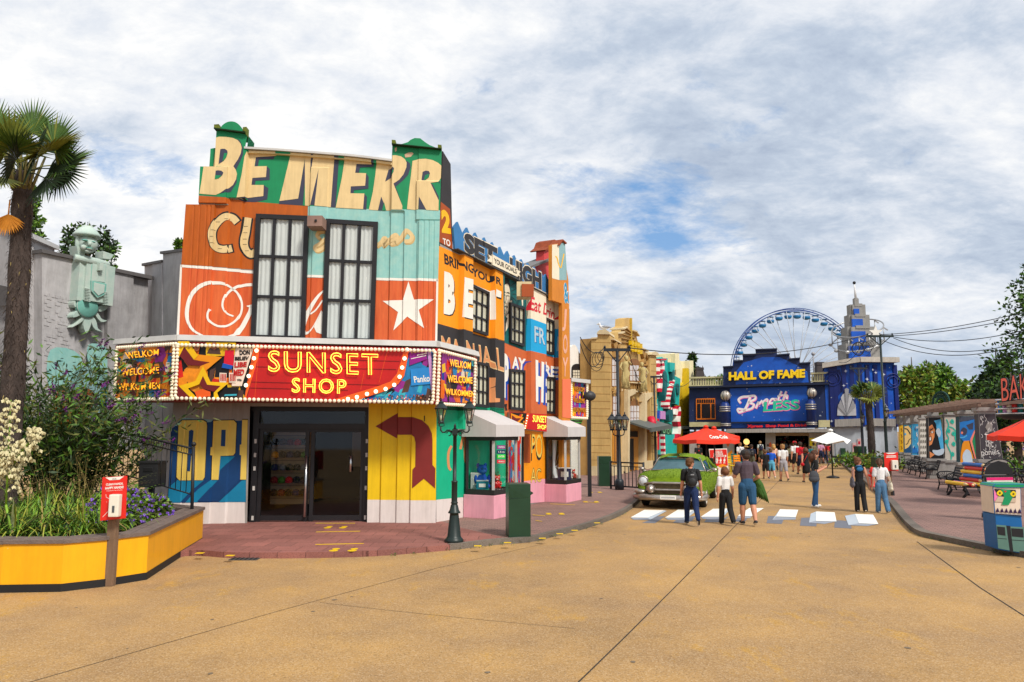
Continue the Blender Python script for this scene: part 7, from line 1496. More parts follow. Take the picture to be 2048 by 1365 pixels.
for k in range(14):x,y=Rg.uniform(312,380),Rg.uniform(630,1000);c(b,[zr((x,y),(x+Rg.uniform(8,20),y-Rg.uniform(5,40)),(x+Rg.uniform(0,18),y+Rg.uniform(10,40)))],(wl,mur('navy',20,50,120),wl,mur('cat light',0,0,0))[k%4],4+k*.1)
c(b,[zr((303,930),(402,930),(404,1000),(303,1000))],mur('cat blue',0,0,0),4)
b.build('mural',PT);b=MB();c=colpaint(6);c(b,[zr((196,640),(250,625),(298,690),(300,850),(240,935),(202,945))],mur('face cream',246,206,130),3);c(b,stroke(curve(zr((200,665),(240,680),(278,745)),4),2),black,5);c(b,stroke(curve(zr((215,880),(240,870),(260,820),(295,800)),4),1.4),black,5);c(b,[curve(zr((196,740),(212,725),(222,745),(206,760)),3,True)],mur('cat light',0,0,0),5);c(b,[zr((202,950),(270,910),(300,870),(301,996),(202,996))],mur('deep blue',20,80,130),4)
b.build('mural',PT);b=MB();c=colpaint(7)
for k in range(4):c(b,stroke(zr((150,660+k*80),(168,700+k*80),(152,710+k*80)),1.2),brn_p,4)
b.build('mural',PT)
d0,d1=tops[0],tops[-1];b=MB();ln=(d1-d0);pd=V((-ln.y,ln.x,0)).normalized();z_=lambda t:d0.z+.03
st_=d0-ln.normalized()*.6;st_.z=d0.z;en=V((d1.x,d1.y,d0.z))+ln.normalized()*.6
for o in(-.28,.28):b.bar(st_+pd*o+V((0,0,.09)),en+pd*o+V((0,0,.09)),.10,.13,beam_m)
for t in tops:
 if d0.z-t.z>.02:b.box((t.x,t.y,(t.z+d0.z)/2),(.35,.35,d0.z-t.z+.02),colm)
b.build('beam',PT);b=MB();n_=int((en-st_).length/.95)
for i in range(n_+1):p=st_.lerp(en,i/n_)+V((0,0,.24));b.bar(p-pd*.85,p+pd*.85,.08,.10,beam_m)
b.build('slats',PT)
iron=M('bench iron',(.012,.012,.014),.45);slat_m=M('bench slat dark',C(26,26,34,.7),.6,.2,4)
def bench_frame(T,L_):
 b=MB()
 for y in(-L_/2,L_/2):
  b.tube([(-.30,y,0),(-.24,y,.2),(-.26,y,.42),(.2,y,.42),(.24,y,.2),(.32,y,0)],.025,iron,6);b.tube([(.2,y,.42),(.28,y,.65),(.34,y,.86)],.025,iron,6);b.tube([(-.27,y,.42),(-.3,y,.58),(-.2,y,.66),(.05,y,.68),(.27,y,.64)],.025,iron,6)
  for k in range(9):a=.15+k*.33;b.tube([(-.02,y,.44),(-.02-.25*math.cos(a),y,.44+.21*math.sin(a))],.01,iron,4)
  b.tube([(-.25,y,.2),(.24,y,.2)],.018,iron,5)
  for k in range(7):x=-.22+k*.07;b.tube([(x,y,.2),(x+.01,y,.42)],.009,iron,4)
 b.build('frame',T)
def make_bench(m):
 T=thing('park_bench',(0,0,0),'x','bench','benches under the pergola',world=False);bench_frame(T,1.5);b=MB()
 for i in range(5):b.box((-.22+i*.1,0,.45),(.08,1.56,.03),m)
 b.build('seat',T,bevel=.005);b=MB()
 for i in range(4):b.box((.25+i*.03,0,.55+i*.09),(.03,1.56,.07),m,R=Matrix.Rotation(.3,3,'Y'))
 b.build('backrest',T,bevel=.005);return T
bk_=make_bench(slat_m);rzb=math.atan2(ln.y,ln.x)-PI/2
for i,(u,v,lab)in enumerate(((1893,984,'black iron bench just left of the pencil bench'),(1851,958,'black iron bench beside the scribbled pedestal'),(1815,946,'black iron bench farthest along the pergola'),(2036,975,'dark bench behind the arched poster stand'))):place_copy(bk_,G(u,v,PAVE)+V((.3,.2,0)),rzb,lab,i==0)
gb=make_bench(M('bench slat grey',C(150,142,136,.8),.8,.2,4));place_copy(gb,G(1830,951,PAVE)+V((.3,.2,0)),rzb,'weathered grey slatted bench between two black iron benches',True)
T=thing('pencil_bench',G(1921,995,PAVE)+V((.35,.3,0)),'bench whose seat and back are giant red, yellow and blue pencils','bench',world=False,rz=rzb+.25);b=MB()
for y in(-.55,.5):b.tube([(-.34,y,0),(-.2,y,.18),(-.26,y,.36),(.25,y,.36),(.2,y,.18),(.36,y,0)],.045,iron,6);b.tube([(.22,y,.36),(.3,y,.6),(.34,y,.95)],.04,iron,6)
b.build('frame',T);pw=M('pencil bare wood',C(240,206,150,.85),.6,.08,6)
def pencil(p0,m,flip):
 p0=V(p0);b=MB();s_=-1 if flip else 1;r=.062;b.tube([p0+V((0,-.72*s_,0)),p0+V((0,.52*s_,0))],r,m,8,smooth=False);b.tube([p0+V((0,.52*s_,0)),p0+V((0,.66*s_,0))],[r,r*.35],pw,8);b.tube([p0+V((0,.66*s_,0)),p0+V((0,.73*s_,0))],[r*.35,.004],m,8);b.tube([p0+V((0,-.722*s_,0)),p0+V((0,-.73*s_,0))],r*.7,pw,8);b.build('pencil',T)
pcs={'r':M('pencil red',C(212,40,36,.85),.4),'y':M('pencil yellow',C(250,200,30,.85),.4),'b':M('pencil blue',C(30,110,200,.85),.4),'v':M('pencil grey blue',C(80,96,160,.85),.4)}
for i,k in enumerate('yrvy'):pencil((-.24+i*.135,0,.43),pcs[k],i%2==0)
for i,k in enumerate('rbyrb'):pencil((.24+i*.03,0,.55+i*.125),pcs[k],i%2==0)
p=G(1996,1042,PAVE);AS=Panel(at(1963,1040,p.y+.1),at(2032,1040,p.y-.1));T=thing('poster_stand',p,'black arched poster stand holding a white and pink advert beside the monster bin','sign');b=MB()
out=[AS.pix(*q)for q in curve(zb2((645,895),(625,700),(600,440),(600,350),(640,275),(720,228),(800,218),(880,235),(945,290),(975,370),(985,560),(1000,895)),3)]
for a_,c_ in zip(out,out[1:]):b.tube([AS.pt(*a_),AS.pt(*c_)],.022,black,6)
AS.solid(b,[zb2((640,900),(640,850),(1000,850),(1000,900))],black,-.35,.1);AS.solid(b,[zb2((620,395),(640,320),(700,265),(780,240),(860,260),(930,330),(945,395))],black,-.03,0);AS.solid(b,[zb2((680,805),(615,405),(950,400),(990,805))],black,-.05,.0);b.build('frame',T)
b=MB();AS.solid(b,[zb2((690,790),(640,430),(940,425),(970,790))],white,0,.012);AS.paint(b,[zb2((643,462),(640,430),(940,425),(944,458))],M('advert pink',C(236,40,120,.85),.5),1,flat=.012);AS.paint(b,[curve(zb2((665,500),(700,472),(740,500),(705,532)),4,True)],M('advert pink',(0,0,0)),1,flat=.012);AS.text(b,'GRATIS',zb2((675,512),(732,498),(730,486),(674,500)),white,2,flat=.012,bold=.04);AS.paint(b,[zb2((688,790),(685,768),(968,765),(970,790))],yellow,1,flat=.012);AS.text(b,'APP',zb2((693,675),(760,670),(758,650),(690,655)),cred,1,flat=.012,bold=.05);b.build('poster',T)
p=G(2018,1103,PAVE);MBp=Panel(at(1990,1100,p.y+.05),at(2046,1100,p.y-.02));T=thing('monster_bin',p,'litter bin painted as a toothy monster with yellow eyes, blue shirt and green trousers','litter bin');b=MB();mc=M('monster cream',C(236,216,196,.85),.6,.06,3,stain=.15);mg=M('monster green',C(20,150,96,.85),.5);mbl=M('monster blue',C(10,96,160,.85),.5);mtr=M('monster sage',C(96,134,122,.8),.6);mp_=M('monster eye yellow',C(240,210,20,.85),.5)
Q=lambda*a:zb2(*a);MBp.solid(b,[Q((775,1248),(740,850),(1040,860),(1075,1300))],mbl,-.5,0);MBp.solid(b,[Q((735,845),(712,520),(1035,530),(1040,865))],mc,-.5,.0);MBp.solid(b,[Q((705,530),(735,500),(1080,500),(1060,545),(760,545))],mg,-.52,.02);b.build('body',T,bevel=.012)
b=MB();pm=lambda polys,m,l=2:MBp.paint(b,polys,m,l,flat=0)
pm([Q((725,558),(972,570),(972,662),(772,640))],black,3);pm([Q((725,558),(772,640),(735,700),(728,690))],pk1,2);pm([Q((772,642),(972,664),(972,712),(735,705))],M('monster tray',C(214,190,166,.8),.6),3);pm([Q((800,560),(905,568),(935,660),(890,742),(812,740),(840,650))],mg,4);pm([Q((830,578),(870,580),(850,600))],cred,5)
for x,y in((788,605),(942,615)):pm([curve(Q((x-36,y),(x,y-34),(x+34,y),(x,y+34)),4,True)],mp_,5);pm([[Q((x+(16 if k%2==0 else 7)*math.cos(k*PI/6),y+(16 if k%2==0 else 7)*math.sin(k*PI/6)))[0]for k in range(12)]],black,6)
for k in range(6):x=742+k*50;pm([Q((x,820+k*3),(x+45,824+k*3),(x+24,770+k*2))],M('monster mouth',C(50,20,70,.8),.6),4)
pm([Q((735,848),(735,838),(1040,862),(1040,874))],black,4)
for x0,x1,yt,yb in((750,862,965,1258),(910,1068,985,1290)):pm([Q((x0,yt),(x1,yt+8),(x1+40,yb),(x0+22,yb-25))],mtr,3);pm([Q((x0+8,yt+20),(x1-15,yt+28),(x1-8,yt+125),(x0+18,yt+112))],black,4);pm([Q((x0+15,yt+150),(x1+8,yt+160),(x1+8,yt+165),(x0+15,yt+155))],black,4)
pm([Q((862,975),(910,980),(945,1280),(905,1270))],black,3);b.build('painted_face',T)
p=at(2030,830,21.5);BS=Panel(at(2000,800,21.5),at(2130,800,20.5));T=thing('bakery_sign',p,'BAKERY letters standing on a drum of coloured pencils at the right edge','sign');b=MB()
BS.solid(b,warp('BAKERY',((2003,806),(2112,790),(2110,728),(2000,756)),bold=.04),black,-.25,0);BS.text(b,'BAKERY',((2004,803),(2110,789),(2108,732),(2002,758)),M('coral letter',C(240,110,90,.85),.5),3,flat=0,bold=-.005);BS.solid(b,[[(1998,812),(1998,806),(2115,790),(2115,796)]],beam_m,-.3,.05);b.build('lettering',T)
b=MB();c0_=BS.px(2072,832,-.95);zt_b=BS.pix(2072,796)[1];h=zt_b-c0_.z;rr=.86
for k in range(34):a=2*PI*k/34;m=(pcs['y'],pcs['b'],mg,lilac,white,pcs['r'],tl_p)[k%7];q=c0_+V((rr*math.cos(a),rr*math.sin(a),0));b.tube([q,q+V((0,0,h))],.075,m,6)
b.build('pencil_drum',T);b=MB()
for k in(.12,.42,.72,.95):b.tube([c0_+V(((rr+.09)*math.cos(a*PI/16),(rr+.09)*math.sin(a*PI/16),h*k))for a in range(32)],.03,M('chrome ring',(.6,.6,.62),.25,metal=.8),5,closed=True)
b.lathe([(.75,-.1),(.98,0),(.98,.04)],c0_,black,20);b.lathe([(.08,-2.6),(.08,-.05)],c0_,black,10);b.build('ring',T)
def parasol(loc,ze,zp,r,n,m,label,droop=.12,val=.16,text=None,rz=0,pole=True):
 T=thing('parasol',loc,label,'parasol',world=False,rz=rz);b=MB();k=6;vs=[(0,0,zp)];fs=[]
 for j in range(1,k+1):
  t=j/k
  for i in range(n*2):a=PI*i/n;rib=i%2==0;rr=r*t*(1 if rib else math.cos(PI/n)*.97);vs.append((rr*math.cos(a),rr*math.sin(a),zp+(ze-zp)*(t**.85)-(0 if rib else droop*.35*t*t)))
 N2=n*2
 for i in range(N2):fs.append((0,1+i,1+(i+1)%N2))
 for j in range(k-1):
  for i in range(N2):fs.append((1+j*N2+i,1+(j+1)*N2+i,1+(j+1)*N2+(i+1)%N2,1+j*N2+(i+1)%N2))
 o=len(vs)
 if val:
  for i in range(N2):x,y,z_=vs[1+(k-1)*N2+i];vs.append((x*1.01,y*1.01,z_-val))
  for i in range(N2):fs.append((1+(k-1)*N2+i,o+i,o+(i+1)%N2,1+(k-1)*N2+(i+1)%N2))
 b.add(vs,fs,m,False);b.lathe([(.12,zp-.02),(.1,zp+.06),(.02,zp+.1)],(0,0,0),m,8);b.build('canopy',T);b=MB()
 b.tube([(0,0,0),(0,0,zp)],.035,irn,8);b.lathe([(.3,0),(.3,.06),(.06,.12)],(0,0,0),irn,12)
 for i in range(n):a=2*PI*i/n;b.tube([(.03*math.cos(a),.03*math.sin(a),zp-.05),(r*.97*math.cos(a),r*.97*math.sin(a),ze-.03)],.012,irn,4)
 b.build('pole',T)
 if text:b=MB();text(b);b.build('lettering',T).location=(0,0,0)
 return T
par_r=M('parasol red canvas',C(236,56,24,.85),.7,.06,2);par_w=M('parasol white canvas',C(244,244,240,.85),.7,.04,2)
cy=33.0;c0_=at(1412,870,cy);ze=at(1412,879,cy).z;zp=at(1412,855,cy).z;rp=66*cy/FPX
parasol((c0_.x,cy,0),ze,zp,rp,6,par_r,'big red parasol with white script over the café tables',rz=0)
PX=Panel(V((c0_.x-2,cy-rp*.62,0)),V((c0_.x+2,cy-rp*.62,0)));
parasol((c0_.x+1.05,cy+2.6,0),at(1455,873,cy+2.6).z,at(1455,857,cy+2.6).z,rp*.82,6,par_r,'red parasol partly behind the big scripted parasol',rz=.5)
yo=rp*.866*.97;ps=lambda x,t:V((c0_.x+x,cy-yo*t,zp+(ze-zp)*t**.85-.02*t*t+.03));Qg,pg,_=glyph('Coca-Cola',bold=.03,shear=.3);b=MB()
b.add([ps(-.1+.75*x,.93-.3*y)for x,y in Qg],[list(p)for p in pg],white);tag(b.build('script_lettering'),'white script lettering on the front of the big red parasol','lettering')
cy=37.0;c0_=at(1662,880,cy);parasol((c0_.x,cy,0),at(1662,881,cy).z,at(1662,862,cy).z,43*cy/FPX,4,par_w,'white square parasol above the group by the grey wall',val=.0,droop=.5,rz=.15)
cy=25.0;c0_=at(2062,870,cy);parasol((c0_.x,cy,PAVE),at(2062,871,cy).z-PAVE,at(2062,832,cy).z-PAVE,78*cy/FPX,6,par_r,'red parasol at the right edge beside the graffiti column',rz=.2)
p=G(1441,951);NP=Panel(at(1424,951,p.y),at(1457,950,p.y));T=thing('notice_board',p,'red and white distancing notice with walking figures beside the fuzzy car','sign');zq=Z((1340,880),7.585);b=MB()
NP.solid(b,[zq((640,545),(590,140),(865,132),(892,530))],white,-.05,0);b.build('board',T);b=MB();pq=lambda polys,m,l=2:NP.paint(b,polys,m,l,flat=0);pq([zq((622,405),(600,155),(858,145),(878,392))],sr,2)
for t,x0,x1,y in(('HELP EEN',670,790,183),('VEILIGE',662,800,215),('AFSTAND',660,812,246)):pq([zq((x0,y+14),(x0,y-14),(x1,y-16),(x1,y+12))],white,3);NP.text(b,t,zq((x0+8,y+8),(x1-8,y+6),(x1-8,y-10),(x0+8,y-8)),sr,4,flat=0,bold=.05)
for x in(636,690,712,762,820):pq([curve(zq((x,275),(x+8,268),(x+14,278),(x+6,286)),3,True),zq((x-4,290),(x+16,288),(x+22,320),(x+12,322),(x+16,360),(x+8,360),(x+5,330),(x-4,362),(x-12,358),(x-2,325),(x-12,318))],white,3)
pq([curve(zq((730,400),(790,372),(850,390),(850,410),(790,425)),3,True)],M('notice amber',C(250,170,20,.85),.5),3);pq([curve(zq((822,245),(838,230),(855,245),(838,262)),4,True)],white,4);NP.text(b,'1,5 m',zq((760,408),(830,405),(830,388),(760,390)),sr,4,flat=0,bold=.03);NP.text(b,'DANK U WEL',zq((665,450),(745,446),(742,430),(663,434)),sr,3,flat=0,bold=.02);b.build('print',T);b=MB();A=NP.px(1428,945,-.02);b.bar(A+V((0,.4,-.1)),NP.px(1424,900,-.03),.04,.04,irn);b.bar(NP.px(1455,945,-.02)+V((0,.4,-.1)),NP.px(1451,900,-.03),.04,.04,irn);b.build('stand',T)
def cafe_chair(m):
 T=thing('cafe_chair',(0,0,0),'x','chair','coloured café chairs',world=False);b=MB();b.box((0,0,.46),(.44,.44,.04),m);b.build('seat',T,bevel=.008);b=MB()
 for i in range(3):b.box((0,.2+.01*i,.62+i*.13),(.42,.03,.09),m)
 b.build('backrest',T)
 for sx in(-1,1):
  for sy in(-1,1):b=MB();b.bar((sx*.19,sy*.19,0),(sx*.18,sy*.2 if sy>0 else sy*.18,.95 if sy>0 else.46),.035,.035,m);b.build('leg',T)
 return T
for m,spots in((ylw_f,((1462,949,.4,'yellow café chair right of the red notice'),(1414,955,2.4,'yellow café chair left of the red notice'),(1470,944,-1.9,'yellow café chair turned away at the café edge'))),(teal_m,((1474,940,2.0,'teal café chair behind the yellow chairs'),)),(M('chair orange',C(246,150,20,.85),.5),((1407,950,2.8,'orange café chair under the red parasol'),(1478,945,.2,'orange café chair at the street end of the café')))):
 ch=cafe_chair(m)
 for i,(u,v,a,lab)in enumerate(spots):place_copy(ch,G(u,v),a,lab,i==0)
for i,(u,v,lab)in enumerate(((1468,943,'round dark café table between the yellow chairs'),(1410,945,'round dark café table beneath the red parasol'))):T=thing('cafe_table',G(u,v),lab,'table','café tables',world=False);b=MB();b.lathe([(.38,.72),(.4,.735),(.38,.75)],(0,0,0),teal_dk,18);b.build('tabletop',T);b=MB();b.lathe([(.25,0),(.22,.04),(.035,.07),(.035,.72)],(0,0,0),irn,12);b.build('leg',T)
sanitiser(1782,992,PAVE,[(1770,943),(1797,942),(1796,905),(1768,906)],.12,'red hand sanitiser board on a post behind the woman with the tote bag',False)
for i,(u,v,w_,m,lab)in enumerate(((1708,846,22,cred,'top red direction board on the thin black pole'),(1714,853,20,sr,'lower red direction board on the thin black pole'),(1722,861,14,M('board yellow',C(250,200,90,.85),.5),'yellow direction board on the thin black pole'),(1711,868,16,white,'white direction board on the left of the thin pole'),(1723,873,12,white,'lowest small white direction board on the thin pole'))):
 y=pp5.y-.08;A=at(u-w_/2,v,y);B_=at(u+w_/2,v,y);b=MB();b.bar(A,B_,.05,.16,m);b.box((A+B_)/2+V((0,-.027,0)),(abs(B_.x-A.x)*.7,.004,.05),white if m is not white else sr);b.box(((pp5.x+B_.x)/2 if False else pp5.x,pp5.y-.04,A.z),(.1,.06,.05),irn);tag(b.build('direction_board'),lab,'sign','direction boards')
b=MB();p=G(1746,975,PAVE);b.lathe([(.12,0),(.12,.05),(.08,.08),(.075,.55),(.11,.57),(.11,.62),(.07,.72),(.03,.78)],p,sr,12);b.tube([p+V((-.16,0,.45)),p+V((.16,0,.45))],.05,sr,8);tag(b.build('hydrant'),'red hydrant between the two women and the sanitiser board','hydrant')
T=thing('arched_trellis',at(1882,815,44),'dark green arched trellis rising behind the pergola roof','trellis');AT=Panel(at(1860,815,44),at(1905,815,43));b=MB();tg_=M('trellis green',C(24,70,64,.8),.6,.2,4)
for r0,r1 in((17.5,15.5),(9,7.5)):AT.solid(b,[[(1881-r0*math.cos(a*PI/12),806-r0*1.35*math.sin(a*PI/12))for a in range(13)]+[(1881+r1*math.cos(a*PI/12),806-r1*1.35*math.sin(a*PI/12))for a in range(13)]],tg_,-.15,0)
for k in range(14):a=PI*(k+.5)/14;AT.solid(b,[stroke([(1881-8.5*math.cos(a),806-8.5*1.35*math.sin(a)),(1881-16.5*math.cos(a),806-16.5*1.35*math.sin(a))],1.0)[0]],tg_,-.1,-.02)
AT.solid(b,[[(1863,830),(1863,804),(1866,804),(1866,830)],[(1896,830),(1896,804),(1899,804),(1899,830)]],tg_,-.15,0);b.bar(AT.px(1864.5,829,-.08),V((AT.px(1864.5,829).x,AT.px(1864.5,829).y,0)),.12,.12,tg_);b.bar(AT.px(1897.5,829,-.08),V((AT.px(1897.5,829).x,AT.px(1897.5,829).y,0)),.12,.12,tg_);b.build('frame',T)
def cable(A,B_,sag,r,label):
 A,B_=V(A),V(B_);b=MB();b.tube([A.lerp(B_,i/20)-V((0,0,sag*4*(i/20)*(1-i/20)))for i in range(21)],r,black,5);tag(b.build('overhead_cable'),label,'cable','overhead cables')
top=lambda p,h,o=(0,0):p+V((o[0],o[1],h+.08))
t1,t2,t3=top(pp1,hh1),top(pp2,hh2),top(pp3,hh3);ar3=27*pp3.y/FPX
for i,(e,sg,o)in enumerate((((2120,606,30),.25,0),((2120,617,30),.2,ar3),((2120,640,30),.5,ar3),((2130,650,30),.9,ar3),((2130,655,30),1.0,0))):cable(t3+V((o,0,-.06*i)),at(*e),sg,.018,('topmost cable running right from the tallest lamp post','second cable running right from the tallest lamp post','slack cable from the arm end of the tallest lamp post','lower slack cable from the arm end of the tallest lamp post','lowest slack cable from the tallest lamp post')[i])
cable(t1+V((.4,0,0)),t3+V((-ar3,0,0)),.6,.02,'long cable spanning the street before the ferris wheel');cable(t1+V((-.5,0,0)),S.pt(S.pix(1139,700)[0],at(1139,693,28).z,.4),.35,.016,'cable from the theatre lamp post to the painted facade');cable(t1+V((-.5,0,-.1)),S.pt(S.pix(1139,700)[0],at(1139,705,28).z,.4),.7,.016,'slacker cable from the theatre lamp post to the painted facade')
cable(t1+V((.4,0,0)),t2+V((-.4,0,0)),.8,.016,'slack cable between the two left lamp posts');cable(t2+V((.4,0,0)),HP.px(1383,760,.3),.6,.018,'cable from the teal side lamp post to the hall roof');cable(t3+V((-ar3,0,-.05)),BK.pt(1,ztp,.6),.5,.02,'cable dropping from the tallest lamp post to the blue block')
T=thing('cable_coil',t3+V((-.45,0,-.8)),'tangled loops of cable hanging from the tallest lamp post','cable');b=MB()
for k in range(6):c=t3+V((-.55-.12*k,.02*k,-.55-.1*(k%3)));r=.22+.05*(k%3);b.tube([c+V((r*math.cos(a*PI/8),.05*math.sin(a),r*1.1*math.sin(a*PI/8)))for a in range(16)],.012 if k<5 else.03,black,4,closed=True)
b.build('coil',T);b=MB();c=t1+V((-.62,0,-.35))
for k in range(4):r=.18+.06*k;b.tube([c+V((r*.7*math.cos(a*PI/8)-.06*k,0,r*math.sin(a*PI/8)-.06*k))for a in range(16)],.012,black,4,closed=True)
tag(b.build('cable_loops'),'loops of spare cable hanging from the theatre lamp post arm','cable')
pb_=at(1745,938,45);pb_.z=0;pt_=at(1735,792,45);R_.seed(5);ff=[]
for i in range(26):
 a=i*2.4;e=(1.1,.5,.05,-.5)[i%4];d=V((math.cos(a),math.sin(a),e+.25));ff.append((d,(0,-.5,.9)if e>.3 else(math.sin(a)*.3,-.8,.4),palm_y if e<.1 else palm_l))
palm(pb_,pt_,.2,'small fan palm with yellowing leaves before the blue block',.62,ff,500,16)
# trees and hedges
bark=M('bark',(.07,.05,.035),.9,.3,5,bump=.4)
LG={'y':(leaf_l,leaf_y,leaf_m,leaf_o),'g':(leaf_m,leaf_l,leaf_d,leaf_m),'p':(leaf_d,leaf_m,leaf_m,leaf_d),'d':(leaf_d,leaf_d,leaf_m,M('leaf deep green',(.012,.032,.012),.6,.3,6))}
def clump(b,c,r,n,sz,ms):
 for i in range(n):
  d=rv().normalized();p=c+d*r*R_.uniform(.35,1.0);leaf(b,p,d+rv(.8),sz*R_.uniform(.7,1.3),sz*.6,R_.choice(ms))
def tree(name,u,y,v_top,hw,kind,label,v_bot=905,pine=False,n=70,seed=1,group='trees round the park'):
 R_.seed(seed);top=at(u,v_top,y);x=top.x;zt_=top.z;zb_=max(.8,at(u,v_bot,y).z);rw=hw*y/FPX;base=V((x,y,0));T=thing(name,base,label,'tree',group);tr=MB();cr=MB();ms=LG[kind];H=zt_-zb_;sz=y*.0062
 tr.tube([base,base+V((.1,0,zb_)),V((x,y,zb_+H*.55)),V((x,y,zt_-.3))],[rw*.10+.06,rw*.085+.05,rw*.05+.03,.03],bark,8)
 for i in range(n):
  if pine:
   k=(i+.5)/n;z_=zb_+H*k;a=i*2.4;R1=rw*(1.02-k)**.8*R_.uniform(.6,1.05);o=V((math.cos(a),math.sin(a),0));c0=V((x,y,z_));e=c0+o*R1+V((0,0,R1*.12));tr.tube([c0,c0.lerp(e,.6)-V((0,0,R1*.08)),e],[.05,.035,.015],bark,4)
   for q in(.4,.65,.85,1.0):clump(cr,c0.lerp(e,q)+V((0,0,.1*q)),.26*rw*(1.15-k)**.5,26,sz,ms)
  else:
   d=rv().normalized();rr=R_.uniform(.45,1.0)**.6;lump=.82+.18*math.sin(3*d.x+seed)*math.cos(4*d.z+seed*2);c=V((x+d.x*rw*rr*lump,y+d.y*rw*rr,zb_+H*.5+d.z*H*.5*rr*lump));clump(cr,c,rw*.21,40,sz,ms)
   if i%6==0:s0=V((x,y,zb_+H*R_.uniform(.05,.5)));tr.tube([s0,s0.lerp(c,.5)+V((0,0,.2)),c],[.07,.05,.02],bark,4)
 tr.build('trunk',T);cr.build('crown',T)
for i,a in enumerate((('conifer',62,40,375,52,'g','light green conifer behind the palm trunk',560,True,26),('broadleaf_tree',180,38,436,62,'d','dark leafy tree behind the hatted totem statue',600),('broadleaf_tree',364,60,468,12,'g','treetop peeking over the grey wall left of the orange facade',540,False,24),
('broadleaf_tree',1384,72,702,17,'d','slim dark treetop above the yellow dripping front',850,False,46),('broadleaf_tree',1405,78,726,28,'y','pale green tree behind the left chimney cowl',860),('broadleaf_tree',1440,80,742,24,'g','low green tree left of the stepped parapet',860,False,50),
('broadleaf_tree',1822,70,708,46,'y','bright yellow green tree next to the blue block',905,False,120),('broadleaf_tree',1872,74,714,42,'g','tall mid green tree behind the arched trellis',905,False,110),('broadleaf_tree',1912,68,742,36,'y','lower yellow green tree above the pergola roof',900,False,80),('broadleaf_tree',1856,60,790,30,'y','short bright bush like tree under the arched trellis',900,False,60),
('pine_tree',2098,46,500,165,'p','tall dark pine at the right edge of the view',850,True,90),('broadleaf_tree',1968,58,742,34,'d','dark green tree between the pergola and the pine',905,False,90),('broadleaf_tree',2020,40,735,62,'d','broad dark tree behind the bakery letters',900,False,110),('broadleaf_tree',1990,50,690,34,'d','narrow dark tree left of the tall pine',880,False,70))):
 tree(*a,seed=i+3)
def hedge(u,v,y,w_,h,m,label,fl=None,name='shrub'):
 c=at(u,v,y);c.z=0;T=thing(name,c,label,'shrub','low shrubs');b=MB()
 for i in range(14):clump(b,c+V((R_.uniform(-w_,w_),R_.uniform(-.5,.5),R_.uniform(.25,.8)*h)),h*.36,34,.2,LG[m])
 for i in range(60 if fl else 0):p=c+V((R_.uniform(-w_,w_),R_.uniform(-.6,.3),h*R_.uniform(.7,1.15)));leaf(b,p,(0,0,1),.3,.07,fl)
 b.build('foliage',T)
for a in((1700,930,46,1.0,.9,'y','low shrub left of the small palm'),(1732,930,45,1.1,.9,'g','low shrub at the foot of the small palm'),(1764,930,44,1.1,1.0,'y','low shrub right of the small palm'),(1880,930,46,2.2,1.5,'d','dark shrub behind the vine painted column'),(1955,930,42,2.0,1.6,'d','dark shrub between the cat column and the graffiti column'),(2020,930,36,1.6,1.0,'g','green shrub beyond the graffiti column'),(2040,930,42,2.2,1.5,'d','shrub with lavender spikes at the right edge',fl_v)):hedge(*a)
b=MB()
for i in range(240):
 q=R_.choice([p for p in LKg if p.x>-2.5 and p.y<30]+[p for p in RKg if p.x<14]);p=V((q.x,q.y,.0))+V((R_.uniform(-.12,.05)*(1 if q.x<5 else-1)*.6,R_.uniform(-.2,.02),0))
 for j in range(5):blade(b,p+rv(.04)*V((1,1,0)).x,(R_.uniform(-1,1),R_.uniform(-1,1),.9),R_.uniform(.03,.09),.012,.8,R_.choice((leaf_m,leaf_o,leaf_d)),2)
tag(b.build('weeds'),'tiny weeds sprouting along the kerb stones','weeds',kind='stuff')
# the grass covered car
fuzz=M('car artificial grass',C(108,140,14,.8),.95,.35,12,rgb2=C(140,168,30,.8),bump=.9,bsc=90);fuzz_d=M('car grass dark green',C(70,104,10,.8),.95,.3,14);chrome=M('aged chrome',(.42,.37,.33),.35,.2,6,metal=.9);gold_g=M('grille brass',C(150,128,90,.7),.5,.2,9,metal=.4);tyre=M('tyre',(.015,.015,.015),.8);wwall=M('whitewall',(.7,.68,.62),.6);carglass=M('car glass',(.05,.11,.13),.06,.3,2,spec=.8)
T=thing('grass_car',G(1350,1008),'vintage fin tailed car covered in fuzzy green artificial grass parked at the kerb','car',world=False,rz=-math.radians(20));T.location=(4.95,23.3,0)
ST=[(-.98,.84,.34,.84,.86),(-.9,.93,.30,.93,.90),(-.7,.97,.28,.99,.94),(-.3,.99,.27,1.01,.99),(.4,1.0,.27,1.01,1.03),(1.0,1.0,.27,1.0,1.03),(1.8,1.0,.27,.99,1.0),(2.7,1.0,.27,.99,1.0),(3.3,1.0,.28,1.03,.99),(3.9,.98,.30,1.08,.95),(4.35,.94,.34,1.10,.9),(4.5,.88,.40,1.02,.82)]
def prof(w_,zb,zf,zc):h=[(0,zc+.05),(w_*.42,zc+.03),(w_*.64,zc-.03),(w_*.76,(zc+zf)/2-.02),(w_*.87,zf),(w_*.96,zf-.06),(w_,zf-.22),(w_*.985,.52),(w_*.965,.40),(w_*.9,zb)];return[(-x,z_)for x,z_ in reversed(h[1:])]+h
b=MB();vs=[];fs=[];n=0
for y,*s_ in ST:P_=prof(*s_);n=len(P_);vs+=[(x,y,z_)for x,z_ in P_]
for i in range(len(ST)-1):
 for j in range(n-1):fs.append((i*n+j,i*n+j+1,(i+1)*n+j+1,(i+1)*n+j))
fs+=[tuple(range(n-1,-1,-1)),tuple(range((len(ST)-1)*n,len(ST)*n))]
b.add(vs,fs,fuzz,True)
rfp=[(-.02,1.52),(.45,1.50),(.64,1.44),(.72,1.31)]
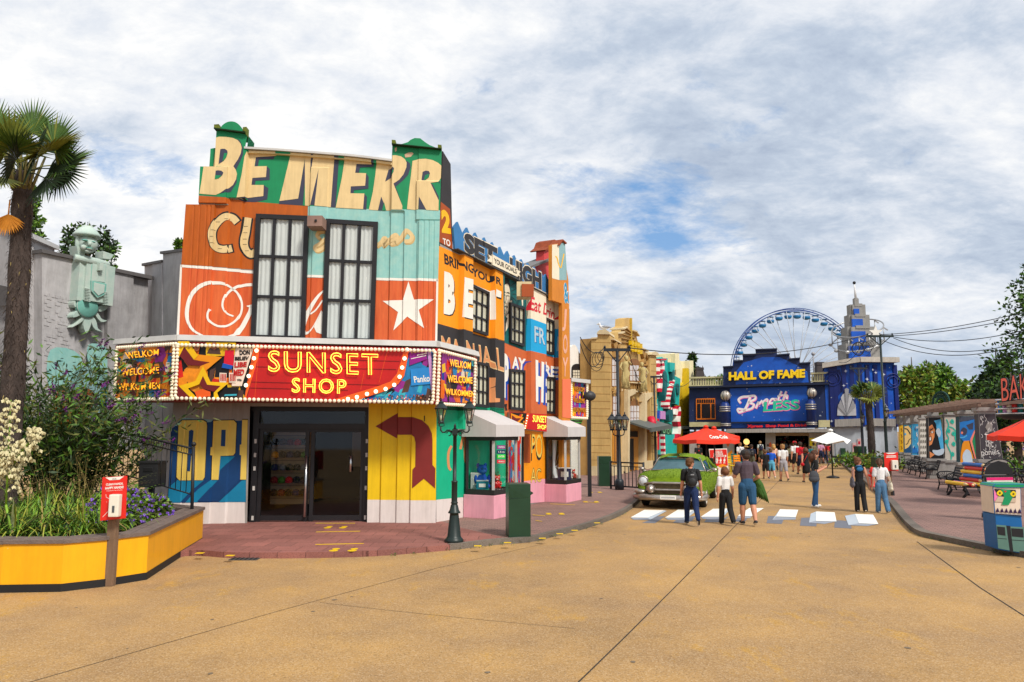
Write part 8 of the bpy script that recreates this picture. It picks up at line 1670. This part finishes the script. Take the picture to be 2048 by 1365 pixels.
def roof(ys,m,b):
 vs=[];fs=[]
 for y,k,dz in ys:vs+=[(-x*k,y,z_+dz)for x,z_ in reversed(rfp)]+[(x*k,y,z_+dz)for x,z_ in rfp]
 w_=8
 for i in range(len(ys)-1):
  for j in range(w_-1):fs.append((i*w_+j,i*w_+j+1,(i+1)*w_+j+1,(i+1)*w_+j))
 b.add(vs,fs,m,True)
roof([(1.34,.95,-.06),(1.55,1.02,0),(2.2,1.04,.02),(2.8,1.02,0),(3.05,.96,-.05)],fuzz,b)
R_.seed(3);tri=[(vs[f[0]],vs[f[1]],vs[f[2]],vs[f[3]])for f in fs if len(f)==4]
for i in range(9000):
 q=R_.choice(tri);a,c,e,g=(V(k)for k in q);s_,t_=R_.random(),R_.random();p=a.lerp(c,s_).lerp(g.lerp(e,s_),t_);nn=(c-a).cross(g-a);nn=nn.normalized()if nn.length>0 else V((0,0,1));nn=nn if nn.dot(p-V((0,p.y,.6)))>0 else-nn;leaf(b,p,nn+rv(.9),.035,.012,fuzz if i%3 else fuzz_d)  # every third blade is a darker green
b.build('body',T)
b=MB();ws_=[(-.83,1.02,1.01),(.83,1.02,1.01),(.64,1.44,1.39),(-.64,1.44,1.39)];b.quad(*ws_,carglass);b.quad((-.83,3.5,1.0),(.83,3.5,1.0),(.62,3.04,1.37),(-.62,3.04,1.37),carglass)
for s_ in(-1,1):b.quad((s_*.88,1.1,1.0),(s_*.88,3.35,1.0),(s_*.68,3.0,1.36),(s_*.68,1.48,1.36),carglass)
b.build('window',T);b=MB()
b.tube([(-.86,1.0,1.015),(-.4,.93,1.04),(.4,.93,1.04),(.86,1.0,1.015)],.022,chrome,6);b.tube([(-.85,1.03,1.01),(-.66,1.44,1.40),(.66,1.44,1.40),(.85,1.03,1.01)],.022,chrome,6)
for s_ in(-1,1):b.tube([(s_*.9,1.05,1.01),(s_*.9,3.4,1.01)],.018,chrome,5);b.tube([(s_*.69,1.5,1.36),(s_*.69,3.0,1.36)],.018,fuzz,5);b.tube([(s_*.7,2.95,1.36),(s_*.9,3.5,1.0)],.06,fuzz,6);b.tube([(s_*.77,2.25,1.37),(s_*.89,2.2,1.0)],.025,fuzz,6)
b.build('window_trim',T)
b=MB()
for z_,w_ in((.76,.74),(.56,.72)):b.tube([(-w_,-.98,z_-.04),(-w_*.6,-1.03,z_),(w_*.6,-1.03,z_),(w_,-.98,z_-.04)],.032,chrome,8)
for i in range(40):x=-.66+i*.034;b.bar((x,-.99,.44),(x,-.99,.76),.012,.02,gold_g)
b.box((0,-.97,.6),(1.4,.03,.34),M('grille dark',(.03,.025,.02),.7));b.build('grille',T)
b=MB();b.tube([(-1.02,-.55,.36),(-1.0,-.95,.36),(-.8,-1.1,.35),(-.3,-1.14,.34),(.3,-1.14,.34),(.8,-1.1,.35),(1.0,-.95,.36),(1.02,-.55,.36)],[.07,.09,.1,.085,.085,.1,.09,.07],chrome,10)
for s_ in(-1,1):b.lathe([(.13,0),(.135,.1),(.11,.2),(.05,.26),(.005,.28)],(s_*.52,-.98,.58),chrome,14,R=Matrix.Rotation(PI/2,3,'X'));b.ball((s_*.84,-1.0,.50),(.2,.16,.075),chrome,12,8)
b.build('bumper',T);b=MB();b.box((.0,-1.245,.36),(.46,.02,.12),white);b.box((0,-1.257,.36),(.4,.004,.05),M('plate grey',(.4,.4,.4)));b.build('number_plate',T,bevel=.004)
for s_ in(-1,1):
 b=MB();b.lathe([(.155,0),(.165,.04),(.135,.06),(.12,.045)],(s_*.76,-.93,.80),chrome,18,R=Matrix.Rotation(PI/2,3,'X'));b.ball((s_*.76,-.965,.80),(.12,.05,.12),M('headlamp glass',(.55,.58,.6),.1,.2,20),16,8);b.build('headlight',T)
 b=MB();b.tube([(s_*.97,.95,.98),(s_*1.12,.9,1.04)],.02,chrome,5);b.ball((s_*1.14,.9,1.06),(.08,.03,.06),chrome,10,6);b.build('mirror',T)
 for y in(.0,3.25):
  b=MB();Rm=Matrix.Rotation(PI/2,3,'Y');b.lathe([(.2,-.1),(.33,-.1),(.36,-.06),(.36,.06),(.33,.1),(.2,.1)],(s_*.86,y,.36),tyre,24,R=Rm);w_=b.build('wheel',T);b=MB();b.lathe([(.3,s_*.104),(.22,s_*.108),(.2,s_*.1)],(s_*.86,y,.36),wwall,24,R=Rm);b.lathe([(.2,s_*.1),(.14,s_*.13),(.05,s_*.15),(.01,s_*.152)],(s_*.86,y,.36),chrome,16,R=Rm);b.build('rim',w_)
b=MB();b.box((0,1.6,.3),(1.5,4.6,.2),M('underbody',(.01,.01,.01),.9));b.build('chassis',T)
# people
skin=M('skin',C(214,150,118,.8),.55,.06,8);skin2=M('tanned skin',C(186,122,92,.8),.55,.06,8)
def cloth(n_,r,g,bl):return M('cloth '+n_,C(r,g,bl,.8),.85,.14,7,bump=.25,bsc=30)
def capsule(b,a,c,r0,r1,n=10,flat=1.0,ax=None):
 a,c=V(a),V(c);d=c-a;L_=d.length;d=d.normalized()if L_>1e-6 else V((0,0,1));x=ax or d.cross(V((0,1,0)));
 if x.length<.1:x=d.cross(V((1,0,0)))
 x=(x-d*x.dot(d)).normalized();y=d.cross(x);vs=[];fs=[];rings=[]
 for k in range(1,4):t=PI/2*(1-k/4);rings.append((-r0*math.sin(t),r0*math.cos(t)))
 rings+=[(0,r0),(L_,r1)]
 for k in range(1,4):t=PI/2*k/4;rings.append((L_+r1*math.sin(t),r1*math.cos(t)))
 for h,r in rings:
  for j in range(n):q=2*PI*j/n;vs.append(a+d*h+x*(r*math.cos(q))+y*(r*flat*math.sin(q)))
 k=len(rings)
 for i in range(k-1):
  for j in range(n):fs.append((i*n+j,i*n+(j+1)%n,(i+1)*n+(j+1)%n,(i+1)*n+j))
 o=len(vs);vs+=[a-d*r0,c+d*r1]
 for j in range(n):fs.append((o,(j+1)%n,j));fs.append((o+1,(k-1)*n+j,(k-1)*n+(j+1)%n))
 b.add(vs,fs,black)
R_.seed(2)
def person(u,v,vtop,face,top,bot,label,legs='long',sleeve='short',hair='short',hc=(60,38,22),arms=((-12,8,12),(12,8,12)),stride=12,head=0,extra=(),z0=0,vox=.013,sk=None,shoe=(30,30,32),build=1.0,group='people walking down the street',near=False):
 """face: heading in degrees, 0 walks away from the viewer; arms: (forward swing, outward, elbow bend) left and right"""
 sk=sk or skin;p=G(u,v,z0);h=(z_over(u,vtop,p)-z0);T=thing('person',p,label,'person',group,world=False,rz=-math.radians(face));S_=h;X=lambda x,y,z_:V((x*S_,y*S_,z_*S_));b=MB();pr=[]
 def cap_(a,c,r0,r1,m,flat=1.0,ax=None):capsule(b,a,c,r0*S_,r1*S_,flat=flat,ax=ax);pr.append((V(a),V(c),r0*S_,r1*S_,flat,m))
 k=build;AX=V((1,0,0));sh=cloth('shoe',*shoe)if shoe!=(30,30,32)else M('shoe dark',(.02,.02,.022),.6);sole=M('shoe sole',(.6,.58,.54),.6)
 cap_(X(0,0,.525),X(0,0,.59),.084*k,.076*k,bot,.78,AX);cap_(X(0,0,.60),X(0,.005,.70),.074*k,.088*k,top,.70,AX);cap_(X(0,.005,.70),X(0,-.005,.775),.088*k,.082*k,top,.68,AX);cap_(X(-.075*k,0,.80),X(.075*k,0,.80),.036,.036,top);cap_(X(0,-.004,.80),X(0,.008,.87),.034,.031,sk)
 hx=math.radians(head);hf=V((math.sin(hx),math.cos(hx),0));H=X(0,.012,.928);cap_(H-V((0,0,.02*S_)),H+V((0,0,.012*S_))-hf*.008*S_,.050,.056,sk);cap_(H+hf*.012*S_-V((0,0,.03*S_)),H+hf*.022*S_-V((0,0,.04*S_)),.036,.026,sk);cap_(H+hf*.055*S_,H+hf*.062*S_-V((0,0,.014*S_)),.007,.010,sk);hr=V((hf.y,-hf.x,0))
 for s_ in(-1,1):cap_(H+hr*s_*.052*S_+V((0,0,.006*S_)),H+hr*s_*.054*S_-V((0,0,.012*S_)),.009,.007,sk)
 for s_,fw in((-1,stride),(1,-stride)):
  a=math.radians(fw);kb=math.radians(max(0,-fw)*1.5+4);hip=X(s_*.05*k,0,.515);kn=hip+X(s_*.004,math.sin(a)*.235,-math.cos(a)*.235);a2=a-kb;an=kn+X(0,math.sin(a2)*.225,-math.cos(a2)*.225)
  lm=bot if legs!='bare' else sk;th=.062*k
  if legs=='long':cap_(hip,kn,th,.046*k,bot);cap_(kn,an,.044*k,.034,bot)
  elif legs=='wide':cap_(hip,kn,th,.052*k,bot);cap_(kn,an,.050*k,.046,bot)
  else:
   e=hip.lerp(kn,.86);cap_(hip,e,th*.98,.050*k,bot);cap_(hip.lerp(kn,.8),kn,.043*k,.036,sk);cap_(kn,kn.lerp(an,.35),.036,.040,sk);cap_(kn.lerp(an,.35),an,.039,.023,sk)
  lift=a2-.15 if fw<-14 else min(a2,.0)*.6;fd=V((s_*.12,math.cos(lift),math.sin(lift))).normalized();hl=an+V((0,0,-.016*S_))-fd*.02*S_;cap_(hl,hl+fd*.085*S_,.026,.024,sh,.8,AX);cap_(hl-V((0,0,.014*S_)),hl+fd*.09*S_-V((0,0,.012*S_)),.022,.021,sole,.5,AX)
  if legs=='skirt':pass
 if legs=='skirt':cap_(X(0,0,.50),X(0,0,.36),.088*k,.092,bot,.8,AX)
 zmin=min((min(q[0].z,q[1].z)-.02*S_)for q in pr)
 hands=[]
 for(sw,ou,el),s_ in zip(arms,(-1,1)):
  a,o,e=math.radians(sw),math.radians(ou),math.radians(el);shd=X(s_*.098*k,0,.802);d1=V((s_*math.sin(o),math.sin(a)*math.cos(o),-math.cos(a)*math.cos(o)));elb=shd+d1*.172*S_;a2=a+e;d2=V((s_*math.sin(o)*math.cos(e)*.6-s_*.25*math.sin(e)*(1 if el>40 else 0),math.sin(a2),-math.cos(a2))).normalized();wr=elb+d2*.142*S_
  if sleeve=='short':cap_(shd,shd.lerp(elb,.62),.043*k,.041*k,top);cap_(shd.lerp(elb,.5),elb,.030*k,.027,sk)
  elif sleeve=='none':cap_(shd,elb,.033*k,.026,sk)
  else:cap_(shd,elb,.043*k,.036,top)
  cap_(elb,wr,.028 if sleeve!='long' else.034,.018 if sleeve!='long' else.026,sk if sleeve!='long' else top);pm_=wr+d2*.045*S_;cap_(wr+d2*.012*S_,pm_,.017,.020,sk,.6)
  sd_=V((0,1,0))if abs(d2.y)<.7 else V((0,0,1));sd_=(sd_-d2*sd_.dot(d2)).normalized();inw=d2.cross(sd_)*(1 if s_<0 else-1)
  for i,L_ in enumerate((.038,.044,.041,.032)):r0=pm_+sd_*(i-1.5)*-.0105*S_;m1=r0+d2*L_*.6*S_;cap_(r0,m1,.0062,.0058,sk);cap_(m1,m1+(d2+inw*.5).normalized()*L_*.55*S_,.0058,.005,sk)
  tb=wr+d2*.02*S_+sd_*.016*S_;cap_(tb,tb+(d2+sd_*.8).normalized()*.032*S_,.0075,.006,sk);hands.append(pm_+d2*.03*S_)
 me=bpy.data.meshes.new('person');me.from_pydata(b.v,[],b.f);o=bpy.data.objects.new('tmp',me);link(o);md=o.modifiers.new('r','REMESH');md.mode='VOXEL';md.voxel_size=vox;md.use_smooth_shade=True;sm=o.modifiers.new('s','SMOOTH');sm.factor=.5;sm.iterations=3 if vox<.01 else 2
 bpy.context.view_layer.update();me2=bpy.data.meshes.new_from_object(o.evaluated_get(bpy.context.evaluated_depsgraph_get()));bpy.data.objects.remove(o);import numpy as np
 C_=np.empty(len(me2.polygons)*3);me2.polygons.foreach_get('center',C_);C_=C_.reshape(-1,3);best=np.full(len(C_),9.0);idx=np.zeros(len(C_),int);ms=[]
 for a,c,r0,r1,fl,m in pr:
  if m not in ms:ms.append(m)
  A_=np.array(a);D=np.array(c)-A_;t=np.clip(((C_-A_)@D)/max(D@D,1e-9),0,1);dv=C_-(A_+t[:,None]*D);
  if fl<1:dv=dv*np.array([1,1/fl,1])if abs(D[2])>abs(D[1])else dv*np.array([1,1,1/fl])
  q=np.linalg.norm(dv,axis=1)-(r0+(r1-r0)*t);w_=q<best;best[w_]=q[w_];idx[w_]=ms.index(m)
 for m in ms:me2.materials.append(m)
 me2.polygons.foreach_set('material_index',idx.astype('i4'));me2.polygons.foreach_set('use_smooth',np.ones(len(idx),bool));ob=bpy.data.objects.new('body',me2);link(ob);ob.parent=T;ob.location=(0,0,-zmin);off=V((0,0,-zmin))
 def add(nm,bb):q=bb.build(nm,T);q.location=off;return q
 if hair:
  b=MB();hm=M('hair %d %d %d'%hc,C(*hc,.8),.6,.3,30,stretch=(3,3,.4),bump=.4);Hc=H-hf*.008*S_+V((0,0,.014*S_));Rz=Matrix.Rotation(-hx,3,'Z')
  b.ball(Hc+V((0,0,.008*S_)),(.062*S_,.064*S_,.060*S_),hm,16,10,Rz);b.ball(Hc-hf*.022*S_-V((0,0,.022*S_)),(.054*S_,.042*S_,.05*S_),hm,14,8,Rz)
  R_.seed(int(u));
  for i in range(60):d=rv().normalized();d.z=abs(d.z);q=Hc+V((d.x*.06,d.y*.062,d.z*.062+.008))*S_;blade(b,q,d+V((0,0,.3))-hf*.5,.02*S_,.01,1.5,hm,2)
  if hair in('long','bob'):
   L_=.15 if hair=='long' else.075;b.tube([Hc-hf*.03*S_,Hc-hf*.046*S_-V((0,0,L_*.5*S_)),Hc-hf*.05*S_-V((0,0,L_*S_))],[.06*S_,.062*S_,.03*S_],hm,12)
   for i in range(26):a=R_.uniform(-1.7,1.7);o_=-hf*math.cos(a)+hr*math.sin(a);b.tube([Hc+o_*.056*S_,Hc+o_*.062*S_-V((0,0,L_*.5*S_)),Hc+o_*.058*S_-V((0,0,L_*R_.uniform(.9,1.15)*S_))],[.015*S_,.014*S_,.004*S_],hm,5)
  if hair=='bun':b.ball(Hc-hf*.05*S_+V((0,0,.055*S_)),.032*S_,hm,10,8)
  if hair=='pony':b.tube([Hc-hf*.055*S_+V((0,0,.02*S_)),Hc-hf*.085*S_-V((0,0,.03*S_)),Hc-hf*.07*S_-V((0,0,.12*S_))],[.018*S_,.024*S_,.006*S_],hm,8)
  add('hair',b)
 if near:
  b=MB()
  for s_ in(-1,1):b.ball(H+hf*.052*S_+hr*s_*.021*S_+V((0,0,.006*S_)),.006*S_,M('eye dark',(.02,.015,.012),.2),8,6);b.tube([H+hf*.053*S_+hr*s_*.012*S_+V((0,0,.018*S_)),H+hf*.05*S_+hr*s_*.032*S_+V((0,0,.018*S_))],.003*S_,M('brow',(.06,.04,.03),.8),5)
  b.tube([H+hf*.05*S_-hr*.014*S_-V((0,0,.036*S_)),H+hf*.057*S_-V((0,0,.035*S_)),H+hf*.05*S_+hr*.014*S_-V((0,0,.036*S_))],.004*S_,M('lips',(.35,.12,.1),.5),6);add('face',b)
 for ex in extra:
  b=MB();n_=ex[0];m=ex[1]
  if n_ in('cap','hat'):
   Hc=H+V((0,0,.022*S_));b.lathe([(.069*S_,-.012*S_),(.07*S_,.012*S_),(.058*S_,.04*S_),(.03*S_,.056*S_),(.003,.058*S_)],Hc,m,16);
   if n_=='hat':b.lathe([(.115*S_,-.006*S_),(.117*S_,.0),(.07*S_,.012*S_)],Hc,m,18)
   else:b.ball(Hc+hf*.075*S_-V((0,0,.004*S_)),(.048*S_,.042*S_,.006*S_),m,12,6,Matrix.Rotation(-hx,3,'Z'))
  elif n_=='backpack':
   b.ball(X(0,-.105*k,.70),(.085*S_,.052*S_,.125*S_),m,16,12);b.ball(X(0,-.14*k,.655),(.065*S_,.035*S_,.07*S_),m,14,8);b.tube([X(-.03,-.15,.81),X(0,-.16,.825),X(.03,-.15,.81)],.008*S_,m,6);b.box(X(0,-.162,.765),(.05*S_,.006,.008*S_),M('bag logo grey',(.4,.4,.42)))
   for s_ in(-1,1):b.tube([X(s_*.05,-.08,.80),X(s_*.062,0,.843),X(s_*.068,.066,.78),X(s_*.072,.06,.70),X(s_*.08,-.05,.64)],.012*S_,m,6)
   for z_ in(.75,.70,.60):b.tube([X(-.06,-.146 if z_<.74 else-.135,z_),X(0,-.172,z_),X(.06,-.146 if z_<.74 else-.135,z_)],.003*S_,M('bag seam',(.05,.05,.055),.6),4)
  elif n_ in('bag','tote'):
   s_=ex[2];c=X(s_*.15*k,-.05,.50 if n_=='tote' else.555);b.ball(c,(.035*S_,.085*S_,.10*S_),m,14,10);b.ball(c-X(0,0,.045),(.042*S_,.095*S_,.06*S_),m,14,8)
   for dy in(-.06,.05):b.tube([c+X(0,dy,.06),X(s_*.125,dy*.6-.03,.72),X(s_*.085,0,.84),X(s_*.1,dy*.5+.02,.74),c+X(0,dy*.6,.07)],.006*S_,m,5)
  elif n_=='crossbag':s_=ex[2];b.ball(X(s_*.13,-.06,.53),(.045*S_,.085*S_,.05*S_),m,12,8);b.tube([X(s_*.12,-.08,.56),X(s_*.03,-.08,.72),X(-s_*.06,-.03,.84),X(-s_*.02,.09,.72),X(s_*.12,.03,.56)],.007*S_,m,5)
  elif n_=='jacket':
   c=hands[1]
   for i in range(9):a=i*.7;b.tube([c+X(-.02+.012*i,.01,.05),c+X(.01+.014*i,.02*math.sin(a),-.05),c+X(.02+.02*i,.03*math.cos(a),-.15-.02*(i%3)),c+X(.03+.024*i,.02,-.20-.012*i)],[.018*S_,.028*S_,.024*S_,.006*S_],m,7)
   b.ball(c+X(.03,0,.03),(.07*S_,.05*S_,.045*S_),m,12,8)
  elif n_=='phone':b.box(hands[1]+X(-.01,.02,.02),(.045*S_,.008*S_,.085*S_),m,R=Matrix.Rotation(-.6,3,'X'))
  elif n_=='logo':b.ball(X(0,.062,.74),(.03*S_,.012,.025*S_),m,8,6)
  elif n_=='scarf':b.tube([X(.045*math.cos(a),.05*math.sin(a)-.005,.83-.02*math.sin(a))for a in[q*.52 for q in range(12)]],.016*S_,m,6,closed=True);b.ball(X(0,-.065,.79),(.06*S_,.02*S_,.04*S_),m,10,6)
  elif n_=='carrier':b.box(hands[1]+X(.02,0,-.05),(.03*S_,.10*S_,.085*S_),m)
  add({'crossbag':'bag','hat':'straw_hat','logo':'shirt_print','carrier':'carrier_bag','tote':'tote_bag'}.get(n_,n_),b)
 return T
K=cloth;blk_c=K('black',26,26,28);wht=K('white',238,236,234);jean=K('jeans',44,84,128);djean=K('dark jeans',22,44,88);nvy=K('navy',26,34,66)
N_=dict(near=True,vox=.0075)
person(1384,1051,914,4,blk_c,djean,'man in black tee and dark jeans carrying a black backpack',head=62,stride=17,hc=(110,72,36),arms=((6,8,14),(-8,12,20)),extra=(('backpack',M('backpack black',(.012,.012,.013),.6)),),**N_)
person(1453,1050,933,-4,wht,blk_c,'girl in white tee and loose black trousers with auburn bobbed hair',legs='wide',hair='bob',hc=(122,76,44),stride=13,arms=((-6,10,10),(10,14,16)),**N_)
person(1497,1051,899,2,K('aubergine',88,74,84),K('denim shorts',40,84,120),'man in cap, grey purple tee and denim shorts with a green jacket over his arm',legs='shorts',stride=9,hc=(60,40,28),arms=((20,14,70),(10,18,62)),extra=(('cap',K('cap grey',58,58,60)),('jacket',K('jacket green',62,100,36))),build=1.08,**N_)
person(1633,1016,901,98,blk_c,jean,'woman with long brown hair and a grey shoulder bag looking at her phone',hair='long',hc=(92,54,34),stride=3,arms=((-4,6,118),(0,6,114)),extra=(('bag',K('bag slate',72,74,80),1),('phone',black)),shoe=(236,234,230),build=.93,**N_)
person(1722,1025,915,8,blk_c,blk_c,'woman in a sleeveless black top and black trousers with a high bun',hair='bun',hc=(118,74,46),sleeve='none',stride=6,head=70,arms=((-6,8,6),(-8,16,10)),extra=(('scarf',K('blue collar',40,110,160)),('bag',K('bag grey',96,92,100),-1)),shoe=(226,224,220),build=.93,legs='wide',**N_)
person(1765,1027,917,3,wht,K('pale jeans',84,124,160),'woman in white tee and blue jeans with ponytail and cream tote bag',hair='pony',hc=(96,62,40),stride=8,head=25,arms=((4,10,8),(-10,16,14)),extra=(('tote',K('tote cream',226,214,190),1),('carrier',M('carrier dark',(.02,.02,.025),.5))),shoe=(200,190,188),build=.95,legs='wide',**N_)
red_c=K('red',206,20,36);khk=K('khaki',128,122,92);gry=K('grey marl',168,166,172)
for a,kw in(
((1532,959,899,8,blk_c,blk_c,'boy in black with his friend\'s hand on his shoulder'),dict(legs='shorts',hc=(100,72,44))),((1544,959,896,4,K('royal blue',20,90,206),K('floral',90,170,200),'boy in a bright blue tee and patterned swim shorts'),dict(legs='shorts',hc=(120,84,50),arms=((30,60,20),(0,10,10)),shoe=(190,196,200))),
((1568,964,888,0,wht,gry,'young man in white tee and pale grey shorts walking away'),dict(legs='shorts',hc=(176,128,74),vox=.010)),((1549,944,888,0,K('peach',244,196,170),blk_c,'woman in a peach top with long blonde hair'),dict(hair='long',hc=(206,160,90))),
((1505,945,889,12,nvy,K('olive',92,92,70),'man in a navy tee with a black rucksack'),dict(legs='shorts',head=40,extra=(('backpack',M('backpack black',(0,0,0))),))),((1494,944,891,0,K('cream',226,214,196),blk_c,'person in a straw sun hat walking beside the rucksack man'),dict(extra=(('hat',K('straw',206,160,90)),))),
((1482,940,885,2,wht,nvy,'man in white shirt with a navy bag strap near the hall entrance'),dict(extra=(('crossbag',nvy,1),),hc=(150,104,60))),((1522,927,882,0,K('pale check',206,212,206),K('olive',0,0,0),'man in a pale checked shirt with a small navy backpack'),dict(legs='shorts',extra=(('backpack',nvy),),hc=(170,130,84))),
((1556,925,885,180,blk_c,blk_c,'person in dark clothes facing the street at the hall entrance'),{}),((1571,924,880,186,K('light blue',180,196,210),blk_c,'person in a teal cap standing in the hall entrance'),dict(extra=(('cap',K('cap teal',20,70,76)),))),
((1582,936,890,0,khk,blk_c,'child in a khaki shirt and black shorts'),dict(legs='shorts')),((1592,945,882,0,wht,blk_c,'man in white tee and red cap behind the red shirted man'),dict(legs='shorts',extra=(('cap',red_c),))),
((1603,950,883,2,red_c,nvy,'man in a red tee and navy shorts with a blue bag'),dict(legs='shorts',stride=18,extra=(('crossbag',nvy,1),),vox=.010)),((1614,966,895,0,blk_c,blk_c,'woman in a black strappy dress with a red bag'),dict(legs='skirt',sleeve='none',hair='bob',hc=(110,62,40),extra=(('crossbag',red_c,-1),),vox=.010)),
((1643,929,883,0,K('mauve check',206,150,180),nvy,'man in a mauve check shirt with his hands behind him'),dict(legs='shorts',arms=((-28,10,30),(-28,10,30)))),((1629,928,885,0,khk,K('olive',0,0,0),'person in an olive tee left of the mauve check shirt'),{}),
((1660,928,886,-20,red_c,khk,'man in a red tee leaning beside the white parasol pole'),dict(legs='shorts')),((1663,930,894,-60,nvy,gry,'child in a navy hoodie in front of the red tee man'),dict(sleeve='long')),((1623,929,892,10,K('teal',40,120,130),blk_c,'child in a dark teal tee in the waiting group'),dict(legs='shorts')),
((1651,928,885,0,K('dark red',130,26,30),nvy,'person in dark red beside the mauve check shirt'),{}),((1398,944,886,176,blk_c,blk_c,'staff member in black with a red shirt print under the red parasol'),dict(extra=(('logo',red_c),))),((1612,926,886,0,K('brown',110,80,60),blk_c,'person in brown half hidden behind the red tee man'),{}),
((1538,928,888,0,K('grey',110,110,116),nvy,'person in grey beside the painted pillar'),{}),((1586,927,885,0,blk_c,blk_c,'dark clothed person under the hall canopy'),{})):
 kw=dict(dict(vox=.015,sk=skin2 if a[0]%2 else skin,group='people walking towards the hall'),**kw);person(*a,**kw)
 # far apart pieces of one part become parts of their own
def split_far(o):
 import numpy as np
 me=o.data;nv=len(me.vertices);par=list(range(nv))
 def find(i):
  while par[i]!=i:par[i]=par[par[i]];i=par[i]
  return i
 for e in me.edges:a,b=find(e.vertices[0]),find(e.vertices[1]);par[a]=b
 root=[find(i)for i in range(nv)];ids={r:k for k,r in enumerate(dict.fromkeys(root))};isl=np.array([ids[r]for r in root]);k=len(ids)
 if k<2:return
 co=np.array([v.co[:]for v in me.vertices]);lo=np.full((k,3),np.inf);hi=-lo;np.minimum.at(lo,isl,co);np.maximum.at(hi,isl,co);size=(hi-lo).max(1)
 gap=np.maximum(0,np.maximum(lo[:,None]-hi[None],lo[None]-hi[:,None]));near=np.sqrt((gap**2).sum(2))<=np.maximum(.02,.5*np.maximum(size[:,None],size[None]));lab=-np.ones(k,int);n=0
 for i in range(k):
  if lab[i]>=0:continue
  st=[i];lab[i]=n
  while st:
   j=st.pop()
   for q in np.nonzero(near[j]&(lab<0))[0]:lab[q]=n;st.append(q)
  n+=1
 if n<2:return
 pl=[int(lab[isl[p.vertices[0]]])for p in me.polygons]
 for g in range(n):
  b=MB()
  for p,l in zip(me.polygons,pl):
   if l==g:b.add([me.vertices[i].co[:]for i in p.vertices],[tuple(range(len(p.vertices)))],me.materials[p.material_index],p.use_smooth)
  q=b.build(o.name.split('.')[0]);q.parent=o.parent;q.location=o.location
  bm=bmesh.new();bm.from_mesh(q.data);bmesh.ops.remove_doubles(bm,verts=bm.verts,dist=1e-5);bm.to_mesh(q.data);bm.free()
 bpy.data.objects.remove(o)
for o in[o for o in scene.objects if o.type=='MESH' and o.parent and o.name.split('.')[0]in('lettering','door','swash_lettering','glow_lettering','ornament','cornice','brick_patch','wall_painting','balustrade','notice','rail','frame','relief','pane')]:split_far(o)
